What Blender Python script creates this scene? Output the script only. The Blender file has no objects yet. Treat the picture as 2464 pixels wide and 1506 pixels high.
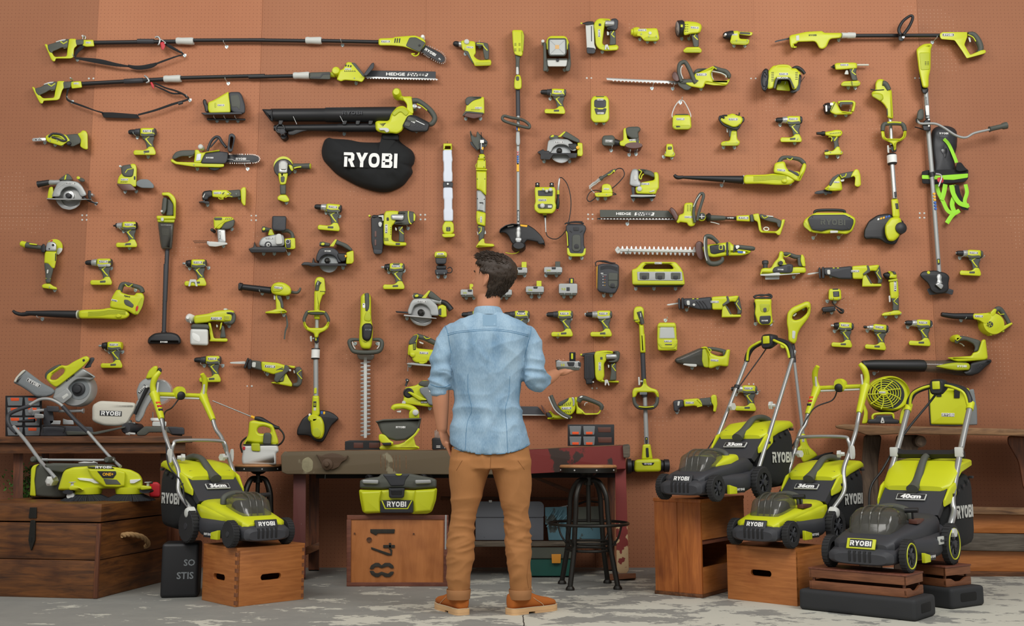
import bpy,random
from math import cos,sin,pi,exp,radians,copysign,hypot,atan2
from mathutils import Vector,Matrix
from mathutils.geometry import tessellate_polygon
random.seed(7)
SC=bpy.context.scene
COL=SC.collection
# ---------------------------------------------------------------- camera
F=2473.0
TH=radians(7.5)
CAMH=0.82
D=7.3
CT,ST=cos(TH),sin(TH)
cam_data=bpy.data.cameras.new('camera')
cam_data.sensor_width=36.0
cam_data.lens=36.0*F/2464.0
cam=bpy.data.objects.new('camera',cam_data)
COL.objects.link(cam)
cam.location=(0,0,CAMH)
cam.rotation_euler=(radians(90)+TH,0,0)
SC.camera=cam
# ---------------------------------------------------------------- world, lights, exposure
w=bpy.data.worlds.new('world');SC.world=w;w.use_nodes=True
w.node_tree.nodes['Background'].inputs[0].default_value=(0.95,0.97,1.0,1)
w.node_tree.nodes['Background'].inputs[1].default_value=0.40
SC.view_settings.view_transform='Standard'
SC.view_settings.look='None'
SC.view_settings.gamma=1
SC.view_settings.use_curve_mapping=False
SC.view_settings.exposure=-0.2
def area(name,loc,target,sx,sy,power,col):
 l=bpy.data.lights.new(name,'AREA');l.shape='RECTANGLE';l.size=sx;l.size_y=sy
 l.energy=power;l.color=col
 o=bpy.data.objects.new(name,l);COL.objects.link(o);o.location=loc
 o.rotation_euler=(Vector(target)-Vector(loc)).to_track_quat('-Z','Y').to_euler()
 return o
area('softbox_left',(-3.3,2.3,4.9),(-0.9,7.3,1.7),2.6,2.0,175,(1.0,0.975,0.93))
area('softbox_right',(3.6,2.3,4.9),(1.3,7.3,1.8),2.6,2.0,205,(1.0,0.985,0.96))
area('softbox_fill',(0.2,0.4,4.4),(0.2,7.3,1.2),4.0,2.4,110,(0.99,0.98,0.96))
# ---------------------------------------------------------------- pixel <-> place helpers
def ray(px,py):
 u=(px-1232)/F;v=(753-py)/F
 return u,CT-v*ST,ST+v*CT
def at(px,py,Y):
 u,y,z=ray(px,py);t=Y/y
 return Vector((u*t,Y,CAMH+z*t))
def gp(px,py,z=0.0):
 u,y,zz=ray(px,py);t=(z-CAMH)/zz
 return Vector((u*t,y*t,z))
def mpp(px,py,Y):
 u,y,z=ray(px,py)
 return(Y/y)/F
 # ---------------------------------------------------------------- materials
MATS={}
def srgb(h):
 c=[int(h[i:i+2],16)/255 for i in(0,2,4)]
 return tuple((x/12.92 if x<=0.04045 else((x+0.055)/1.055)**2.4)for x in c)+(1,)
def mat(name,col,rough=0.5,metal=0.0,bump=0.0,bscale=300,var=0.0,vscale=8,trans=0,alpha=1,spec=0.5,coat=0):
 m=bpy.data.materials.new(name);m.use_nodes=True
 nt=m.node_tree;b=nt.nodes['Principled BSDF']
 c=srgb(col)if isinstance(col,str)else col
 b.inputs['Base Color'].default_value=c
 b.inputs['Roughness'].default_value=rough
 b.inputs['Metallic'].default_value=metal
 b.inputs['Specular IOR Level'].default_value=spec
 b.inputs['Transmission Weight'].default_value=trans
 b.inputs['Alpha'].default_value=alpha
 b.inputs['Coat Weight'].default_value=coat
 tc=nt.nodes.new('ShaderNodeTexCoord')
 if var:
  n=nt.nodes.new('ShaderNodeTexNoise');n.inputs['Scale'].default_value=vscale;n.inputs['Detail'].default_value=4
  nt.links.new(tc.outputs['Object'],n.inputs['Vector'])
  r=nt.nodes.new('ShaderNodeMix');r.data_type='RGBA'
  r.inputs['A'].default_value=tuple(x*(1-var)for x in c[:3])+(1,)
  r.inputs['B'].default_value=tuple(min(1,x*(1+var))for x in c[:3])+(1,)
  nt.links.new(n.outputs['Fac'],r.inputs['Factor'])
  nt.links.new(r.outputs['Result'],b.inputs['Base Color'])
 if bump:
  n=nt.nodes.new('ShaderNodeTexNoise');n.inputs['Scale'].default_value=bscale
  nt.links.new(tc.outputs['Object'],n.inputs['Vector'])
  bp=nt.nodes.new('ShaderNodeBump');bp.inputs['Strength'].default_value=bump;bp.inputs['Distance'].default_value=0.002
  nt.links.new(n.outputs['Fac'],bp.inputs['Height']);nt.links.new(bp.outputs['Normal'],b.inputs['Normal'])
 MATS[name]=m
 return m
mat('li','C6CC1C',0.42,bump=0.05,var=0.05)
mat('l2','AFB816',0.5,var=0.05)
mat('neon','9BE02A',0.6)
mat('gr','4D4F47',0.6,bump=0.15,bscale=500)
mat('dk','35363A',0.55,bump=0.08)
mat('bk','1B1B1D',0.5)
mat('gloss','131315',0.22)
mat('rubber','232324',0.8,bump=0.2,bscale=200)
mat('si','B9BAB8',0.32,0.55)
mat('al','A3A5A3',0.45,0.3,bump=0.06)
mat('st','A9A9A6',0.3,0.6)
mat('pa','C9CAC4',0.5)
mat('wh','E9EAE6',0.5)
mat('ink','F0F0EC',0.6)
mat('pl','26272A',0.5)
mat('red','C2202C',0.5)
mat('orange','E2531F',0.5)
mat('amber','F0B21E',0.5)
mat('blue','2E5FB5',0.5)
mat('strap','1E1E1F',0.85,bump=0.3,bscale=900)
mat('cloth','1A1B1C',0.9,bump=0.4,bscale=60)
mat('cg','7E8385',0.9,bump=0.4,bscale=120)
mat('canvas','CFCBBD',0.9,bump=0.4,bscale=120)
mat('br','5A352A',0.4)
mat('sm','57554C',0.12,alpha=0.55,spec=0.7)
mat('clear','C9D0D2',0.08,alpha=0.28,spec=0.8)
mat('tube','D7DDE8',0.35,spec=0.4)
mat('tank','E4E5E0',0.4,trans=0.15)
mat('iron','2E2C28',0.42,0.6,bump=0.2,bscale=80)
def wood(name,a,b,axis=0,scale=6.0,stretch=9,rough=0.55,knots=True,streak=0.5):
 """Grain that runs along one of the object's own axes."""
 m=bpy.data.materials.new(name);m.use_nodes=True
 nt=m.node_tree;bs=nt.nodes['Principled BSDF'];bs.inputs['Roughness'].default_value=rough
 tc=nt.nodes.new('ShaderNodeTexCoord');mp=nt.nodes.new('ShaderNodeMapping')
 sc=[stretch,stretch,stretch];sc[axis]=1.0
 if name in('wood_chest','wood_crate','wood_slat'):sc[1]=1.0
 mp.inputs['Scale'].default_value=sc
 nt.links.new(tc.outputs['Object'],mp.inputs['Vector'])
 n=nt.nodes.new('ShaderNodeTexNoise');n.inputs['Scale'].default_value=scale;n.inputs['Detail'].default_value=6
 n.inputs['Roughness'].default_value=0.62;n.inputs['Distortion'].default_value=0.6
 nt.links.new(mp.outputs['Vector'],n.inputs['Vector'])
 r=nt.nodes.new('ShaderNodeValToRGB')
 r.color_ramp.elements[0].position=0.3;r.color_ramp.elements[0].color=srgb(b)
 r.color_ramp.elements[1].position=0.68;r.color_ramp.elements[1].color=srgb(a)
 nt.links.new(n.outputs['Fac'],r.inputs['Fac'])
 last=r.outputs['Color']
 if knots:
  v=nt.nodes.new('ShaderNodeTexNoise');v.inputs['Scale'].default_value=3.1;v.inputs['Detail'].default_value=3
  nt.links.new(tc.outputs['Object'],v.inputs['Vector'])
  r2=nt.nodes.new('ShaderNodeValToRGB');r2.color_ramp.elements[0].position=0.56;r2.color_ramp.elements[0].color=(1,1,1,1)
  r2.color_ramp.elements[1].position=0.75;r2.color_ramp.elements[1].color=(streak,streak*.85,streak*.75,1)
  nt.links.new(v.outputs['Fac'],r2.inputs['Fac'])
  mx=nt.nodes.new('ShaderNodeMix');mx.data_type='RGBA';mx.blend_type='MULTIPLY';mx.inputs['Factor'].default_value=1
  nt.links.new(last,mx.inputs['A']);nt.links.new(r2.outputs['Color'],mx.inputs['B']);last=mx.outputs['Result']
 nt.links.new(last,bs.inputs['Base Color'])
 bp=nt.nodes.new('ShaderNodeBump');bp.inputs['Strength'].default_value=0.25;bp.inputs['Distance'].default_value=0.004
 nt.links.new(n.outputs['Fac'],bp.inputs['Height']);nt.links.new(bp.outputs['Normal'],bs.inputs['Normal'])
 MATS[name]=m
 return m
 # ---------------------------------------------------------------- objects
def newmesh(name,verts,faces,m,parent=None,loc=None,smooth=35):
 me=bpy.data.meshes.new(name)
 me.from_pydata([tuple(v)for v in verts],[],faces)
 me.validate();me.update()
 if smooth:
  for p in me.polygons:p.use_smooth=True
  me.set_sharp_from_angle(angle=radians(smooth))
 if m is not None:me.materials.append(MATS[m]if isinstance(m,str)else m)
 o=bpy.data.objects.new(name,me);COL.objects.link(o)
 if parent is not None:o.parent=parent
 if loc is not None:o.location=loc
 return o
def fixnormals(me):
 import bmesh
 b=bmesh.new();b.from_mesh(me);bmesh.ops.recalc_face_normals(b,faces=b.faces);b.to_mesh(me);b.free()
def tag(o,label=None,cat=None,group=None,kind=None):
 if label:o['label']=label
 if cat:o['category']=cat
 if group:o['group']=group
 if kind:o['kind']=kind
 return o
def thing(name,label,cat,loc=(0,0,0),rz=0.0,group=None):
 o=bpy.data.objects.new(name,None);COL.objects.link(o)
 o.empty_display_size=0.05
 o.location=loc;o.rotation_euler=(0,0,rz)
 return tag(o,label,cat,group)
def copy_tree(o,parent=None):
 c=o.copy();COL.objects.link(c);c.parent=parent
 if parent is not None:c.matrix_parent_inverse=o.matrix_parent_inverse.copy()
 for ch in KIDS.get(o.name,[]):copy_tree(ch,c)
 return c
KIDS={}
def refresh_kids():
 KIDS.clear()
 for o in COL.objects:
  if o.parent:KIDS.setdefault(o.parent.name,[]).append(o)
  # ---- 2D rings with rounded corners
def ring(poly,off,R,n=3):
 N=len(poly);P=[]
 area2=sum(poly[i][0]*poly[(i+1)%N][1]-poly[(i+1)%N][0]*poly[i][1]for i in range(N))
 sgn=1 if area2>0 else-1
 for i in range(N):
  a,b,c=Vector(poly[i-1]),Vector(poly[i]),Vector(poly[(i+1)%N])
  d1,d2=(b-a),(c-b)
  d1=d1.normalized()if d1.length>1e-9 else Vector((1,0));d2=d2.normalized()if d2.length>1e-9 else d1
  n1,n2=Vector((-d1.y,d1.x))*sgn,Vector((-d2.y,d2.x))*sgn
  m=n1+n2
  if m.length<1e-6:m=n1.copy()
  m.normalize();k=max(0.45,m.dot(n1))
  P.append((b+m*(off/k),(d1.x*d2.y-d1.y*d2.x)*sgn>0))
 out=[]
 for i in range(N):
  v,convex=P[i];a,c=P[i-1][0],P[(i+1)%N][0]
  la,lc=(v-a).length,(c-v).length
  Rc=max(0.02*R,R-off)if convex else R+off
  t=min(Rc,0.45*la,0.45*lc)
  p0=v+(a-v)*(t/la if la else 0);p2=v+(c-v)*(t/lc if lc else 0)
  for j in range(n+1):
   s=j/n
   out.append(p0*(1-s)**2+v*2*s*(1-s)+p2*s*s)
 return out
def pts(s):
 if not isinstance(s,str):return[tuple(p)for p in s]
 if s[0]=='~':
  out=[];x=y=0.0
  for t in s[1:].replace('-',',-').split():
   a=[float(q)for q in t.split(',')if q]
   x+=a[0];y+=a[1];out.append((round(x,2),round(y,2)))
  return out
 return[tuple(float(q)for q in t.split(','))for t in s.split()]
def prism_geo(outer,holes,d0,d1,bev,R,mapf,n=3,back=False):
 """mapf(x, y, d) -> Vector.  Front face at d1 with a rounded edge, back at d0."""
 loops=[pts(outer)]+[pts(h)for h in holes]
 verts,faces=[],[]
 segs=3 if bev>0 else 0
 rings=[]
 for li,lp in enumerate(loops):
  sg=1 if li==0 else-1
  if sg<0:
   pass
  lv=[(0.0,d0)]
  if segs:
   for k in range(segs+1):
    a=pi/2*k/segs
    lv.append((1-cos(a),None if k else 0))
  else:lv.append((0.0,d1))
  rr=[]
  for k,(o,dd)in enumerate(lv):
   if k==0:off,dep=0.0,d0
   elif segs:
    a=pi/2*(k-1)/segs
    off=bev*(1-cos(a));dep=d1-BM*bev*(1-sin(a))
    dep=max(dep,d0+(d1-d0)*0.2)
   else:off,dep=0.0,d1
   q=ring(lp,off*sg,R,n)
   base=len(verts)
   verts+=[mapf(p.x,p.y,dep)for p in q]
   rr.append((base,len(q),q))
  rings.append(rr)
  for k in range(len(rr)-1):
   b0,m,_=rr[k];b1=rr[k+1][0]
   for i in range(m):
    j=(i+1)%m
    faces.append((b0+i,b0+j,b1+j,b1+i))
 for which in(-1,0):
  loops3=[[Vector((p.x,p.y,0))for p in rr[which][2]]for rr in rings]
  idx=[rr[which][0]+i for rr in rings for i in range(rr[which][1])]
  for t in tessellate_polygon(loops3):
   faces.append(tuple(idx[i]for i in t))
 return verts,faces
CUR={}
BM=0.003
def begin(name,label,cat,cx,cy,group=None,Y=None):
 Y=D if Y is None else Y
 org=at(cx,cy,Y)
 root=thing(name,label,cat,org,0,group)
 CUR.update(root=root,Y=Y,org=org,last=None,m=mpp(cx,cy,Y),cx=cx,cy=cy)
 return root
def mapf(x,y,d):return at(x,y,CUR['Y']-d)-CUR['org']
def _add(name,v,f,m,sub=False,smooth=35,label=None):
 par=CUR['root']if not sub else CUR['last']
 o=newmesh(name,v,f,m,par,None,smooth)
 fixnormals(o.data)
 if label:o['label']=label
 if not sub:CUR['last']=o
 return o
def P(name,m,outer,d0,d1,bev=2.0,R=4.0,holes=(),sub=False,n=3,label=None):
 v,f=prism_geo(outer,holes,d0,d1,bev,R,mapf,n)
 return _add(name,v,f,m,sub,35,label)
def X(name,m,outer,d0,d1,sub=False,label=None):
 return P(name,m,outer,d0,d1,0.6,0.7,sub=sub,n=1,label=label)
def lathe_geo(p0,p1,st,N=20):
 """st: (t along the axis in 0..1 or metres factor, radius in metres)."""
 ax=(p1-p0);L=ax.length;ax=ax.normalized()
 up=Vector((0,0,1))if abs(ax.z)<0.9 else Vector((1,0,0))
 u=ax.cross(up).normalized();w_=ax.cross(u)
 v,f=[],[]
 for t,r in st:
  c=p0+ax*(t*L)
  for k in range(N):
   a=2*pi*k/N
   v.append(c+u*(r*cos(a))+w_*(r*sin(a)))
 for i in range(len(st)-1):
  for k in range(N):
   j=(k+1)%N
   f.append((i*N+k,i*N+j,(i+1)*N+j,(i+1)*N+k))
 f.append(tuple(range(N))[::-1]);f.append(tuple((len(st)-1)*N+k for k in range(N)))
 return v,f
def L(name,m,x0,y0,x1,y1,d,st,sub=False,N=20,d2=None,label=None):
 """turned part whose axis runs from pixel to pixel at depth d; st = [(t, r_px)]"""
 p0,p1=mapf(x0,y0,d),mapf(x1,y1,d if d2 is None else d2)
 v,f=lathe_geo(p0,p1,[(t,r*CUR['m'])for t,r in st],N)
 return _add(name,v,f,m,sub,40,label)
def C(name,m,cx,cy,prof,sub=False,N=32,label=None,sy=1.0):
 """turned part facing the room: prof = [(d, r_px)] from the wall outwards"""
 c=mapf(cx,cy,prof[0][0]);k=CUR['m'];v,f=[],[]
 for d,r in prof:
  cc=mapf(cx,cy,d)
  cc=Vector((c.x,cc.y,c.z))
  for i in range(N):
   a=2*pi*i/N
   v.append(cc+Vector((cos(a)*r*k,0,sin(a)*r*k*sy)))
 for i in range(len(prof)-1):
  for j in range(N):
   q=(j+1)%N
   f.append((i*N+j,i*N+q,(i+1)*N+q,(i+1)*N+j))
 f.append(tuple(range(N)));f.append(tuple((len(prof)-1)*N+j for j in range(N)))
 return _add(name,v,f,m,sub,35,label)
def catmull(P_,seg=6,closed=False):
 n=len(P_);out=[]
 rng=n if closed else n-1
 for i in range(rng):
  p0=P_[(i-1)%n]if closed or i>0 else P_[0]
  p1,p2=P_[i],P_[(i+1)%n]
  p3=P_[(i+2)%n]if closed or i+2<n else P_[-1]
  for k in range(seg):
   t=k/seg
   out.append(0.5*((2*p1)+(p2-p0)*t+(2*p0-5*p1+4*p2-p3)*t*t+(3*p1-p0-3*p2+p3)*t**3))
 if not closed:out.append(P_[-1])
 return out
def sweep_geo(path,rad,N=10,closed=False,flat=1.0,fdir=None):
 """tube along points; rad one number or a list; flat squeezes it across fdir"""
 n=len(path);v,f=[],[]
 if not isinstance(rad,(list,tuple)):rad=[rad]*n
 ups=fdir
 prev=None
 for i in range(n):
  a=path[i-1]if(i>0 or closed)else path[i]
  b=path[(i+1)%n]if(i<n-1 or closed)else path[i]
  t=(b-a).normalized()if(b-a).length>1e-9 else Vector((1,0,0))
  if ups is not None:u=ups-t*ups.dot(t)
  elif prev is None:
   u=Vector((0,1,0))if abs(t.y)<0.9 else Vector((1,0,0));u=u-t*u.dot(t)
  else:u=prev-t*prev.dot(t)
  u=u.normalized()if u.length>1e-6 else Vector((0,0,1))
  prev=u;w_=t.cross(u)
  for k in range(N):
   an=2*pi*k/N
   v.append(path[i]+u*(rad[i]*flat*cos(an))+w_*(rad[i]*sin(an)))
 m=n if closed else n-1
 for i in range(m):
  for k in range(N):
   j=(k+1)%N;i2=(i+1)%n
   f.append((i*N+k,i*N+j,i2*N+j,i2*N+k))
 if not closed:
  f.append(tuple(range(N))[::-1]);f.append(tuple((n-1)*N+k for k in range(N)))
 return v,f
def S(name,m,path,r,d=0.03,sub=False,closed=False,flat=1.0,N=10,seg=5,label=None,fdir=None,smooth=True):
 """swept tube through pixels 'x,y x,y' (or x,y,d); r in pixels, one or many"""
 p=pts(path)
 q=[mapf(a[0],a[1],a[2]if len(a)>2 else d)for a in p]
 rr=r if isinstance(r,(list,tuple))else[r]*len(p)
 if smooth:
  rv=[Vector((x,0,0))for x in rr]
  path3=catmull(q,seg,closed);rad=[x.x*CUR['m']for x in catmull(rv,seg,closed)]
 else:path3,rad=q,[x*CUR['m']for x in rr]
 v,f=sweep_geo(path3,rad,N,closed,flat,fdir if fdir is not None else(Vector((0,1,0))if flat!=1.0 else None))
 return _add(name,v,f,m,sub,50,label)
 # ---------------------------------------------------------------- lettering
def _glyphs():
 O=[(.5+.5*copysign(abs(cos(a))**.8,cos(a)),.5+.5*copysign(abs(sin(a))**.8,sin(a)))for a in[2*pi*i/24 for i in range(24)]]
 I=[(.5+(x-.5)*.5,.5+(y-.5)*.52)for x,y in O]
 return{'R':(1.0,[([(0,1),(.78,1),(.96,.86),(.96,.5),(.8,.4),(1.04,0),(.72,0),(.5,.38),(.42,.38),(.42,.58),(.66,.58),(.66,.8),(0,.8)],[]),([(.06,.7),(.34,.7),(.34,0),(.06,0)],[])]),'Y':(1.0,[([(-.02,1),(.32,1),(.52,.66),(.72,1),(1.06,1),(.67,.4),(.67,0),(.37,0),(.37,.4)],[])]),'O':(1.05,[(O,[I])]),'B':(.98,[([(0,1),(.8,1),(.94,.88),(.94,.62),(.84,.52),(.98,.4),(.98,.14),(.84,0),(0,0)],[[(.32,.6),(.66,.6),(.66,.8),(.32,.8)],[(.32,.2),(.7,.2),(.7,.4),(.32,.4)]])]),'I':(.32,[([(0,1),(.3,1),(.3,0),(0,0)],[])])}
_G=_glyphs()
_T={}
def logo_mesh(m):
 """the five wide letters R Y O B I as one slab 1 wide, centred, facing -Y"""
 key=('logo',m)
 if key in _T:return _T[key]
 v,f=[],[];x0=0.0;W=[]
 for ch in'RYOBI':
  adv,shapes=_G[ch]
  for outer,holes in shapes:
   L3=[[Vector((x0+p[0]*.95,p[1],0))for p in outer]]+[[Vector((x0+p[0]*.95,p[1],0))for p in h]for h in holes]
   base=len(v);flat=[p for l in L3 for p in l]
   for y in(0.0,0.03):
    v+=[(p.x,y,p.y)for p in flat]
   n=len(flat)
   for t in tessellate_polygon(L3):f.append(tuple(base+i for i in t))
   k=base
   for l in L3:
    for i in range(len(l)):
     j=(i+1)%len(l);f.append((k+i,k+j,k+j+n,k+i+n))
    k+=len(l)
  x0+=adv+.08
 wt=x0-.1
 v=[((x-wt/2)/wt,y/wt,(z-.5)/wt)for x,y,z in v]
 me=bpy.data.meshes.new('logo_lettering');me.from_pydata(v,[],f);me.update();fixnormals(me)
 me.materials.append(MATS[m]);_T[key]=me
 return me
def text_mesh(txt,m,bold=0.02):
 key=(txt,m,bold)
 if key in _T:return _T[key]
 c=bpy.data.curves.new('t','FONT');c.body=txt;c.align_x='CENTER';c.align_y='CENTER';c.size=1
 c.offset=bold;c.extrude=0.02;c.resolution_u=2
 o=bpy.data.objects.new('t',c);COL.objects.link(o)
 dg=bpy.context.evaluated_depsgraph_get();me=bpy.data.meshes.new_from_object(o.evaluated_get(dg))
 bpy.data.objects.remove(o);bpy.data.curves.remove(c)
 xs=[v.co.x for v in me.vertices];wd=max(xs)-min(xs);cx=(max(xs)+min(xs))/2
 ys=[v.co.y for v in me.vertices];cy=(max(ys)+min(ys))/2
 for v in me.vertices:v.co=Vector(((v.co.x-cx)/wd,-v.co.z/wd,(v.co.y-cy)/wd))
 me.materials.clear();me.materials.append(MATS[m]);me.name='lettering';_T[key]=me
 return me
def put(name,me,parent,loc,w,rot=(0,0,0),sz=1.0):
 o=bpy.data.objects.new(name,me);COL.objects.link(o);o.parent=parent
 o.location=loc;o.scale=(w,w,w*sz);o.rotation_euler=rot
 return o
def _x(name,m,outer,d0,d1,sub=False):
 v,f=prism_geo(outer,[],d0,d1,.5,.7,mapf,1)
 return _add(name,v,f,m,sub,35)
def G(cx,cy,w,d,ang=0.0,plate='pl',sz=1.0,ink='ink',txt=None,pad=1.22,bold=.02,padh=None,rim='ink'):
 """brand plate with lettering, centred on a pixel, w pixels wide, on the face at depth d"""
 a=radians(ang)
 k=CUR['m']
 me=logo_mesh(ink)if txt is None else text_mesh(txt,ink,bold)
 par=CUR['root']
 if plate:
  hw,hh=w*pad/2,(w*.135*sz if padh is None else padh)
  if txt is None or padh:hh=max(hh,w*.135)
  cs,sn=cos(a),sin(a)
  q=[(cx+x*cs+y*sn,cy-x*sn+y*cs)for x,y in((-hw,-hh),(hw,-hh),(hw,hh),(-hw,hh))]
  if rim:
   q2=[(cx+x*cs+y*sn,cy-x*sn+y*cs)for x,y in((-hw-.7,-hh-.7),(hw+.7,-hh-.7),(hw+.7,hh+.7),(-hw-.7,hh+.7))]
   _x('logo_rim',rim,q2,d-.006,d+.0008)
  _x('logo_plate',plate,q,d-.006,d+.0016)
  par=CUR['last']
 o=put('logo_lettering' if txt is None else'lettering',me,par,mapf(cx,cy,d+(.0026 if plate else .0012)),w*k,(0,-a,0),sz)
 return o
# ================================================================ the room
def box(name,m,x0,x1,y0,y1,z0,z1,parent=None,kind=None,org=None):
 v=[(x,y,z)for x in(x0,x1)for y in(y0,y1)for z in(z0,z1)]
 f=[(0,1,3,2),(4,6,7,5),(0,4,5,1),(2,3,7,6),(0,2,6,4),(1,5,7,3)]
 o=newmesh(name,v,f,m,parent,org,0);fixnormals(o.data)
 if kind:o['kind']=kind
 return o
def N_(nt,t,**k):
 n=nt.nodes.new(t)
 for a,b in k.items():setattr(n,a,b)
 return n
def mth(nt,op,a,b=None):
 n=nt.nodes.new('ShaderNodeMath');n.operation=op
 for i,x in enumerate((a,b)):
  if x is None:continue
  if isinstance(x,(int,float)):n.inputs[i].default_value=x
  else:nt.links.new(x,n.inputs[i])
 return n.outputs[0]
def pegboard():
 m=bpy.data.materials.new('pegboard');m.use_nodes=True;nt=m.node_tree;b=nt.nodes['Principled BSDF']
 b.inputs['Roughness'].default_value=0.62;b.inputs['Specular IOR Level'].default_value=0.35
 tc=N_(nt,'ShaderNodeTexCoord');sx=N_(nt,'ShaderNodeSeparateXYZ');nt.links.new(tc.outputs['Object'],sx.inputs[0])
 X_,Z_=sx.outputs['X'],sx.outputs['Z']
 p=0.0277
 fx=mth(nt,'SUBTRACT',mth(nt,'FRACT',mth(nt,'DIVIDE',mth(nt,'ADD',X_,20.0),p)),0.5)
 fz=mth(nt,'SUBTRACT',mth(nt,'FRACT',mth(nt,'DIVIDE',Z_,p)),0.5)
 d=mth(nt,'SQRT',mth(nt,'ADD',mth(nt,'MULTIPLY',fx,fx),mth(nt,'MULTIPLY',fz,fz)))
 hole=N_(nt,'ShaderNodeMapRange');hole.inputs['From Min'].default_value=0.118;hole.inputs['From Max'].default_value=0.055
 nt.links.new(d,hole.inputs['Value'])
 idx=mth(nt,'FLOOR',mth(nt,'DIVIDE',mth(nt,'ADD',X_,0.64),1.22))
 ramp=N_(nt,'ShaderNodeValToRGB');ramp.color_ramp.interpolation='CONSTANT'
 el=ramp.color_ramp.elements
 tints=[(-3,.86),(-2,1.14),(-1,.96),(0,.97),(1,1.03),(2,1.06),(3,.86)]  # per-sheet tone: board colour differences plus painted-in light on the warped sheets
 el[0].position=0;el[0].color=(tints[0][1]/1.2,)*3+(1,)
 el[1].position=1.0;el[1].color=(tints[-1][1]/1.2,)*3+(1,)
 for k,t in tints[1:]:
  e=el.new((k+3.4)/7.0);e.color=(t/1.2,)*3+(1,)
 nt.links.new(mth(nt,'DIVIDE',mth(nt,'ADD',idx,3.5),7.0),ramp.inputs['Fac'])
 n1=N_(nt,'ShaderNodeTexNoise');n1.inputs['Scale'].default_value=1.1;n1.inputs['Detail'].default_value=5
 nt.links.new(tc.outputs['Object'],n1.inputs['Vector'])
 n2=N_(nt,'ShaderNodeTexNoise');n2.inputs['Scale'].default_value=160;n2.inputs['Detail'].default_value=2
 nt.links.new(tc.outputs['Object'],n2.inputs['Vector'])
 base=N_(nt,'ShaderNodeMix',data_type='RGBA');base.inputs['A'].default_value=srgb('9C6040');base.inputs['B'].default_value=srgb('B27856')
 mixf=mth(nt,'ADD',mth(nt,'MULTIPLY',n1.outputs['Fac'],0.9),mth(nt,'MULTIPLY',n2.outputs['Fac'],0.2))
 nt.links.new(mth(nt,'SUBTRACT',mixf,0.05),base.inputs['Factor'])
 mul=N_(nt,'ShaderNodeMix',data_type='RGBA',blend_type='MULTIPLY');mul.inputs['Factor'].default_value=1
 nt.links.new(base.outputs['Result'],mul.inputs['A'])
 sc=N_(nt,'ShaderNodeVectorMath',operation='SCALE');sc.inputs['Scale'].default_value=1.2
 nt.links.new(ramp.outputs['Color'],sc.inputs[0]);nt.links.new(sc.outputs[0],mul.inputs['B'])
 n3=N_(nt,'ShaderNodeTexNoise');n3.inputs['Scale'].default_value=1.7;n3.inputs['Detail'].default_value=3
 mp=N_(nt,'ShaderNodeMapping');mp.inputs['Location'].default_value=(3.1,0,7.3);nt.links.new(tc.outputs['Object'],mp.inputs['Vector']);nt.links.new(mp.outputs['Vector'],n3.inputs['Vector'])
 ax=mth(nt,'ABSOLUTE',X_)
 pale=mth(nt,'GREATER_THAN',mth(nt,'ADD',n3.outputs['Fac'],mth(nt,'MULTIPLY',ax,0.03)),0.715)  # patches of holes where light from behind is painted into the hole colour
 hc=N_(nt,'ShaderNodeMix',data_type='RGBA');hc.inputs['A'].default_value=srgb('5A3024');hc.inputs['B'].default_value=srgb('D9B399')
 nt.links.new(pale,hc.inputs['Factor'])
 fin=N_(nt,'ShaderNodeMix',data_type='RGBA');nt.links.new(mul.outputs['Result'],fin.inputs['A']);nt.links.new(hc.outputs['Result'],fin.inputs['B'])
 nt.links.new(mth(nt,'MULTIPLY',hole.outputs[0],0.7),fin.inputs['Factor'])
 nt.links.new(fin.outputs['Result'],b.inputs['Base Color'])
 bp=N_(nt,'ShaderNodeBump');bp.inputs['Strength'].default_value=0.4;bp.inputs['Distance'].default_value=0.002
 nt.links.new(mth(nt,'MULTIPLY',hole.outputs[0],-1.0),bp.inputs['Height']);nt.links.new(bp.outputs['Normal'],b.inputs['Normal'])
 MATS['pegboard']=m
pegboard()
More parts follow.
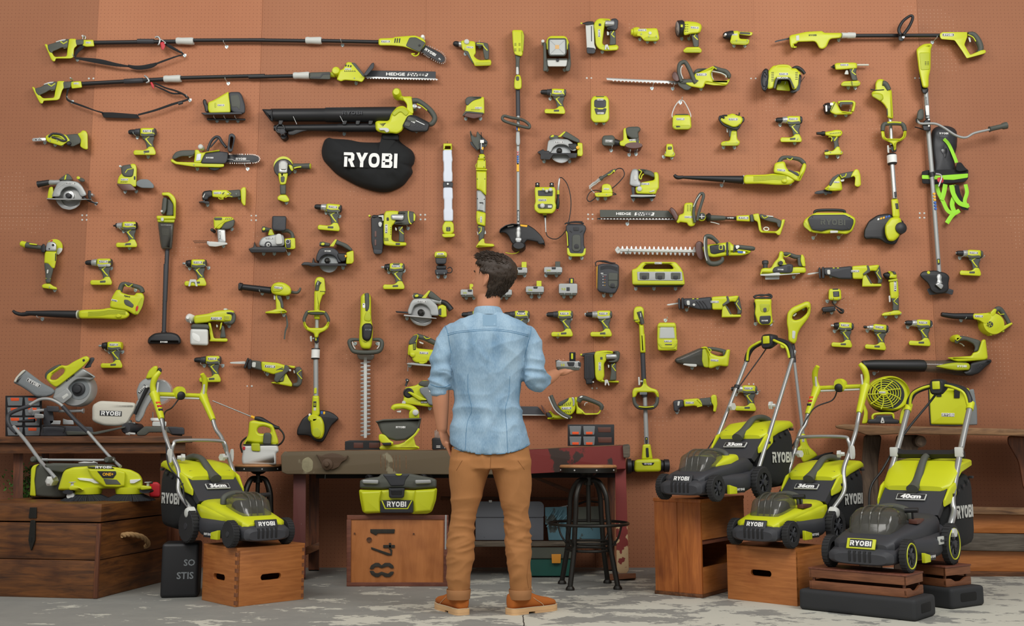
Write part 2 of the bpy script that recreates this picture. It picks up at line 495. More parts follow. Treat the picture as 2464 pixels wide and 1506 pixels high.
def concrete():
 m=bpy.data.materials.new('concrete');m.use_nodes=True;nt=m.node_tree;b=nt.nodes['Principled BSDF']
 tc=N_(nt,'ShaderNodeTexCoord');mp=N_(nt,'ShaderNodeMapping');mp.inputs['Scale'].default_value=(1,1.5,1)
 nt.links.new(tc.outputs['Object'],mp.inputs['Vector'])
 def noise(s,det,dist=0,rough=.6,v=None):
  n=N_(nt,'ShaderNodeTexNoise');n.inputs['Scale'].default_value=s;n.inputs['Detail'].default_value=det
  n.inputs['Distortion'].default_value=dist;n.inputs['Roughness'].default_value=rough
  nt.links.new(v or mp.outputs['Vector'],n.inputs['Vector']);return n.outputs['Fac']
 big=noise(3.2,8,.3,.68);fine=noise(22,6);mid=noise(5,5);tiny=noise(120,3)
 c1=N_(nt,'ShaderNodeMix',data_type='RGBA');c1.inputs['A'].default_value=srgb('74757200'[:6]);c1.inputs['B'].default_value=srgb('98978F')
 nt.links.new(mth(nt,'ADD',mth(nt,'MULTIPLY',mid,.7),mth(nt,'MULTIPLY',fine,.35)),c1.inputs['Factor'])
 sx=N_(nt,'ShaderNodeSeparateXYZ');nt.links.new(tc.outputs['Object'],sx.inputs[0])
 bias=mth(nt,'ADD',mth(nt,'MULTIPLY',sx.outputs['X'],.04),mth(nt,'MULTIPLY',mth(nt,'SUBTRACT',5.5,sx.outputs['Y']),.045))
 val=mth(nt,'ADD',mth(nt,'ADD',big,mth(nt,'MULTIPLY',fine,.24)),bias)
 mr=N_(nt,'ShaderNodeMapRange');mr.inputs['From Min'].default_value=.64;mr.inputs['From Max'].default_value=.652
 nt.links.new(val,mr.inputs['Value'])
 c2=N_(nt,'ShaderNodeMix',data_type='RGBA');c2.inputs['B'].default_value=srgb('C6C4B6')
 nt.links.new(c1.outputs['Result'],c2.inputs['A']);nt.links.new(mth(nt,'MULTIPLY',mr.outputs[0],.9),c2.inputs['Factor'])
 j=mth(nt,'LESS_THAN',mth(nt,'ABSOLUTE',mth(nt,'SUBTRACT',sx.outputs['X'],mth(nt,'ADD',.045,mth(nt,'MULTIPLY',fine,.02)))),.003)
 jj=mth(nt,'MULTIPLY',j,mth(nt,'LESS_THAN',sx.outputs['Y'],5.25))
 c3=N_(nt,'ShaderNodeMix',data_type='RGBA');c3.inputs['B'].default_value=srgb('2c2c2a')
 nt.links.new(c2.outputs['Result'],c3.inputs['A']);nt.links.new(jj,c3.inputs['Factor'])
 nt.links.new(c3.outputs['Result'],b.inputs['Base Color'])
 b.inputs['Roughness'].default_value=.7
 bp=N_(nt,'ShaderNodeBump');bp.inputs['Strength'].default_value=.3;bp.inputs['Distance'].default_value=.003
 nt.links.new(mth(nt,'ADD',mr.outputs[0],mth(nt,'MULTIPLY',tiny,.3)),bp.inputs['Height']);nt.links.new(bp.outputs['Normal'],b.inputs['Normal'])
 MATS['concrete']=m
concrete()
def build_shell():
 v,f=[],[]
 seams=[-6.0]+[-0.64+1.22*k for k in range(-3,5)]+[6.0]
 seams=[-5.5,-4.30,-3.08,-1.86,-.64,.58,1.80,3.02,4.24,5.5]
 zs=[0.0,2.49,4.93]
 g=.0005
 for i in range(len(seams)-1):
  for j in range(2):
   b=len(v);off=0.0015*((i*7+j*3)%3)
   x0,x1,z0,z1=seams[i]+g,seams[i+1]-g,zs[j]+(g if j else 0),zs[j+1]-g
   v+=[(x,y,z)for x in(x0,x1)for y in(D-off,D+.02)for z in(z0,z1)]
   f+=[tuple(b+q for q in t)for t in((0,1,3,2),(4,6,7,5),(0,4,5,1),(2,3,7,6),(0,2,6,4),(1,5,7,3))]
 b=len(v)
 v+=[(-5.5,D+.02,0),(5.5,D+.02,0),(5.5,D+.02,4.93),(-5.5,D+.02,4.93)]
 f.append((b,b+1,b+2,b+3))
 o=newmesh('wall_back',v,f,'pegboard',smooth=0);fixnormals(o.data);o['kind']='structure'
 o=newmesh('floor',[(-8,-2,0),(8,-2,0),(8,D+.1,0),(-8,D+.1,0)],[(0,1,2,3)],'concrete',smooth=0);o['kind']='structure'
build_shell()
wood('wood_dark','7A4A26','3E2413',0,5,10)
wood('wood_dark_v','7A4526','43261A',2,5,10)
wood('wood_chest','7B4A20','3A2110',0,4,9,.5)
wood('wood_crate','B8733A','9A5A28',0,5,12,.45,True,.8)
wood('wood_crate_v','BC6E32','8F4A1C',2,4,9,.45,True,.55)
wood('wood_ply','B9753F','A05F2C',2,3,6,.5,True,.6)
wood('wood_red','7D4A35','5A2E20',0,5,10)
wood('wood_bench','74695A','352C22',0,5,8,.7,True,.45)
wood('paint_red','7E2A24','571A17',0,4,5,.5,True,.5)
wood('wood_slat','8A5636','63391F',0,5,10,.55)
wood('wood_slab','96704C','4E3420',0,4,9,.7)
wood('trunk','6F5C4A','3A2A20',2,5,6,.8)
wood('seatwood','BE8A5C','A06E42',0,5,8,.5,False)
wood('greyplank','6B6257','40392F',0,5,12,.8)
mat('leglike','5A2B26',.6,var=.25,vscale=12)
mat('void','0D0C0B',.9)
def paint_chip(name,a,b,scale,thr,zfade=None):
 """paint a with bare patches b; zfade=(z, k): barer below that height"""
 m=bpy.data.materials.new(name);m.use_nodes=True;nt=m.node_tree;bs=nt.nodes['Principled BSDF'];bs.inputs['Roughness'].default_value=.6
 tc=N_(nt,'ShaderNodeTexCoord');n=N_(nt,'ShaderNodeTexNoise');n.inputs['Scale'].default_value=scale;n.inputs['Detail'].default_value=7
 nt.links.new(tc.outputs['Object'],n.inputs['Vector'])
 fac=n.outputs['Fac']
 if zfade:
  sx=N_(nt,'ShaderNodeSeparateXYZ');nt.links.new(tc.outputs['Object'],sx.inputs[0])
  fac=mth(nt,'ADD',fac,mth(nt,'MULTIPLY',mth(nt,'SUBTRACT',zfade[0],sx.outputs['Z']),zfade[1]))
 mr=N_(nt,'ShaderNodeMapRange');mr.inputs['From Min'].default_value=thr;mr.inputs['From Max'].default_value=thr+.02
 nt.links.new(fac,mr.inputs['Value'])
 mx=N_(nt,'ShaderNodeMix',data_type='RGBA');mx.inputs['A'].default_value=srgb(a);mx.inputs['B'].default_value=srgb(b)
 nt.links.new(mr.outputs[0],mx.inputs['Factor']);nt.links.new(mx.outputs['Result'],bs.inputs['Base Color'])
 MATS[name]=m
paint_chip('redleg','7C2A25','BFA27A',14,.62,(-.42,.9))
paint_chip('redtop','742420','33241D',5,.56)
paint_chip('browntop','63553F','8A8168',3.2,.62)
paint_chip('plumleg','5E302B','8E7870',12,.66)
paint_chip('teal','4E7480','3C4644',9,.6)
paint_chip('greybox','63666C','3F3F40',14,.68)
mat('greenbox','0E4B40',.5,var=.2)
mat('greenlid','4B4E44',.6,var=.2)
# ---------------- generic oriented box standing on the floor, from pixels
class OB:
 """L, F_, R: pixels of the left, front and right bottom corners; tp: pixel height of the top at the front corner"""
 def __init__(s,Lp,Fp,Rp,tp,z0=0.0,lu=None,lv=None,du=None):
  a,f,r=gp(*Lp,z0),gp(*Fp,z0),gp(*Rp,z0)
  u=(r-f);u.z=0;v=(a-f);v.z=0
  s.lu=lu or u.length;s.lv=lv or v.length
  au=atan2(u.y,u.x);av=atan2(v.y,v.x)-pi/2
  d=(av-au+pi)%(2*pi)-pi
  s.rz=au+d/2 if du is None else au+d*du
  s.org=f;s.h=at(Fp[0],tp,f.y).z-z0
  s.z0=z0
def slab(parent,name,m,x0,x1,y0,y1,z0,z1,bev=0.004,label=None,seg=2):
 """box with softened edges in its parent's own coordinates"""
 import bmesh
 bm=bmesh.new();bmesh.ops.create_cube(bm,size=1)
 for q in bm.verts:q.co=Vector(((x0+x1)/2+q.co.x*(x1-x0),(y0+y1)/2+q.co.y*(y1-y0),(z0+z1)/2+q.co.z*(z1-z0)))
 if bev:bmesh.ops.bevel(bm,geom=bm.edges[:],offset=min(bev,.45*min(x1-x0,y1-y0,z1-z0)),segments=seg,affect='EDGES',profile=.6)
 me=bpy.data.meshes.new(name);bm.to_mesh(me);bm.free()
 for p in me.polygons:p.use_smooth=True
 me.set_sharp_from_angle(angle=radians(40))
 me.materials.append(MATS[m]);o=bpy.data.objects.new(name,me);COL.objects.link(o);o.parent=parent
 if label:o['label']=label
 return o
def tube(parent,name,m,path,r,N=10,seg=6,closed=False,smooth=True,flat=1.0,fdir=None,label=None):
 q=[Vector(p)for p in path]
 rr=r if isinstance(r,(list,tuple))else[r]*len(q)
 if smooth:
  rad=[x.x for x in catmull([Vector((x,0,0))for x in rr],seg,closed)];q=catmull(q,seg,closed)
 else:rad=rr
 v,f=sweep_geo(q,rad,N,closed,flat,Vector(fdir)if fdir else None)
 o=newmesh(name,v,f,m,parent,None,50);fixnormals(o.data)
 if label:o['label']=label
 return o
def turned(parent,name,m,p0,p1,st,N=24,label=None):
 v,f=lathe_geo(Vector(p0),Vector(p1),st,N)
 o=newmesh(name,v,f,m,parent,None,40);fixnormals(o.data)
 if label:o['label']=label
 return o
def plateprism(parent,name,m,poly,h0,h1,plane='xz',bev=.004,R=.01,holes=(),n=3,label=None):
 """rounded outline in local metres, extruded along the third axis; plane xz -> along y, xy -> z, yz -> x"""
 global BM
 s=BM;BM=1.0
 mp={'xz':lambda x,y,d:Vector((x,d,y)),'xy':lambda x,y,d:Vector((x,y,d)),'yz':lambda x,y,d:Vector((d,x,y))}[plane]
 if h1>=h0:v,f=prism_geo(poly,holes,h0,h1,bev,R,mp,n)
 else:
  mp2=lambda x,y,d:mp(x,y,-d)
  v,f=prism_geo(poly,holes,-h0,-h1,bev,R,mp2,n)
 BM=s
 o=newmesh(name,v,f,m,parent,None,35);fixnormals(o.data)
 if label:o['label']=label
 return o
def loft(parent,name,m,rings_,caps=True,smooth=45,label=None):
 """rings_: lists of Vectors, all the same length"""
 N=len(rings_[0]);v=[p for r in rings_ for p in r];f=[]
 for i in range(len(rings_)-1):
  for k in range(N):
   j=(k+1)%N
   f.append((i*N+k,i*N+j,(i+1)*N+j,(i+1)*N+k))
 if caps:f.append(tuple(range(N)));f.append(tuple((len(rings_)-1)*N+k for k in range(N)))
 o=newmesh(name,v,f,m,parent,None,smooth);fixnormals(o.data)
 if label:o['label']=label
 return o
 # ---------------- screws of the pegboard joints
def screw(px,py):
 begin('screw','small round pale screw head holding the pegboard sheets to the wall','screw',px,py,'pegboard screws')
 k=CUR['m']
 C('screw','pa',px,py,[(0,2.4),(.002,2.4),(.004,1.4)],N=12)
 o=CUR['last'];r=CUR['root'];o.parent=None;o.location=r.location;tag(o,r['label'],'screw','pegboard screws');bpy.data.objects.remove(r)
for cx,cy in((203,524),(610,525),(1017,523),(1420,522),(2218,519)):
 for dx in(-5,6):
  for dy in(-6,5):screw(cx+dx,cy+dy)
for cx,cy in((600,929),(1417,188),(1812,189),(2207,188),(1807,924),(219,189),(1430,934)):
 screw(cx-5,cy);screw(cx+6,cy)
mat('rust','54402F',.7,.2,bump=.5,bscale=120);mat('bare','8D8568',.8,var=.3,vscale=40);mat('tan','D08A28',.5)
# ================================================================ benches, chests, crates
def left_bench():
 begin('workbench','dark stained wooden workbench at the left under the mitre saws','workbench',230,1050,Y=7.22)
 P('benchtop','wood_dark','~-60,1050 522-1 1,17 -523,0',0.0,.57,1.5,2)
 X('apron','wood_dark','~-60,1066 506,0 0,25 -506,0',.48,.54)
 for a in('~32,1090 24,0 -2,302 -24,0','~386,1090 26,0 -2,295 -26,0'):X('leg','wood_dark_v',a,.38,.46)
 for a in('~100,1090 18,0 0,282 -18,0','~424,1090 25,0 -2,279 -23,0'):X('leg','wood_dark_v',a,.0,.09)
 X('rail','wood_dark','~-60,1300 446,0 0,16 -446,0',.42,.46)
 X('rail','wood_dark_v','~408,1268 24,0 0,38 -24,0',.06,.42)
left_bench()
def centre_bench():
 begin('workbench','old thick topped workbench painted red at its right end with a vise plate','workbench',1090,1080,Y=7.18)
 P('benchtop','browntop','~676,1096 8-10 152-3 396-1 0,60 -542-1 -12-5',0.0,.64,2,3)
 P('benchtop','redtop','~1232,1082 273-12 1,58 -274,14',0.0,.64,1,1,label='red painted right end of the bench front')
 P('end_cap','wood_bench','~1498,1070 14-2 4,4 0,26 -4,4 -12-1',.56,.66,1.5,3)
 X('surface','wood_slab','~690,1085.5 146-3 396-1 266-12 0,2 -266,12 -396,1 -146,3',.02,.641,label='bare worn planks of the bench surface')
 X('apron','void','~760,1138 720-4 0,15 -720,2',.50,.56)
 X('leg','plumleg','~706,1141 30,0 -1,249 -31,2',.44,.56)
 X('leg','redleg','~1480,1128 26,0 7,244 -5,7 -18,0 -6-7',.46,.58,label='red leg with flaking paint and bare lower end')
 X('leg','wood_dark_v','~744,1141 24,0 0,230 -26,0',.0,.08)
 X('leg','wood_dark_v','~1462,1136 18,0 -2,235 -18,0',.0,.08)
 X('foot_block','wood_slat','~1467,1380 63-1 0,12 -63,5',.42,.60)
 X('rail','wood_dark','~735,1316 33-12 0,18 -33,14',.1,.44)
 X('rail','wood_dark','~1060,1194 420,3 0,6 -420,0',.02,.06)
 X('brace','wood_dark','~1270,1145 20,0 130,51 -28,0',.03,.09)
 X('shelf','wood_bench','~1078,1302 406-1 0,12 -406,3',.04,.46)
 P('vise_plate','rust','~760,1092 12,6 10-5 18-3 18,3 12,7 8-6 -4,12 -12,6 -7,12 -15,6 -17-2 -9-10 -6-12',.64,.66,1.5,4)
 C('vise_screw','rust',788,1117,[(.655,13),(.668,12),(.675,6),(.69,5),(.692,3)],sub=True)
 S('vise_screw','iron','783,1140 782,1152',1.6,.63)
 for i,x in enumerate((915,926,945,952,961,976)):
  X('scratch','wood_slab',[(x,1094+i%3),(x+1.4,1094),(x+2.4,1124+(i*5)%11),(x+.8,1126+(i*5)%11)],.63,.6412)
 P('wear_patch','bare','~727,1106 15-8 12,12 -2,22 -14,6 -12-10',.63,.6411,.5,6)
centre_bench()
def chest():
 b=OB((0,1432),(232,1441),(380,1397),1212,lv=.86,lu=.76)
 t=thing('wooden_chest','big old dark wooden chest with iron hasp and rope handle under the sweeper','chest',b.org,b.rz)
 U,V,H_=b.lu,b.lv,b.h
 lid=H_*.80
 slab(t,'plank','wood_chest',0,U,0,V,0,H_*.40,.006)
 slab(t,'plank','wood_chest',0,U,0,V,H_*.405,lid-.003,.006)
 slab(t,'lid','wood_chest',-.008,U+.008,-.008,V+.008,lid+.003,H_,.01)
 slab(t,'corner_strip','wood_dark_v',-.004,.012,-.004,.02,.003,lid-.004,.003)
 y=V*.47
 plateprism(t,'hasp','iron',[(y-.02,lid+.08),(y+.02,lid+.08),(y+.024,lid+.02),(y-.024,lid+.02)],0.02,-.016,'yz',.002,.003)
 plateprism(t,'hasp','iron',[(y-.014,lid+.01),(y+.014,lid+.01),(y+.02,lid-.10),(y,lid-.16),(y-.02,lid-.10)],0.0,-.012,'yz',.002,.008)
 slab(t,'keyhole','void',-.014,0,y-.003,y+.003,lid-.11,lid-.085,0)
 xs=U*.48
 pth=[(xs-.14,-.002,H_*.63),(xs-.10,-.035,H_*.635),(xs,-.055,H_*.59),(xs+.10,-.04,H_*.50),(xs+.13,-.004,H_*.46)]
 mat('rope','B08B5E',.9,bump=.6,bscale=300)
 q=catmull([Vector(p)for p in pth],10)
 for s_ in range(3):
  v=[]
  for i,p in enumerate(q):
   a=i*.55+s_*2.094
   v.append(p+Vector((0,cos(a),sin(a)))*.0075)
  vv,ff=sweep_geo(v,.0085,8);newmesh('rope_strand',vv,ff,'rope',t,None,60)
 return b
CHEST=chest()
def finger_crate(name,label,b,hole_front=True,hole_side=True,m='wood_crate',joints=True,holescale=1.0):
 t=thing(name,label,'crate',b.org,b.rz)
 U,V,H_=b.lu,b.lv,b.h;w=.018
 def panel(nm,L_,hole):
  r=[(0,0),(L_,0),(L_,H_),(0,H_)]
  hs=[]
  if hole:
   c,z,a,h=L_/2,H_*hole,min(.062,L_*.18)*holescale,.017*holescale
   hs=[[(c+a*cos(k)if abs(cos(k))<.01 else c+copysign(a-h,cos(k))+h*cos(k),z+h*sin(k))for k in[pi*2*i/16 for i in range(16)]]]
  return r,hs
 r,hs=panel('f',U,hole_front)
 plateprism(t,'front_panel',m,r,w,0,'xz',.0015,.002,hs,n=1)
 r,hs=panel('s',V,hole_side)
 plateprism(t,'side_panel',m,[(a+0,c)for a,c in r],w,-.0005,'yz',.0015,.002,hs,n=1)
 slab(t,'back_panel',m,0,U,V-w,V,0,H_,.001)
 slab(t,'side_panel',m,U-w,U,w,V-w,0,H_,.001)
 slab(t,'top_panel',m,-.001,U+.001,-.001,V+.001,H_-.001,H_+.014,.002)
 slab(t,'bottom_panel',m,.001,U-.001,.001,V-.001,0,.014,.001)
 if joints:
  n=7;st=H_/(2*n)
  for k in range(n):
   z=(2*k+.5)*st
   slab(t,'finger_joint','wood_slat',-.0012,.012,-.0008,.016,z,z+st,0,label='darker end grain finger joint')
   slab(t,'finger_joint','wood_slat',U-.016,U+.001,-.0008,.016,z,z+st,0,label='darker end grain finger joint')
 return t
CA=OB((490,1443),(566,1461),(727,1441),1325)
finger_crate('wooden_crate','honey coloured finger jointed crate with hand holes under the left mower',CA,.48,.48)
CC=OB((1753,1440),(1919,1459),(1972,1446),1328,lu=.34)
finger_crate('wooden_crate','plain orange brown crate with one hand hole under the middle right mower',CC,False,.55,m='wood_crate',joints=False)
CB=OB((1580,1428),(1690,1439),(1765,1416),1201,lu=.60)
def tall_box():
 b=CB
 t=thing('wooden_box','tall upended pine box with an open side and knotty planks under the raised mower','box',b.org,b.rz)
 U,V,H_=b.lu,b.lv,b.h;w=.02
 for k in range(2):
  slab(t,'plank','wood_crate_v',0,w,V*k/2+.001,V*(k+1)/2-.001,.02,H_-.02,.002)
 slab(t,'top_panel','wood_crate_v',-.004,U,-.004,V+.004,H_-.02,H_,.003)
 slab(t,'bottom_panel','wood_dark',-.004,U,-.004,V+.004,0,.02,.003)
 slab(t,'back_panel','wood_crate',w,U,V-w,V,.02,H_-.02,.001)
 slab(t,'end_panel','wood_crate',U-w,U,w,V-w,.02,H_-.02,.001)
 slab(t,'front_panel','wood_crate',w,U,0,w,H_*.58,H_-.02,.002)
 slab(t,'batten','wood_red',w,U,.01,.03,H_*.66-.07,H_*.66-.04,.002)
 slab(t,'front_panel','wood_crate',w,U,0,w,.02,H_*.30,.002)
tall_box()
def pad_and_crate(lab1,lab2,Lp,Fp,Rp,tp,cz,lu,lv,ch,inset,crlen):
 b=OB(Lp,Fp,Rp,tp,lu=lu,lv=lv)
 t=thing('foam_block',lab1,'block',b.org,b.rz)
 U,V,H_=b.lu,b.lv,b.h
 slab(t,'block_body','padblack',0,U,0,V,0,H_,.022,seg=4)
 zc=H_*.52;a=U*.24
 hs=[]
 plateprism(t,'hand_hole','void',[(U*.5-a,zc-.022),(U*.5+a,zc-.022),(U*.5+a,zc+.022),(U*.5-a,zc+.022)],.02,-.0015,'xz',.001,.012)
 c=thing('slatted_crate',lab2,'crate',b.org+Vector((0,0,H_+.001)),b.rz)
 x0,x1,y0,y1=inset[0],inset[0]+crlen[0],inset[1],inset[1]+crlen[1]
 w=.012;s=ch/2-.012
 for k in range(2):
  z=k*(ch/2+.004)
  slab(c,'slat','wood_slat',x0,x0+w,y0,y1,z,z+s,.002)
  slab(c,'slat','wood_slat',x1-w,x1,y0,y1,z,z+s,.002)
  if k==0:
   pl=[(x0,z),(x1,z),(x1,z+s),(x0+(x1-x0)*.8,z+s),(x0+(x1-x0)*.62,z+s-.018),(x0+(x1-x0)*.38,z+s-.018),(x0+(x1-x0)*.2,z+s),(x0,z+s)]
   plateprism(c,'end_slat','wood_slat',pl,y0+w,y0-.001,'xz',.001,.01)
  else:slab(c,'end_slat','wood_slat',x0,x1,y0-.001,y0+w,z,z+s,.002)
  slab(c,'end_slat','wood_slat',x0,x1,y1-w,y1+.001,z,z+s,.002)
 for x in(x0+w,x1-w*2):
  for y in(y0+w,y1-w*2):slab(c,'post','wood_dark_v',x,x+w,y,y+w,0,ch-.008,.001)
 slab(c,'base_board','wood_red',x0-.004,x1+.004,y0-.004,y1+.004,ch-.008,ch,.002)
 return b,H_+ch
mat('padblack','27282A',.75,bump=.5,bscale=25)
PA,TOPA=pad_and_crate('long black foam block with a hand hole under the front right slatted crate','wide slatted brown crate under the grey mower nearest the corner',(1957,1468),(2205,1497),(2259,1476),1443,0,.27,.60,.108,(.03,.05),(.215,.50))
PB,TOPB=pad_and_crate('short black foam block with a hand hole behind the long one','small slatted brown crate behind the wide one at the right',(2240,1455),(2292,1467),(2335,1447),1417,0,.29,.36,.105,(.03,.05),(.22,.26))
def stencil_box():
 begin('plywood_box','plywood box stencilled with sideways black numbers under the tool vacuum','box',955,1411,Y=6.66)
 X('box_body','wood_ply','~836,1241 242,0 0,169 -243,0',0,.34)
 for q in('~835,1239 244,0 0,11 -244,0','~834,1401 245,0 0,10 -245,0','~834,1250 11,0 -1,151 -10,0','~1068,1250 11,0 0,151 -12,0'):
  X('edge_strip','wood_red',q,.33,.346)
 X('metal_strip','si','~1071,1239 4,0 -1,83 -4,0',.34,.348)
 r=CUR['root'];k=CUR['m']
 for ch,cy,hh in(('1',1286,20),('4',1318,34),('8',1370,36)):pass
 X('stencil_figure','ink_black','~891,1273 59,0 -1,10 -40,0 -4,5 -14-7',.34,.3475)
 X('stencil_figure','ink_black','~893,1316 47,16 -2-10 6,0 -1,14 -11,0 -39-15',.34,.3475)
 X('stencil_figure','ink_black','~922,1311 28,0 0,7 -28,0',.34,.3475)
 X('stencil_figure','ink_black','~936,1306 5,0 0,16 -5,0',.34,.3475)
 for sg in(1,-1):
  q=[]
  for i in range(13):
   a=pi*i/12;q.append((947-57*i/12,0))
  out=[(889,1369),(893,1360),(903,1354),(912,1354),(918,1360),(926,1354),(938,1354),(946,1360),(948,1367),(940,1367),(934,1362),(927,1364),(918,1367),(909,1363),(902,1364),(899,1369)]
  if sg<0:out=[(x,1371+(1371-y))for x,y in out]
  P('stencil_figure','ink_black',out,.34,.3475,.3,2)
 for x,y,r_ in((889,1298,6),(854,1283,2),(996,1284,2)):C('knot','wood_dark',x,y,[(.33,r_),(.347,r_)],N=14)
mat('ink_black','2E2A22',.8,var=.4,vscale=40)
stencil_box()
def stool(name,label,cx,Y,seat_z,seat_r,s=1.0,ring=True,rot=0.0):
 base=Vector(((cx-1232)/F*(Y*CT),Y,0))
 u,y,z=ray(cx,1300);base.x=u*Y/y
 t=thing(name,label,'stool',base,rot)
 turned(t,'seat','seatwood',(0,0,seat_z-.018),(0,0,seat_z),[(0,seat_r-.002),(.5,seat_r+.002),(1,seat_r-.004)],40)
 turned(t,'seat_band','iron',(0,0,seat_z-.045),(0,0,seat_z-.016),[(0,seat_r-.004),(0.05,seat_r+.001),(1,seat_r+.001)],40)
 for k in range(8):
  a=k*pi/4+.1
  turned(t,'rivet','si',(cos(a)*seat_r,sin(a)*seat_r,seat_z-.03),(cos(a)*(seat_r+.005),sin(a)*(seat_r+.005),seat_z-.03),[(0,.006),(.6,.005),(1,.002)],8)
 turned(t,'spindle','iron',(0,0,seat_z-.26*s-.1),(0,0,seat_z-.04),[(0,.014),(.9,.014),(.92,.035),(1,.06)],16)
 turned(t,'hub','iron',(0,0,seat_z-.12),(0,0,seat_z-.075),[(0,.03),(1,.03)],16)
 for k in range(4):
  a=pi/4+k*pi/2
  ca,sa=cos(a),sin(a)
  R1,R2,R3=.14*s,.165*s,.215*s
  zt=seat_z-.09
  tube(t,'leg','iron',[(ca*.02,sa*.02,zt),(ca*R1*.6,sa*R1*.6,zt-.012),(ca*R1*.97,sa*R1*.97,zt-.09),(ca*R1*1.06,sa*R1*1.06,zt-.2),(ca*R2,sa*R2,.30*s),(ca*R2*1.02,sa*R2*1.02,.24*s),(ca*R3,sa*R3,.02)],.0155,12)
  turned(t,'foot','iron',(ca*R3,sa*R3,0),(ca*R3,sa*R3,.022),[(0,.026),(.5,.026),(1,.018)],14)
 if ring:
  zr=.40*s
  n=32;tube(t,'foot_ring','iron',[(cos(2*pi*k/n)*.255*s,sin(2*pi*k/n)*.255*s,zr)for k in range(n)],.009,10,2,True)
  for k in range(4):
   a=pi/4+k*pi/2;ca,sa=cos(a),sin(a)
   tube(t,'ring_bracket','iron',[(ca*.25*s,sa*.25*s,zr-.005),(ca*.22*s,sa*.22*s,zr-.08),(ca*.165*s,sa*.165*s,zr-.14)],.006,8)
 for dz in(.28,.235):
  n=24;tube(t,'cross_ring','iron',[(cos(2*pi*k/n)*.15*s,sin(2*pi*k/n)*.15*s,dz*s)for k in range(n)],.008,8,2,True)
 return t
stool('bar_stool','iron swivel stool with a foot ring in front of the red bench end',1417,6.31,.72,.172,.93,True,.12)
stool('bar_stool','dark iron stool with wooden seat holding the yellow garden sprayer',616,6.9,.715,.152,.8,False,.3)
# ---------------- tool boxes on the shelf
def toolboxes():
 begin('metal_toolbox','long dented grey metal toolbox on the bench shelf','toolbox',1226,1300,Y=7.05)
 P('box_body','greybox','~1144,1245 164,0 0,55 -164,0',0,.22,1.5,2)
 P('lid','greybox','~1144,1216 6-10 152,0 7,8 0,31 -166,0',-.003,.226,1.5,5)
 for x in(1180,1270):X('latch','st',[(x-4,1203),(x+4,1203),(x+4,1209),(x-4,1209)],.2,.233,sub=False)
 begin('cantilever_toolbox','open teal cantilever toolbox behind the iron stool','toolbox',1385,1300,Y=7.05)
 P('box_body','teal','~1316,1262 140,0 -2,38 -134,0',0,.2,1.5,2)
 P('tray','teal','~1311,1220 53-1 0,43 -52,0',.0,.21,1,2)
 P('tray','greenlid','~1382,1220 68-3 4,45 -72,0',.0,.21,1,2,label='drab green tray half')
 for dx in(0,12,24):
  S('linkage','teal',[(1316+dx,1250),(1330+dx,1226)],2.2,.218,N=6)
  S('linkage','teal',[(1316+dx,1268),(1340+dx,1240)],2.2,.219,N=6)
 S('handle','st','~1342,1222 22-5 8-3',2,.19)
 S('handle','iron','~1388,1214 24-8 28,2',2.4,.15)
 begin('plastic_toolbox','green plastic toolbox with an orange latch on the floor below the shelf','toolbox',1320,1385,Y=7.0)
 P('box_body','greenbox','~1275,1344 103,0 -4,42 -97,0',0,.26,1.5,3)
 P('lid','greenlid','~1272,1316 108,0 2,28 -110,0',-.01,.27,1.5,3)
 X('latch','tan','~1327,1333 23,0 -1,22 -21,0',.25,.285)
toolboxes()
def right_side():
 begin('rustic_bench','rustic waney edged slab bench on tree trunk legs at the right','bench',2250,1040,Y=7.2)
 P('benchtop','wood_slab','~2009,1024 21-4 90,4 180,4 220,6 0,16 -220-4 -140-2 -70,4 -30-10 -48-8',0,.60,3,6)
 P('leg','trunk','~2078,1046 44,0 -10,74 6,120 6,136 -58,0 12-126 -6-120',.12,.34,5,10)
 P('leg','trunk','~2156,1046 58,0 2,22 -20,32 -16,80 16,196 -46,0 10-196 -8-70',.3,.48,5,10)
 C('branch_stub','trunk',2198,1062,[(.40,15),(.52,13),(.53,9)],N=16)
 P('leg','wood_dark_v','~2424,1048 96,4 0,128 -58,0 -12-70 -26-44',.1,.3,5,12)
 begin('wooden_steps','stack of rough wooden step boards behind the grey mower','steps',2380,1390,Y=7.22)
 P('step_top','wood_slab','~2296,1218 224,4 0,18 -220-4',.0,.36,1.5,2)
 P('riser','wood_crate','~2300,1236 220,4 0,44 -218-2',.0,.30,1,2)
 P('plank','greyplank','~2296,1282 224,4 0,42 -224-4',.0,.42,1.5,2)
 P('riser','wood_crate','~2304,1324 216,4 0,48 -214-2',.0,.38,1,2)
 P('skirting','wood_dark','~2304,1374 216,2 0,20 -214-4',.0,.42,1,2)
right_side()
def sack():
 t=thing('canister','black printed tin standing behind the finger jointed crate under the mower wheels','canister',(-1.86,5.92,0),.2)
 slab(t,'tin_body','bk',-.10,.10,-.08,.12,0,.296,.02,seg=3)
 put('lettering',text_mesh('SO','cg'),t,(.05,-.0805,.19),.06)
 put('lettering',text_mesh('STIS','cg'),t,(.03,-.0805,.12),.09)
sack()
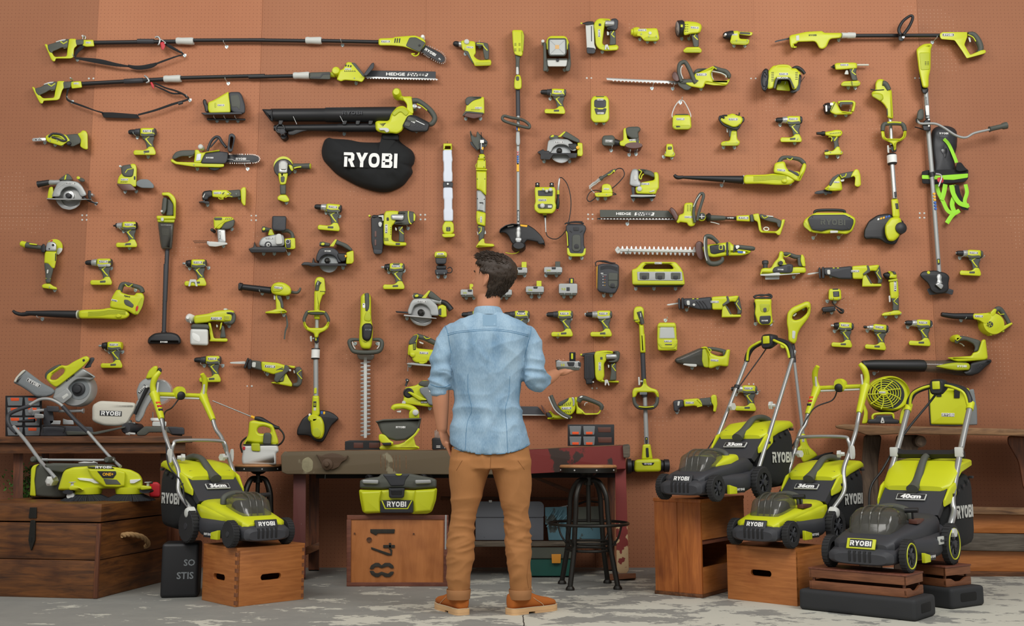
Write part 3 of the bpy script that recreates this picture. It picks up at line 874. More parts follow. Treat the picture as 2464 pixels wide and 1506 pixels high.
# ================================================================ reading points from an enlarged detail
ZF_=[0.0,0.0,1.0]
def ZF(x=0.0,y=0.0,s=1.0):ZF_[0],ZF_[1],ZF_[2]=x,y,s
def zp(p):
 p=pts(p)
 return[(ZF_[0]+a[0]/ZF_[2],ZF_[1]+a[1]/ZF_[2])+tuple(a[2:])for a in p]
def z1(x,y):return ZF_[0]+x/ZF_[2],ZF_[1]+y/ZF_[2]
_P,_L,_C,_S,_G_,_X,_begin=P,L,C,S,G,X,begin
def P(name,m,outer,d0,d1,bev=2.0,R=4.0,holes=(),sub=False,n=3,label=None):
 return _P(name,m,zp(outer),d0,d1,bev,R,[zp(h)for h in holes],sub,n,label)
def X(name,m,outer,d0,d1,sub=False,label=None):
 return _P(name,m,zp(outer),d0,d1,.6,.7,(),sub,1,label)
def L(name,m,x0,y0,x1,y1,d,st,sub=False,N=20,d2=None,label=None):
 a,b=z1(x0,y0),z1(x1,y1)
 return _L(name,m,a[0],a[1],b[0],b[1],d,[(t,r/ZF_[2])for t,r in st],sub,N,d2,label)
def C(name,m,cx,cy,prof,sub=False,N=32,label=None,sy=1.0):
 a=z1(cx,cy)
 return _C(name,m,a[0],a[1],[(d,r/ZF_[2])for d,r in prof],sub,N,label,sy)
def S(name,m,path,r,d=0.03,sub=False,closed=False,flat=1.0,N=10,seg=5,label=None,fdir=None,smooth=True):
 r=[q/ZF_[2]for q in r]if isinstance(r,(list,tuple))else r/ZF_[2]
 return _S(name,m,zp(path),r,d,sub,closed,flat,N,seg,label,fdir,smooth)
def G(cx,cy,w_,d,ang=0.0,plate='pl',sz=1.0,ink='ink',txt=None,pad=1.22,bold=.02,padh=None,rim='ink'):
 a=z1(cx,cy)
 return _G_(a[0],a[1],w_/ZF_[2],d,ang,plate,sz,ink,txt,pad,bold,padh/ZF_[2]if padh else None,rim)
def begin(name,label,cat,cx,cy,group=None,Y=None):
 a=z1(cx,cy);return _begin(name,label,cat,a[0],a[1],group,Y)
NS=dict(smooth=False);FL=dict(smooth=False,flat=.4);SW=dict(flat=.15,fdir=Vector((0,1,0)))
def GS(path,r,d=.03,**k):return S('grip_stripe','li',path,r,d,**k)
def recess(m,poly,d,sub=False,name='recess',bev=.5,R=1.5):
 return P(name,m,poly,d-.006,d+.0012,bev,R,sub=sub,n=2)
def vents(poly_list,d,m='bk',name='vent'):
 for q in poly_list:recess(m,q,d,name=name)
def W(txt,x,y,d,w_,ink='ink',r=0,sz=1.0):
 me=text_mesh(txt,ink,.03)if txt else logo_mesh(ink)
 return put('lettering' if txt else'logo_lettering',me,CUR['root'],mapf(*z1(x,y),d),w_/ZF_[2]*CUR['m'],(0,r,0),sz)
_HOOK={}
def hookmesh():
 if'h' in _HOOK:return _HOOK['h']
 mp=lambda x,y,d:Vector((x,-d,y))
 poly=[(-.011,.011),(.011,.011),(.011,-.004),(0,-.014),(-.011,-.004)]
 v,f=prism_geo(poly,[],0,.0025,.0,.003,mp,2)
 v2,f2=sweep_geo(catmull([Vector((0,0,.002)),Vector((0,-.04,.002)),Vector((0,-.075,.003)),Vector((0,-.085,.012))],4),.0022,6)
 b=len(v);v=v+v2;f=f+[tuple(i+b for i in t)for t in f2]
 me=bpy.data.meshes.new('peg_hook');me.from_pydata(v,[],f);me.update();fixnormals(me)
 for p in me.polygons:p.use_smooth=True
 me.set_sharp_from_angle(angle=radians(35));me.materials.append(MATS['zinc']);_HOOK['h']=me
 return me
mat('zinc','C3D2D4',.3,.25)
def H(short,pos,small=1.0,word='under'):
 ps=zp(pos);k=len(ps)
 w_={1:[''],2:['left ','right '],3:['left ','middle ','right '],4:['leftmost ','second ','third ','rightmost ']}[k]
 for i,p in enumerate(sorted(ps)):
  o=bpy.data.objects.new('peg_hook',hookmesh());COL.objects.link(o)
  o.location=at(p[0],p[1],D-.0005);o.scale=(small*1.1,)*3
  tag(o,f"{w_[i]}small silver peg hook {word} the {short}",'hook','peg hooks')
  # ================================================================ pistol shaped tools
def drill(cx,cy,s,label,nose='chuck',ang=0.0,clip=False,short=None,hooks=None,cat='drill',name='cordless_drill',body='li',back='gr',top=None,cut=False,group='cordless drills and drivers on the pegboard',foot='li',grip='gr',silver=False):
 ZF();a=radians(ang);ca,sa=cos(a),sin(a)
 def q(l):return[(cx+(x*ca-y*sa)*s,cy+(x*sa+y*ca)*s)for x,y in pts(l)]
 def q1(x,y):return q([(x,y)])[0]
 begin(name,label,cat,cx,cy+20*s,group)
 ax=.042
 def lat(nm,m,x0,x1,st,y=0,sub=False):
  (p0,p1)=q1(x0,y),q1(x1,y);L(nm,m,p0[0],p0[1],p1[0],p1[1],ax,[(t,r*s)for t,r in st],sub)
 P('motor_housing',body,q('~-17,-8 5-1.5 24,0 3,2.5 0,14 -7,2 -25,0'),ax-.026,ax+.026,3.2*s,4*s)
 P('side_band','gr' if not silver else'al',q('~-17,2 11,2 18-2 3,4 -2,3 -27,1'),ax-.027,ax+.0272,1,3)
 if back:lat('end_cap',back,12,18,[(0,8.6),(.5,8.9),(.85,7.8),(1,5)])
 if nose in('chuck','chuck_silver','chuck_collar'):
  lat('gear_collar',{'chuck':'dk','chuck_silver':'si','chuck_collar':'al'}[nose],-28,-16,[(0,6.6),(.1,7.4),(.45,7.4),(.5,8.0),(.95,8.2),(1,8)])
  lat('chuck','bk',-43,-27,[(0,2.2),(.05,4.4),(.25,5.6),(.6,6.1),(1,6.3)])
  lat('chuck_jaw','si',-44.5,-43,[(0,1.2),(1,2.2)])
 elif nose=='impact':
  lat('nose_ring','bk',-29,-16,[(0,4),(.12,7),(.45,7.6),(.5,8.2),(1,8.4)])
  lat('bit_holder','si',-36,-28,[(0,2.4),(.3,3.4),(.4,2.6),(1,2.8)])
 elif nose=='wrench':
  lat('nose_cone','si',-30,-16,[(0,4.5),(.1,6.4),(.35,7),(.9,7.8),(1,8)])
  lat('nose_ring','bk',-33,-29,[(0,4),(.3,6),(1,6.4)])
  lat('square_drive','iron',-38,-32,[(0,2.2),(1,2.4)])
 elif nose=='driver':
  lat('nose_cone','si',-32,-16,[(0,3),(.3,4),(.34,5.4),(.7,6),(.74,7),(1,7.6)])
  lat('bit_holder','bk',-39,-31,[(0,3),(.5,3.6),(1,2.4)])
 P('grip',grip,q('~-14,7 27-1 2,8 -4,8 4,18 -17,0 -2-14 -4-8 -5-4'),ax-.017,ax+.017,3*s,5*s)
 P('trigger','bk',q('~-14,10 5,0 3,9 -5-2'),ax-.008,ax+.009,1,2)
 P('grip_stripe','li',q('~-9,9 16-1 -10,7 6,8 6,6 -2,2 -6-6 -8-10 9-5 -11,1'),ax,ax+.0195,.4,.6,n=1)
 if foot:P('battery_foot',foot,q('~-33,44 4-4.5 5,.5 16,0 6-3 4-5 10,0 5,10 1,5 -2,4 -47,0'),ax-.040,ax+.036,2.4*s,3*s)
 recess('gr',q('~-10,41.5 13-1 0,5 -13,.5'),ax+.036,name='foot_label')
 if clip:P('belt_clip','pa',q('~-20,36 14,0 4,16 -5,0 -2-10 -8,0 -2,10 -5,0'),ax+.034,ax+.044,.8,2)
 if top:recess(top,q('-10,-9 8,-9 4,-4 -8,-4'),ax+.026,name='top_label')
 c0=q1(-2,-2.5)
 G(c0[0],c0[1],15*s,ax+.0265,-ang,sz=1.1)
 if short:H(short,hooks or[q1(-24,16),q1(17,16)])
GD='cordless drills and drivers on the pegboard'
drill(356,318,1.08,'lime cordless drill left of the chainsaw and under the strap of the pole hedge cutter',short='drill left of the chainsaw',hooks=[(331,331),(357,378)])
drill(312,543,1.02,'lime impact wrench with silver nose hanging left of the upright stick vacuum','wrench',back='bk',short='impact wrench with silver nose',hooks=[(312,597),(298,557)])
drill(251,632,1.05,'lime and grey drill with black chuck above the left leaf blower handle','chuck_collar',silver=True,top='li',short='drill above the left blower handle',hooks=[(268,646)])
drill(478,634,1.06,'lime impact driver with a silver belt clip right of the stick vacuum tube','impact',clip=True,cat='driver',name='impact_driver',short='driver with belt clip',hooks=[(457,646),(502,645)])
drill(276,832,1.05,'lime impact driver above the left mitre saws next to the vacuum floor head','impact',back='li',cat='driver',name='impact_driver',short='driver by the vacuum floor head',hooks=[(264,847),(295,847)])
drill(513,866,1.05,'lime drill partly behind the handlebar of the left mower','chuck',short='drill behind the left mower handlebar',hooks=[(492,880),(536,880)])
drill(803,501,1.07,'lime drill with silver collar hanging below the big black leaf bag','chuck_silver',ang=5,back='dk',short='drill below the leaf bag',hooks=[(785,512),(817,521)])
drill(955,643,1.04,'compact lime impact driver above the round bladed saw with black dust spout','impact',cat='driver',name='impact_driver',top='gr',short='compact driver',hooks=[(936,655),(972,652)])
drill(1344,223,1.0,'lime drill under the square floodlight','chuck',ang=2,short='drill under the floodlight',hooks=[(1324,238),(1351,238)])
drill(1911,289,1.04,'lime drill with silver collar under the tyre compressor','chuck_silver',back='dk',short='drill under the compressor',hooks=[(1877,301),(1912,345)])
drill(2345,611,1.03,'lime drill alone at the far right beside the brushcutter guard','chuck_collar',ang=3,short='drill at the far right',hooks=[(2309,621),(2355,624)])
drill(1256,757,1.03,'lime drill half hidden behind the right shoulder of the man','chuck',top='gr',short='drill behind the shoulder',hooks=[(1270,771)])
drill(1360,757,1.04,'lime drill with black chuck right of the man, below the thick battery','chuck',short='drill right of the shoulder',hooks=[(1373,768),(1342,810)])
drill(1454,757,1.04,'lime and silver hammer drill below the tall black charger','chuck_collar',silver=True,short='hammer drill below the charger',hooks=[(1411,757),(1464,768),(1454,808)])
drill(1154,757,1.0,'drill mostly hidden behind the left shoulder of the man, only its chuck showing','chuck')
drill(1803,937,1.02,'lime drill seen between the two tubes of the raised mower handle','chuck_silver',ang=2,short='drill between the mower handle tubes',hooks=[(1771,949),(1821,945)])
drill(2035,785,1.0,'lime impact driver, left of the three tools in a row below the small adaptor','impact',back='dk',ang=3,cat='driver',name='impact_driver',short='left driver of the row of three',hooks=[(2008,797),(2025,800)])
drill(2118,790,1.02,'lime screwdriver with silver nose, middle of the three in a row at the right','driver',ang=5,back='dk',cat='driver',name='impact_driver',short='middle driver of the row of three',hooks=[(2087,796),(2128,803)])
drill(2223,779,1.05,'lime drill with fat silver collar, rightmost of the row of three','chuck_silver',ang=3,back='dk',short='right drill of the row of three',hooks=[(2184,787),(2231,790)])
# ================================================================ tools on the wall, left part
def rear_handle(z,flip=False):
 """the D shaped trigger handle at the rear of the pole tools"""
 P('rear_handle','li',z['body'],.02,.07,2,4,holes=z.get('holes',()))
 P('grip','gr',z['grip'],.016,.074,2.5,4)
 # --- pole pruning saw (frame A for the left end, B for the head)
ZF(0,60,3.766)
begin('pole_saw','long pole pruning saw, topmost tool at the left with a small black chain bar','saw',1500,150)
P('rear_handle','li','~402,175 23-3 23,43 47,75 110-5 7-70 13-90 65,0 10,65 -28,20 -7,85 -25,10 -135,0 -5,25 -20,2 -18-22 -32-75',.018,.072,2,4,n=3)
P('grip','gr','~430,180 70-20 60-27 65-8 -13,80 -12,0 -40,0 -40,20 -40,15 -5,15 -25-5 -18-35',.014,.076,2.5,4)
P('lock_lever','pa','~505,150 55-18 40-4 -10,12 -45,8 -37,10',.04,.078,.8,2)
P('trigger','wh','~565,200 50-10 -5,18 -30,7',.035,.06,1,2)
GS('~548,150 27,20 35-20',5,.076,**FL)
P('coupler','gr','~680,135 80-5 -2,48 -68,7',.016,.074,2.5,3)
P('coupler','li','~750,135 96,0 10,60 -76,3 -35-13',.018,.07,2.5,3)
G(800,160,34,.0705,sz=1.3)
L('pole','bk',850,162,1610,150,.045,[(0,19),(1,19)])
L('foam_grip','dk',1245,150,1400,150,.045,[(0,20),(.03,24),(.97,24),(1,20)])
L('pole_lock','pa',1600,145,1755,148,.045,[(0,28),(.1,32),(.3,30),(.9,34),(1,30)])
L('pole','bk',1750,140,2400,137,.045,[(0,17),(1,17)])
C('hanger_ring','si',762,112,[(.03,10),(.05,12),(.06,8)],N=16)
S('hanger_ring','si','~750,130 2-25 13-5 11,8 -6,22',4,.06)
S('clip','st','~1405,115 25-7 20,22 -10,45 -12,5',[8,10,9,7,4],.075)
S('clip','st','~1455,130 25,15 20,20 -20,5',6,.075)
P('release_tab','red','~1450,160 30-10 20,40 -22,42 -16-17',.07,.082,1,3)
ZF(600,60,3.766)
L('pole','bk',-5,137,520,145,.045,[(0,17),(1,17)])
L('pole_lock','pa',512,140,655,143,.045,[(0,28),(.1,32),(.3,30),(.9,34),(1,30)])
L('pole','bk',650,143,1180,155,.045,[(0,17),(1,17)])
P('saw_head','li','~1170,122 130-4 20-10 180-13 60,20 40,35 -10,35 -50,65 -100-38 -40-14 -100-10 -130-2',.015,.078,3.5,5)
P('bar_cover','gr','~1450,112 60-2 88,50 -53,88 -65-26 -65-32',.03,.082,2.5,4)
C('oil_cap','wh',1575,125,[(.03,18),(.07,18),(.078,12)])
S('branch_hook','li','~1540,235 -10,33 -30,14 -30-20 30,0',6,.05)
C('bar_bolt','bk',1542,186,[(.08,11),(.086,9)],N=12)
vents([[(1318+k*20,120),(1330+k*20,120),(1322+k*20,165),(1312+k*20,162)]for k in range(3)],.078)
G(1235,150,62,.0785,0)
CHN=[]
P('guide_bar','pl','~1568,185 22-5 150,75 32,40 -2,35 -30,15 -50-25 -140-80',.045,.055,.6,6)
def chain(path,r,d,m='st',closed=False,step=9):
 """toothed chain along a line of points given in the current detail"""
 p=[Vector(q)for q in zp(path)]
 pl=catmull([Vector((q.x,q.y,0))for q in p],10,closed)
 v,f=[],[];acc=0.0;prev=pl[0]
 for q in pl[1:]:
  seg=(q-prev).length
  acc+=seg
  if acc>=step/ZF_[2]*1.0:
   acc=0;t=(q-prev).normalized();n=Vector((-t.y,t.x,0));h=r/ZF_[2]
   b=len(v)
   for dd in(d-.004,d+.004):
    for a in(-h,h*.9):
     for c in(-h,h):
      w2=q+t*a*.55+n*c
      v.append(mapf(w2.x,w2.y,dd))
   f+=[tuple(b+i for i in t2)for t2 in((0,1,3,2),(4,6,7,5),(0,4,5,1),(2,3,7,6),(0,2,6,4),(1,5,7,3))]
  prev=q
 o=_add('saw_chain',v,f,m,False,0)
 return o
chain('~1565,180 85,20 95,50 33,50 -8,38 -35,10 -85-40 -102-65',5,.05,step=13)
G(1640,245,115,.056,-32,plate=None)
put('lettering',text_mesh('8in','ink'),CUR['root'],mapf(*z1(1725,308),.056),.018,(0,radians(32),0))
H('pole saw','-205,200 845,185')
# --- carrying straps
def strap(name,label,parts_,hooks=None):
 begin(name,label,'strap',*parts_[0][1])
 for nm,_,path,r,d,fl in parts_:S(nm,'strap',path,r,d,flat=fl,seg=5,fdir=Vector((.25,1,.2)))
ZF(0,60,3.766)
strap('shoulder_strap','black shoulder strap looped below the topmost pole saw',[('webbing',(1100,350),'~775,150 -35,50 -40,40 -20,55 40,10 180,25 150,30 110,15',[14,20,18,8,12,22,16,9],.06,.18),('shoulder_pad',0,'~1160,370 60,15 70,0 80-15 50-20',[12,18,20,20,12],.05,.35),('webbing',0,'~1415,352 85-32 100-35 60-20 -40-25 -80-45 -40-25',[9,9,7,6,10,15,9],.06,.2)])
strap('shoulder_strap','black shoulder strap with a flat pad looped below the pole hedge cutter',[('webbing',(1100,820),'~665,515 -35,25 -18,60 -7,60 25,30 120,45 110,40 70,20',[12,22,9,8,9,9,6,8],.06,.2),('webbing',0,'~1250,815 150-40 160-55 140-45 -20-35 -80-40 -100-30 -100-45',[9,10,11,9,9,9,8,8],.06,.2),('webbing',0,'~1690,660 -40-35 -90-5 -80-35 -80-35',[5,7,8,8,6],.05,.2)])
P('shoulder_pad','strap','~915,790 105,2 225,18 23,38 -168-3 -160-5',.03,.045,1.5,2)
S('buckle','bk','1615,712 1655,700',16,.06,flat=.5)
H('top strap corner','703,318 1675,278',word='holding')
H('lower strap corner','655,698 1722,683',word='holding')
# --- pole hedge cutter
begin('pole_hedge_cutter','long pole hedge cutter second from the top at the left with a toothed blade','hedge cutter',1400,500)
P('rear_handle','li','~288,562 22,0 25,48 55,55 100-5 10-60 20-92 65,0 5,52 -25,30 -25,80 -20,12 -125,6 -7,26 -23-2 -35-62',.018,.072,2,4)
P('grip','gr','~315,575 55-13 70-44 80-6 -20,78 -50,0 -30,20 -55,25 -15,5 -25-25',.014,.076,2.5,4)
P('lock_lever','pa','~395,535 45-17 50-5 -10,11 -40,8 -42,11',.04,.078,.8,2)
P('trigger','wh','~455,580 50-8 -5,18 -35,8',.035,.06,1,2)
GS('~435,535 30,20 35-25',5,.076,**FL)
P('coupler','gr','~568,515 82-3 -10,58 -65,10',.016,.074,2.5,3)
P('coupler','li','~635,515 100-7 10,60 -95,10',.018,.07,2.5,3)
G(690,530,32,.0705,2,sz=1.3)
L('pole','bk',740,535,1500,492,.045,[(0,19),(1,19)])
L('foam_grip','dk',1125,513,1300,503,.045,[(0,20),(.03,24),(.97,24),(1,20)])
L('pole_lock','pa',1488,490,1640,487,.045,[(0,28),(.1,32),(.3,30),(.9,34),(1,30)])
L('pole','bk',1636,480,2400,460,.045,[(0,17),(1,17)])
S('clip','st','~1310,460 25,20 15,30 -25,15',[8,10,9,7],.075)
P('release_tab','red','~1360,520 15-5 20,30 0,43 -20-28',.07,.082,1,3)
C('hanger_ring','si',655,495,[(.03,9),(.06,9),(.065,5)],N=14)
ZF(600,60,3.766)
L('pole','bk',-5,472,410,462,.045,[(0,17),(1,17)])
L('pole_lock','pa',400,460,545,458,.045,[(0,27),(.1,31),(.3,29),(.9,34),(1,32)])
P('blade_joint','gr','~545,430 190-5 0,70 -190-5',.012,.08,3,4)
P('joint_groove','dk','~560,470 80,0 20-30 75-4 0,10 -67,4 -23,30 -85,0',.07,.082,.4,1)
L('pivot','l2',735,452,775,450,.045,[(0,22),(1,26)])
C('pivot_knob','li',796,440,[(.02,38),(.075,38),(.085,30),(.088,14)])
P('motor_head','li','~820,410 30-10 35-67 75,12 70,95 20,40 -30,42 -35-12 -125-10 -30,15 -40-20 10-25',.012,.085,3.5,5)
P('head_stripe','gr','~920,340 40,5 85,110 15,15 -30,0',.02,.087,1.5,3)
vents([[(870+k*22,358+k*3),(884+k*22,360+k*3),(880+k*22,378+k*3),(866+k*22,376+k*3)]for k in range(3)]+[[(860+k*18,412),(868+k*18,412),(872+k*18,426),(864+k*18,426)]for k in range(6)],.085)
G(893,400,44,.0855)
P('hand_shield','dk','~1030,455 80-110 20-5 2,45 -72,80',.01,.12,2,6)
P('sweep_guard','dk','~1080,412 610,10 -2,70 -628-17',.045,.056,1,2)
P('cutting_blade','si',[(1040,474)]+[(1060+k*26+o,y)for k in range(25)for o,y in((0,478+k*.6),(8,488+k*.6),(18,488+k*.6),(22,479+k*.6))]+[(1715,495),(1690,484),(1040,466)],.055,.062,.2,.5,n=1)
W('HEDGE',1325,446,.058,170,r=0.02,sz=.7)
P('label_patch','ink','~1440,434 182,6 -12,26 -180-4',.05,.058,.2,.5,n=1)
W('SWEEP',1525,451,.0595,165,ink='pl',r=0.02,sz=.7)
H('pole hedge cutter','-190,532 968,530')
# --- grass shear / battery mower head top
ZF(0,60,3.766)
begin('hand_shear_sander','lime orbital tool with dark dust bin on wire hooks right of the strap','tool',2030,720)
CUR['root'].name='dust_box_tool'
P('tool_body','li','~1885,700 45-15 120-70 20-13 15,98 5,95 -190,5 -15-30',.01,.10,3.5,5)
P('dust_bin','dk','~2068,608 102-2 25,34 30,100 -5,60 -35,5 -90-15 -15-90',.008,.105,4,8)
P('bin_panel','gr','~2085,640 75-10 20,70 -10,75 -20-35 -50,5',.1,.107,1,4)
P('front_knob','bk','~1838,680 17-10 17,15 -2,20 18,25 -3,60 -25-2 -10-53 -12-25',.02,.09,2.5,4)
P('base_shoe','dk','~1820,795 360-5 20,18 -350,7',.0,.12,1.5,2)
P('base_plate','bk','~1870,845 355,3 0,17 -345,0',.0,.05,1.5,2)
recess('l2','~1943,705 17,0 0,45 -17,0',.10)
G(2002,727,48,.1005)
H('dust box tool','~1968,872 92,0 97,0')
# --- mini chain pruner
begin('pruning_saw','small chain pruner lying level at the far left below the poles','saw',540,1040)
P('battery_foot','li','~700,985 30-10 15-20 30,3 20,27 2,140 -17,5 -30-10 -25-20 10-60',.005,.085,2.5,4)
P('grip','gr','~590,995 110-10 35,25 0,60 -75,35 -40-10 -20-35',.015,.075,3,5)
P('motor_housing','li','~415,1005 55-25 130,15 40,55 -50,25 -30,25 -130-40 -18-30',.012,.08,3,5)
S('hand_guard','dk','~440,1015 40-30 80,10 40,45 -30,10 -50-20 -50-15',9,.085)
S('body_stripe','l2','~480,1000 60,10 30,25',5,.088)
P('guide_bar','si','~290,1035 10-10 115-5 0,30 -115,5 -8-7',.04,.052,.6,3)
vents(['~320,1033 12,0 0,13 -12,0','~350,1033 8,0 0,13 -8,0','~366,1033 8,0 0,13 -8,0'],.052)
C('knob','bk',640,1085,[(.05,22),(.085,20),(.09,12)])
H('chain pruner','~408,1068 94,20 63,0')
# --- chainsaw
begin('chainsaw','grey and lime chainsaw with long printed bar left of the angle grinder','chainsaw',1830,1200)
P('lower_housing','li','~1547,1220 13-5 40,25 155,5 275,10 2,30 -42,7 -240-7 -160-23 -40-22',.01,.085,2.5,4)
P('grip','gr','~1560,1195 30-45 60-15 125-2 -15,47 -45,10 -75,0 -50,25 -25,0',.02,.08,3,6)
P('rear_housing','li','~1765,1130 35,0 15,30 175-30 0,15 -130,20 -20,35 -20,50 -65,0 10-60',.012,.088,2.5,4)
P('side_panel','dk','~1860,1165 140-20 70,10 -10,75 -20,28 -220-3 10-35',.02,.095,3,4)
P('sight_window','tube','~1785,1170 37-5 -4,60 -43,7',.05,.092,.8,2)
P('trigger','wh','~1705,1190 60-12 -25,12 -25,15',.04,.06,1,2)
S('front_handle','dk','~1880,1140 30-80 40-42 35,2 25,40 40,50',[12,12,13,14,13,12],.07)
S('front_handle','dk','1905,1110 1975,1030',7,.09)
P('hand_guard','dk','~2060,1120 15-130 30-10 30,25 -10,55 -20,90 -35,0',.01,.14,2,6,holes=['~2080,1100 10-90 25,10 -7,60 -13,50'])
C('oil_cap','pa',1835,1120,[(.03,22),(.08,22),(.085,14)])
P('guide_bar','pl','~2040,1175 260,3 45,17 5,30 -30,20 -295,0',.05,.06,.6,10)
chain('~2060,1170 140,2 100,4 45,19 7,27 -32,25 -120,6 -175-1',5,.055,step=12)
P('bumper_foot','bk','~1880,1285 125,3 -20,22 -40,12 -45-10',.02,.07,2,4)
G(1900,1203,66,.096,0,plate=None)
G(2183,1213,92,.061,0,plate=None)
S('bar_line','ink','~2060,1215 45,3 20,12 140,2',1.8,.0605,**NS)
H('chainsaw','1790,1308 2245,1306')
# --- palm sander with dust box
begin('palm_sander','lime palm sander with a grey dust box sticking out to the right','sander',1180,1380)
P('tool_body','li','~1075,1375 115-120 40,5 10,40 -5,170 -55-8 -120-22',.01,.08,3,5)
P('grip','gr','~1095,1275 90-13 5,28 25,10 -10,80 -85-5 -20-30',.005,.09,4,8)
P('side_grip','dk','~1212,1370 16,0 0,35 -16-3',.05,.082,.8,2)
GS('~1135,1340 20-30 50-10',4,.09,**FL)
P('sanding_pad','br','~1060,1438 125,2 50,50 -5,12 -120-2 -50-50',.0,.10,1.5,3)
P('dust_box','cg','~1235,1420 35-22 75,0 50,52 0,30 -115-2 -45-23',.02,.08,2.5,6)
C('switch','wh',1102,1290,[(.06,10),(.09,10),(.095,6)],N=14)
vents([[(1095+k*9,1415),(1099+k*9,1415),(1096+k*9,1430),(1092+k*9,1430)]for k in range(7)],.08)
G(1128,1401,50,.0805)
ZF(0,400,4.707)
H('palm sander','1420,290 1545,287')
# --- circular saws
def circ_saw(cx,cy,r,label,guard,spout=None,short=None,hooks=None,base=None,handle=True,window=0.8,gcol='al',name='circular_saw',blade_d=.085,parts=None):
 begin(name,label,'saw',cx,cy)
begin('circular_saw','large silver circular saw with black dust nozzle pointing left, far left','saw',780,330)
P('motor_housing','li','~560,235 40-5 10,100 -20,35 -55,5 10-80',.0,.06,2.5,4)
P('top_handle','gr','~655,155 85-60 25-15 35,25 30,50 -70,10',.02,.09,3,6)
P('handle_stripe','li','~738,100 17-8 -10,58 -20,5',.05,.093,.8,2)
P('front_knob','gr','~880,118 70,22 18,25 -28,17 -55-22',.03,.10,3,6)
P('knob_cap','li','~865,120 20-8 27,13 -12,25 -30-5',.05,.103,1,3)
C('saw_blade','st',785,340,[(.035,150),(.04,152),(.045,150)],N=48)
P('upper_guard','al','~590,330 20-60 40-80 30-25 110-3 90,13 50,45 45,80 5,30 -50,15 -30-15 -15-50 -35-35 -60-17 -60,17 -40,45 -10,55 -90,0',.01,.095,3,6)
L('dust_spout','al',690,180,560,185,.06,[(0,28),(.5,26),(.9,30),(1,26)])
L('dust_nozzle','bk',570,180,430,205,.06,[(0,22),(.1,30),(.8,34),(1,38)])
C('blade_flange','si',785,340,[(.045,62),(.06,60),(.062,48),(.07,46),(.072,30),(.09,28),(.092,10)],N=32)
C('arbor_bolt','bk',785,338,[(.07,30),(.094,28),(.096,14)],N=20,sub=True)
P('lower_guard','si','~635,400 45-40 40,70 70,30 70-20 45-55 7,45 -52,45 -70,23 -90-20',.03,.06,1.5,6)
P('base_plate','st','~525,360 435,8 80,4 0,8 -140,3 -260-3 -110-6',.0,.13,1,1.5)
P('fence_bracket','bk','~1000,270 30,5 5,95 -30,2 -15-52',.05,.09,1.5,3)
C('wing_nut','si',1055,332,[(.05,18),(.08,16),(.085,8)],N=14)
S('depth_lever','dk','~940,345 60,45 80,30 20,10',[10,8,9,12],.07)
S('guard_line','pa','640,255 745,185',2.5,.096)
G(803,194,80,.0955)
H('large circular saw','1090,425')
# --- disc grinder with lime side handle
begin('angle_grinder','lime angle grinder hanging upright with its side handle to the left, far left','grinder',590,1120)
C('cutting_disc','li',620,918,[(.02,92),(.026,94),(.03,92)],N=40)
P('disc_edge','pa','~650,925 62,0 -12,40 -40,40 -20-15',.025,.034,.6,5)
P('disc_mark','red','~560,850 30-20 10,12 -35,20',.028,.0325,.3,1)
P('gear_head','si','~520,905 15-40 35-15 40,5 30,25 0,85 -130-5',.02,.09,3.5,6)
C('spindle_button','bk',603,893,[(.088,15),(.094,13)],N=14)
C('gear_screw','bk',560,935,[(.089,8),(.094,7)],N=10)
P('guard_collar','bk','~465,900 27-25 20,15 3,70 -15,20 -30-5 -10-35',.01,.095,2,5)
L('side_handle','gr',480,925,300,892,.05,[(0,24),(.3,26),(.8,34),(1,36)])
L('handle_end','li',300,892,235,872,.05,[(0,36),(.4,34),(.85,32),(1,22)])
P('handle_top','li','~330,868 90,12 0,15 -90-9',.06,.078,1,3)
P('motor_housing','li','~508,962 134,3 -2,95 -20,95 -30,5 -50-60 -40,0',.01,.085,3.5,5)
P('body_stripe','bk','~626,985 12,0 -6,90 -10-5',.06,.087,.4,1)
P('lower_body','gr','~500,1095 40-5 50,5 22,25 -12,80 -20,60 -5,65 -60,0 0-105 -10-70',.015,.082,3.5,6)
P('power_switch','pa','~530,1175 15-10 5,15 -5,35 -17,0',.07,.088,.8,3)
P('battery_foot','li','~472,1350 28-20 70,0 30,25 45,17 3,26 -48-3 -120-17',.0,.085,2.5,4)
S('body_band','l2','515,1270 575,1275',3,.08)
H('far left grinder','622,1405')
# ================================================================ tools on the wall, middle part
# --- leaf blower vacuum and its bag (frame B)
ZF(600,60,3.766)
begin('blower_vacuum','big lime and black garden vacuum with twin black tubes above the leaf bag','garden vacuum',900,850)
def tubeprof(nm,m,poly,d0,d1,bev,R=3):return P(nm,m,poly,d0,d1,bev,R)
L('suction_tube','bk',200,818,1330,812,.09,[(0,52),(0.0,58),(.43,60),(.44,66),(1,70)],N=28)
P('tube_mouth','bk','~110,762 105,2 0,112 -19,0',.035,.145,6,4)
P('tube_rib','dk','~690,748 595,2 15,18 -610-6',.05,.13,2,4)
W(None,930,795,.152,180,ink='dk',sz=.8)
L('blower_tube','bk',225,935,1150,930,.07,[(0,26),(.2,30),(.62,34),(.63,38),(1,40)],N=24)
C('wheel','bk',303,972,[(.01,48),(.09,48),(.10,42),(.10,34),(.088,30)],N=32)
C('wheel_hub','dk',303,972,[(.08,28),(.1,26),(.104,10)],N=20,sub=True)
for k in range(6):
 a=k*pi/3;S('wheel_spoke','dk',[(303+10*cos(a),972+10*sin(a)),(303+34*cos(a),972+34*sin(a))],4,.098,smooth=False,N=6)
C('wheel','bk',325,1025,[(.0,30),(.03,34),(.05,26)],N=24)
P('wheel_arm','bk','~345,965 50-10 35-20 118-5 -3,25 -65,13 -80,32 -50-2',.03,.085,3,4)
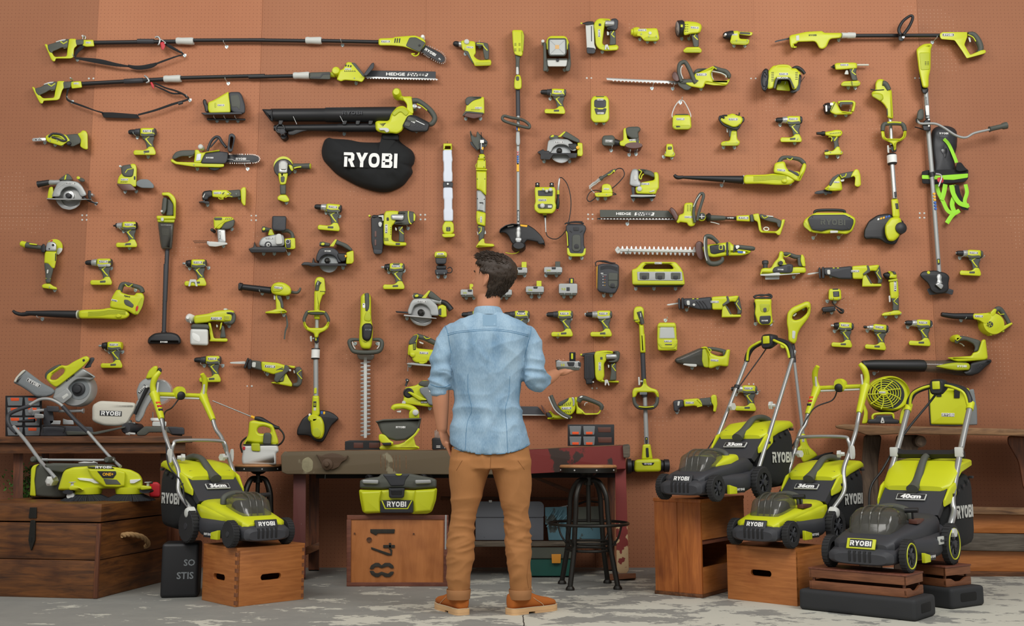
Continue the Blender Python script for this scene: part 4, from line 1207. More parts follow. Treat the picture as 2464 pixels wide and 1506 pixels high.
for x in(265,845,965,1080):P('bracket','bk',[(x,860),(x+45,862),(x+30,905),(x-5,905)],.05,.11,2,3)
S('clip_wire','si','398,830 430,900',2.5,.14);S('clip_wire','si','822,825 850,880',2.5,.14)
P('fan_housing','li','~1268,860 17-60 55-60 60-10 60,60 30,30 -50,30 -40,80 -15,30 -45,30 -50-10 -60,5 -60-15 -25-20 -5-70 25-12 85,2',.01,.17,7,12)
P('housing_rib','l2','~1290,800 50-45 60-10 50,45 -30,40 -50-50 -60,50',.15,.178,2,6)
P('top_bracket','li','~1380,650 90,0 20,160 -70-10 10-80 -35-40',.04,.13,3,6)
S('assist_handle','li','~1345,650 55,18 50-3 20,5',[22,20,18,16],.09)
C('assist_knob','li',1348,655,[(.03,30),(.06,40),(.13,40),(.15,26)],sy=1.05)
S('grip','gr','~1478,690 52,0 80,55 50,55 20,50 -25,45 -35,5',[26,24,24,25,24,22,20],.09)
GS('~1520,715 40,20 50,40',5,.125)
P('trigger','wh','~1525,735 35,10 -15,15 -25-10',.06,.1,1,3)
C('speed_dial','si',1500,760,[(.06,26),(.12,24),(.125,12)],N=20,sy=.9)
P('motor_cover','bk','~1435,815 65,0 125,65 10,25 -15,65 -150,2 -70-37 -15-20',.02,.185,6,8)
P('air_grille','gr','~1425,865 15-40 45,15 35,15 -20,25',.17,.19,1,4)
P('air_grille','gr','~1400,910 15-38 50,18 -15,35',.17,.19,1,4)
G(1468,868,72,.188,-28,plate=None)
vents([[(1500+k*22,905+k*6),(1515+k*22,905+k*6),(1500+k*22,918+k*6),(1488+k*22,918+k*6)]for k in range(4)],.186,'dk')
P('nameplate','si','~1510,862 80,38 -5,8 -80-38',.17,.19,.4,1)
P('switch_lever','pa','~1175,935 65-5 25,10 5,25 -30,13 -15-23 -47,0',.15,.185,2,6)
vents([[(1180+k*8,895+k*7),(1238-k*6,888+k*6),(1238-k*6,893+k*6),(1182+k*8,900+k*7)]for k in range(4)],.17)
H('garden vacuum','860,990 1515,965')
begin('leaf_bag','big black cloth leaf bag with white lettering hanging under the garden vacuum','bag',1080,1250)
BAGO=[(1200,1010),(1215,985),(1345,990),(1355,1030),(1370,1060),(1420,1100),(1475,1140),(1500,1200),(1490,1260),(1470,1290),(1480,1340),(1440,1400),(1400,1450),(1330,1490),(1250,1515),(1150,1510),(1000,1465),(880,1405),(790,1350),(720,1280),(670,1220),(655,1140),(680,1050),(720,1022),(760,1030),(900,1040),(1000,1060),(1100,1065),(1190,1060)]
def pillow(name,m,outline,d0,d1,rings=9,noise=0.008,sub=False,seed=1,p=.55,label=None):
 """soft stuffed shape: the outline swells towards its middle"""
 o=[Vector((a[0],a[1]))for a in zp(outline)]
 o3=catmull([Vector((a.x,a.y,0))for a in o],3,True)
 from mathutils import noise as nz
 c=sum(o3,Vector())/len(o3)
 xs=[a.x for a in o3];ys=[a.y for a in o3]
 wd,hg=max(xs)-min(xs),max(ys)-min(ys)
 v,f=[],[];N=len(o3)
 def spine(a):
  if wd>hg:
   x=c.x+(a.x-c.x)*(1-hg/wd)*.8
   return Vector((x,c.y+(a.y-c.y)*.0,0))
  y=c.y+(a.y-c.y)*(1-wd/hg)*.8
  return Vector((c.x,y,0))
 for k in range(rings+1):
  t=k/rings
  for a in o3:
   s=spine(a);q=a.lerp(s,t)
   dep=d0+(d1-d0)*(1-(1-t)**2.4)**p
   n=nz.noise(Vector((q.x*.05+seed,q.y*.05,0)))+.5*nz.noise(Vector((q.x*.13,q.y*.13,seed)))
   v.append(mapf(q.x,q.y,dep+n*noise*min(1,t*3)))
 for k in range(rings):
  for i in range(N):
   j=(i+1)%N
   f.append((k*N+i,k*N+j,(k+1)*N+j,(k+1)*N+i))
 f.append(tuple(range(rings*N,rings*N+N)))
 b=len(v)
 for a in o3:v.append(mapf(a.x,a.y,max(0,d0-.01)))
 for i in range(N):j=(i+1)%N;f.append((b+i,b+j,j,i))
 f.append(tuple(range(b,b+N)))
 return _add(name,v,f,m,sub,60,label)
pillow('bag_body','cloth',BAGO,.02,.15,noise=.014)
P('bag_neck','cloth','~1210,985 138,5 10,55 -158-5',.03,.12,5,6)
P('logo_backing','cloth','~845,1140 505,10 -5,160 -500-20',.06,.149,3,10,sub=False)
W(None,1098,1225,.158,478,r=0.028,sz=1.28)
# --- small SDS hammer, floodlight etc.
ZF(1060,20,3.764)
begin('rotary_hammer','lime rotary hammer with an open grip, right of the tip of the pole saw','hammer drill',290,400)
L('tool_holder','bk',170,328,115,316,.04,[(0,24),(.5,26),(.8,22),(1,12)])
L('collar','si',205,330,165,325,.04,[(0,30),(.5,27),(1,24)])
P('gear_housing','li','~185,300 15-10 115,10 5,110 -20,20 30,30 30,10 95-5 7,25 -7,30 -145,5 -10-25 -40-60 -15-40 -50-25',.008,.075,3.5,5)
C('mode_dial','pa',238,312,[(.06,24),(.085,22),(.09,12)],N=18)
P('upper_grip','gr','~315,305 85,5 30,8 2,17 -87,10 -25-5',.015,.07,2.5,4)
P('grip','gr','~385,320 45-2 10,62 -2,85 -38,0 -15-75',.015,.07,3,5)
P('side_rib','gr','~205,380 45,5 40,95 10,20 -10,0 -45-70',.01,.078,1.5,4)
GS('~385,335 15,20 25,27',5,.07,**FL)
GS('~330,318 30,2 30,5',5,.07,**FL)
recess('l2','~315,490 135-5 0,27 -132,3',.075)
G(266,353,48,.0755,-4)
H('rotary hammer','225,415 355,350')
begin('floodlight','square battery floodlight on a folding grey stand near the top','lamp',1055,420)
P('lamp_head','li','~955,300 20-38 25-12 120,0 22,12 23,48 -5,65 -30,5 -145,0 -25-5',.03,.12,4,6)
P('lens_frame','gr','~975,270 165,0 5,130 -15,35 -145,0 -13-35',.08,.145,3,5)
P('lens','clear','~985,282 145,0 2,120 -10,20 -130,0 -8-22',.135,.150,1,4)
P('reflector','pa','~988,285 140,0 0,133 -138,0',.12,.146,.5,3)
P('led_chip','amber','~1038,332 37,0 0,36 -37,0',.14,.1475,.3,1)
S('reflector_edge','si','990,287 1040,334',2,.1475,**NS);S('reflector_edge','si','1127,287 1075,334',2,.1475,**NS)
S('reflector_edge','si','990,417 1040,368',2,.1475,**NS);S('reflector_edge','si','1127,417 1075,368',2,.1475,**NS)
P('stand_arm','gr','~930,310 25-2 7,152 23,20 -17,90 -40,2 4-72',.02,.13,3,4)
P('stand_arm','gr','~1165,310 10,90 7,110 -12,60 -38,2 3-92 25-20 -5-130',.02,.13,3,4)
P('stand_bar','pa','~965,455 185,0 -10,73 -168,0',.02,.145,2.5,4)
P('bar_lip','gr','~965,455 185,0 0,13 -185,0',.1,.15,1,2)
C('knob','pa',925,325,[(.04,14),(.1,14)],N=14)
P('latch','bk','~1048,455 27,0 -3,27 -24,0',.13,.155,1,2)
H('floodlight','965,560 1122,560')
begin('narrow_crown_stapler','lime nailer with a silver magazine at the top centre','nailer',1450,250)
P('magazine','pa','~1312,135 78,0 5,195 13,30 -8,25 -75-5',.02,.07,2,3)
P('magazine_slot','dk','~1362,160 8,0 2,140 -8,0',.05,.0715,.3,1)
P('magazine_foot','dk','~1322,352 78,8 5,35 -15,17 -65-2',.01,.075,2,4)
P('nose','bk','~1275,138 55-20 55,0 10,22 -75,10',.03,.085,2,4)
P('nose_tip','li','~1265,130 20-2 0,17 -15-5',.05,.07,.5,1)
P('body','li','~1385,150 20-40 35-20 95,5 10,25 -55,10 -10,70 -15,120 25,20 110-10 15,20 -10,30 -115,8 -60-18 -25-40 -10-130',.008,.09,4,6)
P('rear_cap','dk','~1540,95 50-5 20,20 -5,70 -15,20 -80-5 -5-20 45-10',.01,.095,3.5,6)
L('cylinder','si',1490,140,1575,140,.08,[(0,22),(.1,28),(.9,28),(1,20)])
P('grip','gr','~1540,200 45,5 5,125 -60,5 5-65 -5-55',.012,.08,3,4)
GS('~1570,205 -22,30 27,27',5,.08,**FL)
P('trigger','pa','~1505,205 23,10 -3,30 -17,0',.03,.07,1,3)
P('window','dk','~1432,138 23,0 0,22 -23,0',.07,.092,.4,1)
P('belt_hook','pa','~1490,330 25-5 15,50 -15,0 -7-30 -8,30 -14,0',.08,.1,1,2)
G(1437,225,52,.0915,90,sz=1.2)
H('silver magazine nailer','1465,398')
begin('disc_inspection_light','stubby lime torch like tool right of the silver magazine nailer','tool',1640,240)
ZF(1380,20,3.9625)
begin('compact_light','small lime handheld light lying level right of the topmost nailer','lamp',685,255)
P('lamp_body','li','~610,195 190-7 15,72 5,35 -25,20 -115,0 -25-25 -15-20 -40-5',.01,.08,3.5,6)
L('lamp_nose','li',625,225,548,228,.045,[(0,42),(.3,46),(.7,40),(.8,30),(1,28)])
P('foot_recess','l2','~665,290 25-15 100-3 22,18 -22,18 -105,0',.06,.083,1,8)
C('switch','pa',728,242,[(.07,16),(.085,14)],N=16)
G(656,208,60,.0805)
H('level handheld light','~633,298 72,24 70,0')
for o in[c for c in COL.objects if c.name=='disc_inspection_light']:bpy.data.objects.remove(o)
begin('spotlight','lime spotlight with big round lens and pistol grip at the top','lamp',1110,260)
L('lamp_rim','bk',1045,192,990,195,.07,[(0,72),(.2,78),(.9,76),(1,70)],N=32,d2=.075)
L('lens','clear',992,194,978,196,.075,[(0,68),(.6,60),(1,30)],N=32)
L('reflector','si',1000,194,984,196,.075,[(0,66),(.5,58),(.6,20),(1,10)],N=32)
P('lamp_body','li','~1050,120 120,10 45,20 10,30 -15,50 -30,10 -70,5 -60,20',.01,.13,6,8)
vents([[(1062+k*18,150+j*22),(1078+k*18,150+j*22),(1076+k*18,155+j*22),(1062+k*18,155+j*22)]for k in range(2)for j in range(4)],.13)
P('rim_label','li','~1022,155 20,0 0,25 -20,0',.1,.148,.4,1)
P('grip','gr','~1115,235 70,0 10,65 0,70 -50,2 -15-82',.03,.10,3.5,5)
GS('~1165,245 -17,20 37,35',6,.1,**FL)
P('battery_foot','li','~1042,405 33-35 125-2 25,32 -10,25 -155,0',.0,.11,2.5,4)
P('foot_recess','l2','~1055,405 25-13 125-2 10,15 -15,13 -135,0',.08,.113,.8,4)
G(1155,184,58,.131,-4)
H('pistol grip spotlight','1032,292 1100,292')
begin('work_light','small lime lamp with black cone nose, right of the pistol grip spotlight','lamp',1560,285)
L('lamp_nose','bk',1520,255,1428,262,.05,[(0,42),(.3,42),(.8,34),(.95,26),(1,20)])
C('lens','wh',1440,268,[(.05,12),(.09,10)],N=12)
P('lamp_body','li','~1505,235 20-20 55,0 0,75 100,5 -8,45 -32,10 -130-5 -20-25 10-30',.01,.08,3,5)
P('top_arm','li','~1575,222 115,4 18,4 -3,25 -25,7 -100-12',.02,.07,2,3)
P('arm_grip','gr','~1585,225 100,5 0,20 -100-4',.015,.074,1.5,3)
P('foot_recess','l2','~1500,315 20-10 150,3 -15,27 -135,3',.06,.083,.8,6)
G(1536,250,38,.0805)
H('black nosed lamp','1530,360 1632,360')
# --- trimmers in the centre
ZF(1060,20,3.764)
begin('line_trimmer','tall straight shaft line trimmer hanging head down right of the pole lopper','trimmer',700,900)
P('motor_housing','li','~648,205 12-9 75,0 13,14 7,30 -5,140 -10,60 -72-20 -13-90',.01,.11,4,6)
P('air_intake','l2','~735,200 23,40 -3,60 -7,100 -10-20',.01,.12,1.5,4)
vents([[(668+k*38,315+j*7),(688+k*38,315+j*7),(688+k*38,318+j*7),(668+k*38,318+j*7)]for k in range(2)for j in range(4)]+[[(668+k*38,365+j*7),(688+k*38,365+j*7),(688+k*38,368+j*7),(668+k*38,368+j*7)]for k in range(2)for j in range(4)],.11)
P('neck','gr','~672,415 63-5 -20,60 0,130 -33,0 -2-80 2-50',.02,.09,3,5)
P('trigger','pa','~685,530 20,0 5,70 -26,0',.06,.1,1,3)
P('hand_grip','li','~680,610 20-10 22,5 13,45 0,85 -70,0 3-85',.01,.10,4,8)
P('switch_cover','gr','~682,615 30,0 0,40 -28,0',.09,.104,1,5)
L('shaft','al',697,705,700,740,.055,[(0,14),(1,14)])
L('shaft_sleeve','dk',700,735,703,975,.055,[(0,20),(1,20)])
L('shaft','al',703,970,705,1110,.055,[(0,15),(1,15)])
S('loop_handle','gr','~560,990 20-15 60,15 100,20 60,40 5,30 -25,0 -80-20 -100-30 -35-20',13,.09,closed=True,flat=1.1)
P('warning_label','amber','~700,1062 18,3 0,43 -18,0',.06,.0725,.3,1)
P('warning_label','blue','~686,1062 12,2 0,41 -12,0',.06,.0725,.3,1)
ZF(1020,300,4.43)
P('coupler','al','~982,70 40,0 6,120 -8,35 -32,0 -10-35',.035,.08,3,5)
L('shaft','al',1003,220,1006,1110,.055,[(0,17),(1,17)])
for i in range(6):C('shaft_pictogram',['red','red','blue','blue','blue','blue'][i],1001,295+i*25,[(.06,11),(.0735,10)],N=12)
for i in range(2):C('shaft_pictogram','ink',1001,295+i*25,[(.06,6),(.0742,5)],N=10)
P('warning_label','amber','~988,410 27,0 1,88 -28,0',.06,.0735,.3,1)
P('name_strip','pl','~993,910 23,0 2,125 -22,0',.06,.0738,.3,1)
W('BRUSHLESS',1006,972,.075,100,r=-1.571,sz=.8)
P('guard','bk','~803,1155 7-45 60-40 70-18 70,6 90,4 80,48 70,70 35,60 10,65 -15-27 -60-3 -10-25 -110-20 -15,20 -35,40 -50,10 -50-20 -30-45 -15-45 -35-35 -40-5',.01,.07,3,6)
P('guard_rim','dk','~803,1155 7-45 60-40 70-18 70,6 0,6 -70-4 -65,18 -57,37',.0,.12,1,3)
P('warning_label','amber','~1025,1062 80,8 -7,22 -68-10',.06,.0725,.3,1)
P('warning_label','ink','~890,1080 65-10 3,10 -66,14',.06,.0725,.3,1)
C('line_spool','bk',1010,1320,[(.0,70),(.02,74),(.10,72),(.115,55)],N=32,sy=.62)
S('cutting_line','li','~870,1362 60,13 55-7 30-18',4,.06)
L('gear_head','si',1008,1090,1005,1225,.07,[(0,20),(.2,28),(.3,24),(.5,30),(.8,22),(1,26)])
P('gear_bracket','si','~965,1215 40-25 45,25 -25,47 -20,8 -20-15',.06,.105,3,5)
P('shaft_tag','pl','~993,1068 25,0 0,30 -25,0',.07,.08,.3,1)
# --- strip light and pole lopper
begin('strip_light','long white double tube work light with lime ends left of the pole lopper','lamp',255,700)
P('top_cap','li','~207,200 91,0 2,70 -95,0',.01,.07,2,2,holes=['~225,228 60,0 0,34 -60,0'])
P('tube','tube','~202,268 98,0 -2,32 8,80 -6,20 0,90 6,30 -1,92 -99,0 -2-92 6-30 -2-90 -6-20',.01,.08,4,5)
P('hinge','dk','~203,610 107,2 -2,58 -105,0',.01,.07,2,3)
C('hinge_knob','si',257,640,[(.06,12),(.085,10)],N=14)
P('tube','tube','~205,668 101,0 4,112 -7,20 0,95 9,20 0,115 -102,0 -3-115 7-20 0-95 -9-20',.01,.08,4,5)
P('base','li','~212,1050 13-18 75,0 18,28 4,80 -27,25 -80,0 -19-35 0-50',.005,.085,3.5,5)
P('base_buttons','dk','~238,1090 44,0 0,45 -44,0',.07,.088,.5,2)
recess('li','~250,1098 20,0 0,6 -20,0',.087);recess('li','~250,1118 20,0 0,6 -20,0',.087)
P('foot','li','~192,1165 138-5 0,30 -30,10 -85,2 -19-12',.0,.11,2,4)
S('hang_wire','iron','250,175 258,240',2.5,.04)
begin('pole_lopper','lime pole lopper with open grey jaws pointing up and a tag on it','lopper',610,650)
P('jaw','gr','~488,75 12-15 15,50 25,20 20,0 -2-35 14-30 18,30 25,25 65,60 -5,35 -15,25 -50,5 -35,30 -45-60 -20-35 -10-30',.03,.06,2.5,4)
P('jaw_back','dk','~605,85 10-10 0,55 65,48 -8,22 -52-20',.045,.075,1.5,2)
P('jaw_plate','dk','~490,180 20,0 70,90 -10,10 -70-65',.03,.05,1,3)
P('jaw_base','dk','~585,200 65,10 -15,70 5,32 -40,0 -2-42',.02,.07,2,3)
P('tag','ink','~600,162 40,0 0,33 -40,0',.07,.078,.3,1)
P('tag_stem','pa','~608,195 10,0 0,67 -10,0',.065,.076,.3,1)
P('warning_label','amber','~615,235 22,5 -4,28 -21-3',.06,.0715,.3,1)
P('head_cone','li','~580,340 15-28 45,0 15,28 -3,30 -77,2',.012,.085,4,5)
P('neck','li','~568,372 92,0 2,98 -102,0 5-50',.01,.09,4,4)
S('hang_loop','li','~568,410 -16,30 16,30',5,.05)
P('collar','li','~550,470 128,2 -6,18 -117-2',.005,.10,2,2)
P('barrel','li','~557,488 111,2 -3,270 -65-60 -40-10',.01,.092,5,4)
P('barrel_panel','al','~560,700 45,0 55,65 -2,175 -96-20',.01,.09,5,4)
P('panel_slot','bk','~592,825 43,3 -3,30 -4-20 -36,0',.08,.0925,.3,1)
P('panel_slot','bk','~580,905 50,10 0,7 -50-10',.08,.0925,.3,1)
P('lower_barrel','li','~560,915 100,25 -5,145 -87-20 -12-65',.01,.092,5,4)
G(610,1010,48,.094,90,sz=1.2)
for k in range(3):recess('gr',[(578,1000+k*14),(592,1000+k*14),(592,1004+k*14),(578,1004+k*14)],.092)
P('grip','gr','~568,1068 87,17 -15,130 -55,40 -3-95',.014,.085,4,6)
GS('~582,1090 30,2 -2,38 -25,30',5,.086,**FL)
P('trigger','wh','~655,1120 10,45 -25,3',.03,.06,1,3);P('trigger','wh','~563,1130 12,55 10-25',.03,.06,1,3)
P('battery_foot','li','~555,1300 20-35 40-53 30,3 0,50 95,5 15,20 -15,10 -180,10',.0,.085,2.5,4)
for x,y in((583,343),(645,350),(645,385),(640,455),(570,583),(650,583),(570,790),(645,798)):C('screw_head','bk',x,y,[(.08,6),(.093,5)],N=8)
# --- transfer pump and hose
begin('transfer_pump','square lime pump with two black ports and dials, its hose looping to the right','pump',1290,790)
P('pump_body','li','~1180,690 5-25 210,0 10,35 -5,130 12,30 -7,50 -35,40 -150-2 -42-38 -3-50 13-30',.01,.13,4,5)
P('control_panel','dk','~1215,700 160,0 -3,60 -154-2',.12,.134,.6,2)
P('lower_panel','gr','~1210,845 165,0 -7,50 -150-3',.12,.135,.8,4)
for x,y,r in((1270,700,12),(1308,716,16),(1348,702,20)):C('port_cap','pa',x,y,[(.12,r),(.15,r),(.155,r*.6)],N=16)
C('dial','pa',1262,872,[(.12,26),(.15,24),(.155,14)],N=20)
P('readout','pa','~1320,860 45,0 -3,25 -40,0',.12,.137,.4,1)
for x in(1210,1362):L('inlet_port','bk',x,665,x,620,.07,[(0,22),(.4,24),(.6,20),(.9,24),(1,18)]);C('port_core','si',x,638,[(.09,9),(.105,7)],N=12)
P('outlet','li','~1265,948 47,0 -4,17 -38,0',.03,.09,2,3)
L('outlet_fitting','bk',1290,960,1293,992,.06,[(0,16),(1,14)])
L('outlet_spring','si',1293,990,1300,1145,.06,[(0,10),(1,6)])
S('hose','bk','~1300,1140 20,50 60,28 60-13 70-75 40-130 18-150 -13-130 -35-100 -50-55 -25,5',5,.05,seg=8)
L('hose_spring','si',1445,570,1430,705,.07,[(0,6),(.1,10),(.95,12),(1,8)])
L('rotary_fitting','li',1430,700,1430,745,.07,[(0,12),(.2,15),(1,15)])
L('hand_piece','bk',1430,745,1424,905,.07,[(0,14),(.2,12),(.4,18),(.6,20),(.85,16),(1,8)])
C('tip','red',1424,912,[(.06,7),(.08,6)],N=10)
G(1263,803,66,.1315,plate='pl',ink='pa')
# --- grey and lime charger under the pump
begin('battery_charger','tall grey charger with lime lower edge hanging under the pump hose','charger',1625,1220)
P('charger_body','dk','~1515,1075 25-13 160,0 28,23 0,45 -23,40 3,120 17,30 -5,60 -30,20 -130,0 -30-20 -5-70 15-20 -10-120 -18-45',.005,.10,4,6)
P('side_trim','li','~1512,1125 18,25 10,140 -12,5 -6-115',.02,.104,.8,3)
P('bottom_trim','li','~1525,1310 20,5 15,55 135,2 13-52 20-5 -6,70 -32,20 -130,0 -32-20',.003,.105,1.5,4)
P('battery_bay','gr','~1580,1170 92,0 3,160 -25,25 -50,0 -22-25',.08,.106,2,8)
P('bay_slot','bk','~1600,1285 18-13 22,0 15,18 -3,30 -50,0',.09,.108,.5,5)
P('air_grille','bk','~1590,1092 65,0 -5,38 -54,0',.09,.103,.5,2)
for q in('~1555,1125 25,20 -5,5 -20-15','~1690,1120 -25,25 5,5 22-18'):recess('bk',q,.102)
S('cable','bk','~1500,1060 30-15 70-5 80,5 20,10 -40,7 -100-4 -30-8 70-16 90,2',7,.05)
H('grey charger under the pump','1560,1422 1682,1422')
# --- saws and sanders, frame C
ZF(1060,20,3.764)
begin('detail_sander','lime corner sander with triangular brown pad under the rotary hammer','sander',300,900)
P('tool_body','li','~225,925 15-75 20-10 135-42 3,162 -48-10 -90-15 -45,10',.01,.085,3.5,5)
P('grip','gr','~222,835 13-27 30-10 105,2 0,15 -70,20 -30,25 -25,25 -17-15',.012,.09,3,6)
P('sanding_pad','br','~198,968 27-38 115,15 45,0 -10,40 -75,15 -60-15',.0,.11,1.5,3)
P('pad_edge','gr','~198,968 27-38 115,10 50,5 -2,13 -58-6 -95-7 -30,30',.0,.115,1,2)
vents([[(280+k*10,912),(284+k*10,912),(281+k*10,924),(277+k*10,924)]for k in range(8)],.085)
G(343,902,46,.0855)
H('corner sander','230,1002 362,1002')
begin('compact_radio','small upright lime radio with two dark screens left of the long hedge trimmer','radio',1445,920)
P('radio_body','li','~1362,825 23-30 115-3 25,30 5,178 -25,35 -120,0 -25-35',.005,.10,4,6)
P('screen_panel','dk','~1392,840 10-14 88,0 10,14 -2,50 -18,10 -70,0 -18-10',.09,.104,.8,3)
P('screen_panel','dk','~1392,905 28,0 10,10 40,0 10-10 25,0 -15,55 -80,2',.09,.104,.8,3)
P('top_handle','gr','~1405,795 80,0 -5,7 -70,0',.06,.102,.6,2)
G(1447,826,42,.1045,sz=.8);G(1450,950,46,.1045)
H('compact radio','1412,1042 1478,1042')
begin('orbital_sander','lime round sander with dark dust canister to its left, above the soldering iron','sander',1700,1220)
P('tool_body','li','~1655,1100 7-15 28,0 0,95 30,10 80,0 12,60 -12,25 -50-13 -125-17 -5-40 35-10',.01,.085,3,4)
P('grip','gr','~1675,1085 35-13 80-2 22,15 -2,25 -20,15 10,60 -70-5 -45-30',.008,.095,4,8)
P('side_panel','gr','~1760,1165 35,0 5,75 -20-5',.05,.09,1.5,4)
C('sanding_disc','br',1735,1280,[(.0,78),(.10,80),(.112,76)],N=36,sy=.36)
P('dust_canister','gr','~1462,1180 13-28 85-4 20,22 -2,65 -23,15 -80-5 -13-15',.01,.09,4,6)
L('dust_pipe','bk',1575,1215,1630,1225,.05,[(0,36),(.5,30),(1,22)])
G(1525,1202,50,.091,-2,sz=1.2);G(1738,1193,46,.087,4)
H('orbital sander','~1545,1288 163,40 62-6')
begin('circular_saw','silver and black circular saw right of the pole lopper jaws and under the drill','saw',1090,1290)
P('battery_mount','li','~1240,1215 45,5 5,100 -10,22 -45-4 5-58',.0,.08,2.5,3)
P('top_handle','gr','~1095,1160 25-40 20-5 50,30 70,45 -2,30 -38-10 -70-30 -30-10',.015,.085,3,6)
P('handle_stripe','li','~1060,1165 60-50 15,3 -45,47',.04,.088,.8,2)
P('front_knob','gr','~985,1160 15-15 60,5 15,20 -25,20 -65-5',.02,.09,3,6)
P('knob_cap','li','~995,1158 20-13 15,5 -5,15 -25,3',.06,.093,1,4)
C('saw_blade','st',1085,1310,[(.035,92),(.04,94),(.045,92)],N=40)
P('upper_guard','al','~965,1260 10-65 75-17 100,7 50,35 35,50 -15,25 -40-5 -20-35 -40-20 -60,0 -40,25 -20,50 -40-5',.01,.095,3,5)
P('motor','bk','~1150,1222 85,0 5,48 -50,20 -30-35',.02,.098,3,5)
C('lower_guard','clear',1095,1320,[(.05,84),(.06,84)],N=36)
C('arbor','iron',1075,1298,[(.04,28),(.065,26),(.07,14),(.075,12)],N=20)
P('base_plate','bk','~878,1300 52-25 10,15 45,0 0,20 255,0 -8,45 -57,3 -35-33 -120,0 -30,47 -85-4 0-48 -23-8',.01,.11,1.2,2)
C('guard_knob','amber',1240,1270,[(.07,16),(.1,14)],N=14)
G(1073,1212,56,.0955,sz=1.1)
H('black based circular saw','938,1388 1168,1388')
# --- grinder beside chainsaw, frame B
ZF(600,60,3.766)
begin('angle_grinder','angle grinder hanging straight down with its side handle to the right, by the leaf bag','grinder',310,1350)
C('disc_guard','li',315,1285,[(.01,84),(.035,88),(.045,84)],N=36)
C('grinding_disc','bk',310,1300,[(.045,84),(.052,86),(.056,80)],N=36)
P('gear_head','si','~262,1250 23-25 45,0 20,25 -5,95 -83-3',.03,.105,4,6)
P('gear_cap','pa','~278,1240 57,0 0,70 -57,0',.09,.118,2,4)
P('neck','bk','~282,1340 30,0 -4,32 -23,0',.04,.09,1.5,2)
P('motor_housing','li','~260,1340 90,0 -5,40 -15,65 -50,5 -12-50',.015,.09,3,4)
P('panel','gr','~283,1370 39,0 -6,55 -31,0',.07,.094,1,5)
P('arm','li','~350,1265 35,5 17,30 -12,30 -20-20',.02,.08,2,4)
L('side_handle','gr',395,1280,555,1280,.05,[(0,20),(.1,26),(.5,24),(.95,28),(1,20)])
L('handle_end','l2',548,1280,558,1280,.05,[(0,26),(1,22)])
S('handle_stripe','li','~405,1298 25-8 40-5',6,.075,flat=.4)
ZF(400,400,4.706)
P('grip','gr','~1285,205 73,0 -3,115 -65,2',.015,.085,4,4)
P('battery_foot','li','~1258,350 32-28 70,0 35,53 -5,25 -50,8 -78-28',.0,.095,2.5,4)
H('grinder by the leaf bag','1458,62 1362,415')
# --- oscillating tool, jigsaw like cutout, trim saw
begin('multi_tool','lime oscillating multi tool lying level under the chainsaw','multi tool',650,330)
P('battery_foot','li','~840,262 30-27 30,3 5,52 -7,150 -18,10 -30-40 -5-80',.0,.09,2.5,4)
P('grip','gr','~690,275 150-13 10,83 -110,13 -80-8',.014,.08,3.5,5)
P('body','li','~520,270 170-2 20,32 30,30 -50,5 -40,25 -10,10 -40-15 -80-7',.012,.085,3.5,4)
P('head','bk','~410,300 20-20 90-12 5,77 -45,10 -10,30 -60,3 -5-38',.015,.08,4,6)
P('head_link','pa','~410,345 25-40 7,5 -22,50',.06,.084,.5,1)
P('accessory','bk','~365,402 50-10 65,3 12,15 -12,22 -40-7 -20-13 -50-2',.0,.10,1,3)
GS('~670,355 30-15 50,5',6,.08);GS('~590,358 20,14 40-2',5,.08);GS('692,280 735,312',6,.084)
P('slide_switch','pa','~685,320 15-15 18,3 -18,14',.07,.09,.5,1)
G(580,303,66,.0855,2);recess('gr','~630,310 25-20 7,5 -22,30',.085)
H('level multi tool','470,440 830,360')
begin('edge_trimmer','lime laminate router with a wire fence pointing left, right of the stick vacuum','router',620,740)
P('motor_cap','li','~535,585 25-13 180,0 30,28 -20,15 -90,25 -30,50 -30,22 -60-12',.01,.095,3.5,5)
P('grip','gr','~660,640 100-40 18,20 -13,70 -65,30 -80-8 10-27',.012,.10,4,8)
P('cap_band','gr','~540,580 95,0 -5,30 -85,2',.08,.098,1,3)
for k in range(4):recess('gr',[(665+k*20,605),(680+k*20,582),(686+k*20,584),(672+k*20,607)],.095)
GS('~545,705 45-45 30-20 40-25',6,.097,**FL)
P('router_base','si','~575,712 95,0 8,138 -13,22 -75-2 -10-70',.015,.095,4,4)
C('depth_knob','bk',545,740,[(.03,20),(.09,18),(.095,10)],N=16)
P('base_ring','pa','~495,850 195,15 5,20 -135,27 -80-7 -10-35',.0,.11,1.5,4)
S('fence_rod','iron','303,847 480,847',3.5,.05);S('fence_rod','iron','315,865 470,865',3.5,.05)
P('fence','si','~458,848 102,7 5,35 -45,0 0-18 -35-2 -5,20 -18-2',.03,.10,1,2)
G(607,780,70,.097,90,sz=1.1)
H('router with wire fence','650,905 745,715')
begin('cutoff_saw','grey bodied saw with a tall dark box standing on it, left of the gear bag','saw',1280,850)
CUR['root']['label']='silver bodied plunge saw with a tall dark dust box on top and long shoe'
P('battery_mount','li','~1340,820 100-10 20,5 5,115 -25,12 -95-7',.0,.09,3,3)
P('mount_panel','dk','~1350,835 60-5 0,95 -52,0',.07,.094,.8,3)
C('mount_badge','pa',1382,858,[(.08,26),(.0955,26)],N=20);C('mount_badge','dk',1382,858,[(.08,20),(.0965,20)],N=20)
S('rear_handle','gr','~1310,735 60-5 50,30 15,55',[24,22,20,22],.05)
L('front_knob','gr',1185,718,1085,715,.05,[(0,18),(.3,22),(.7,34),(.95,34),(1,22)])
P('knob_cap','li','~1085,712 20-22 17,10 -2,22 -25,6',.07,.088,1,5)
P('knob_arm','li','~1170,715 30-3 30,68 -80,2',.02,.07,2,3)
P('housing','al','~1045,900 15-60 30-35 140-35 100,5 10,75 -5,55 -145,7 -90,3',.01,.095,4,6)
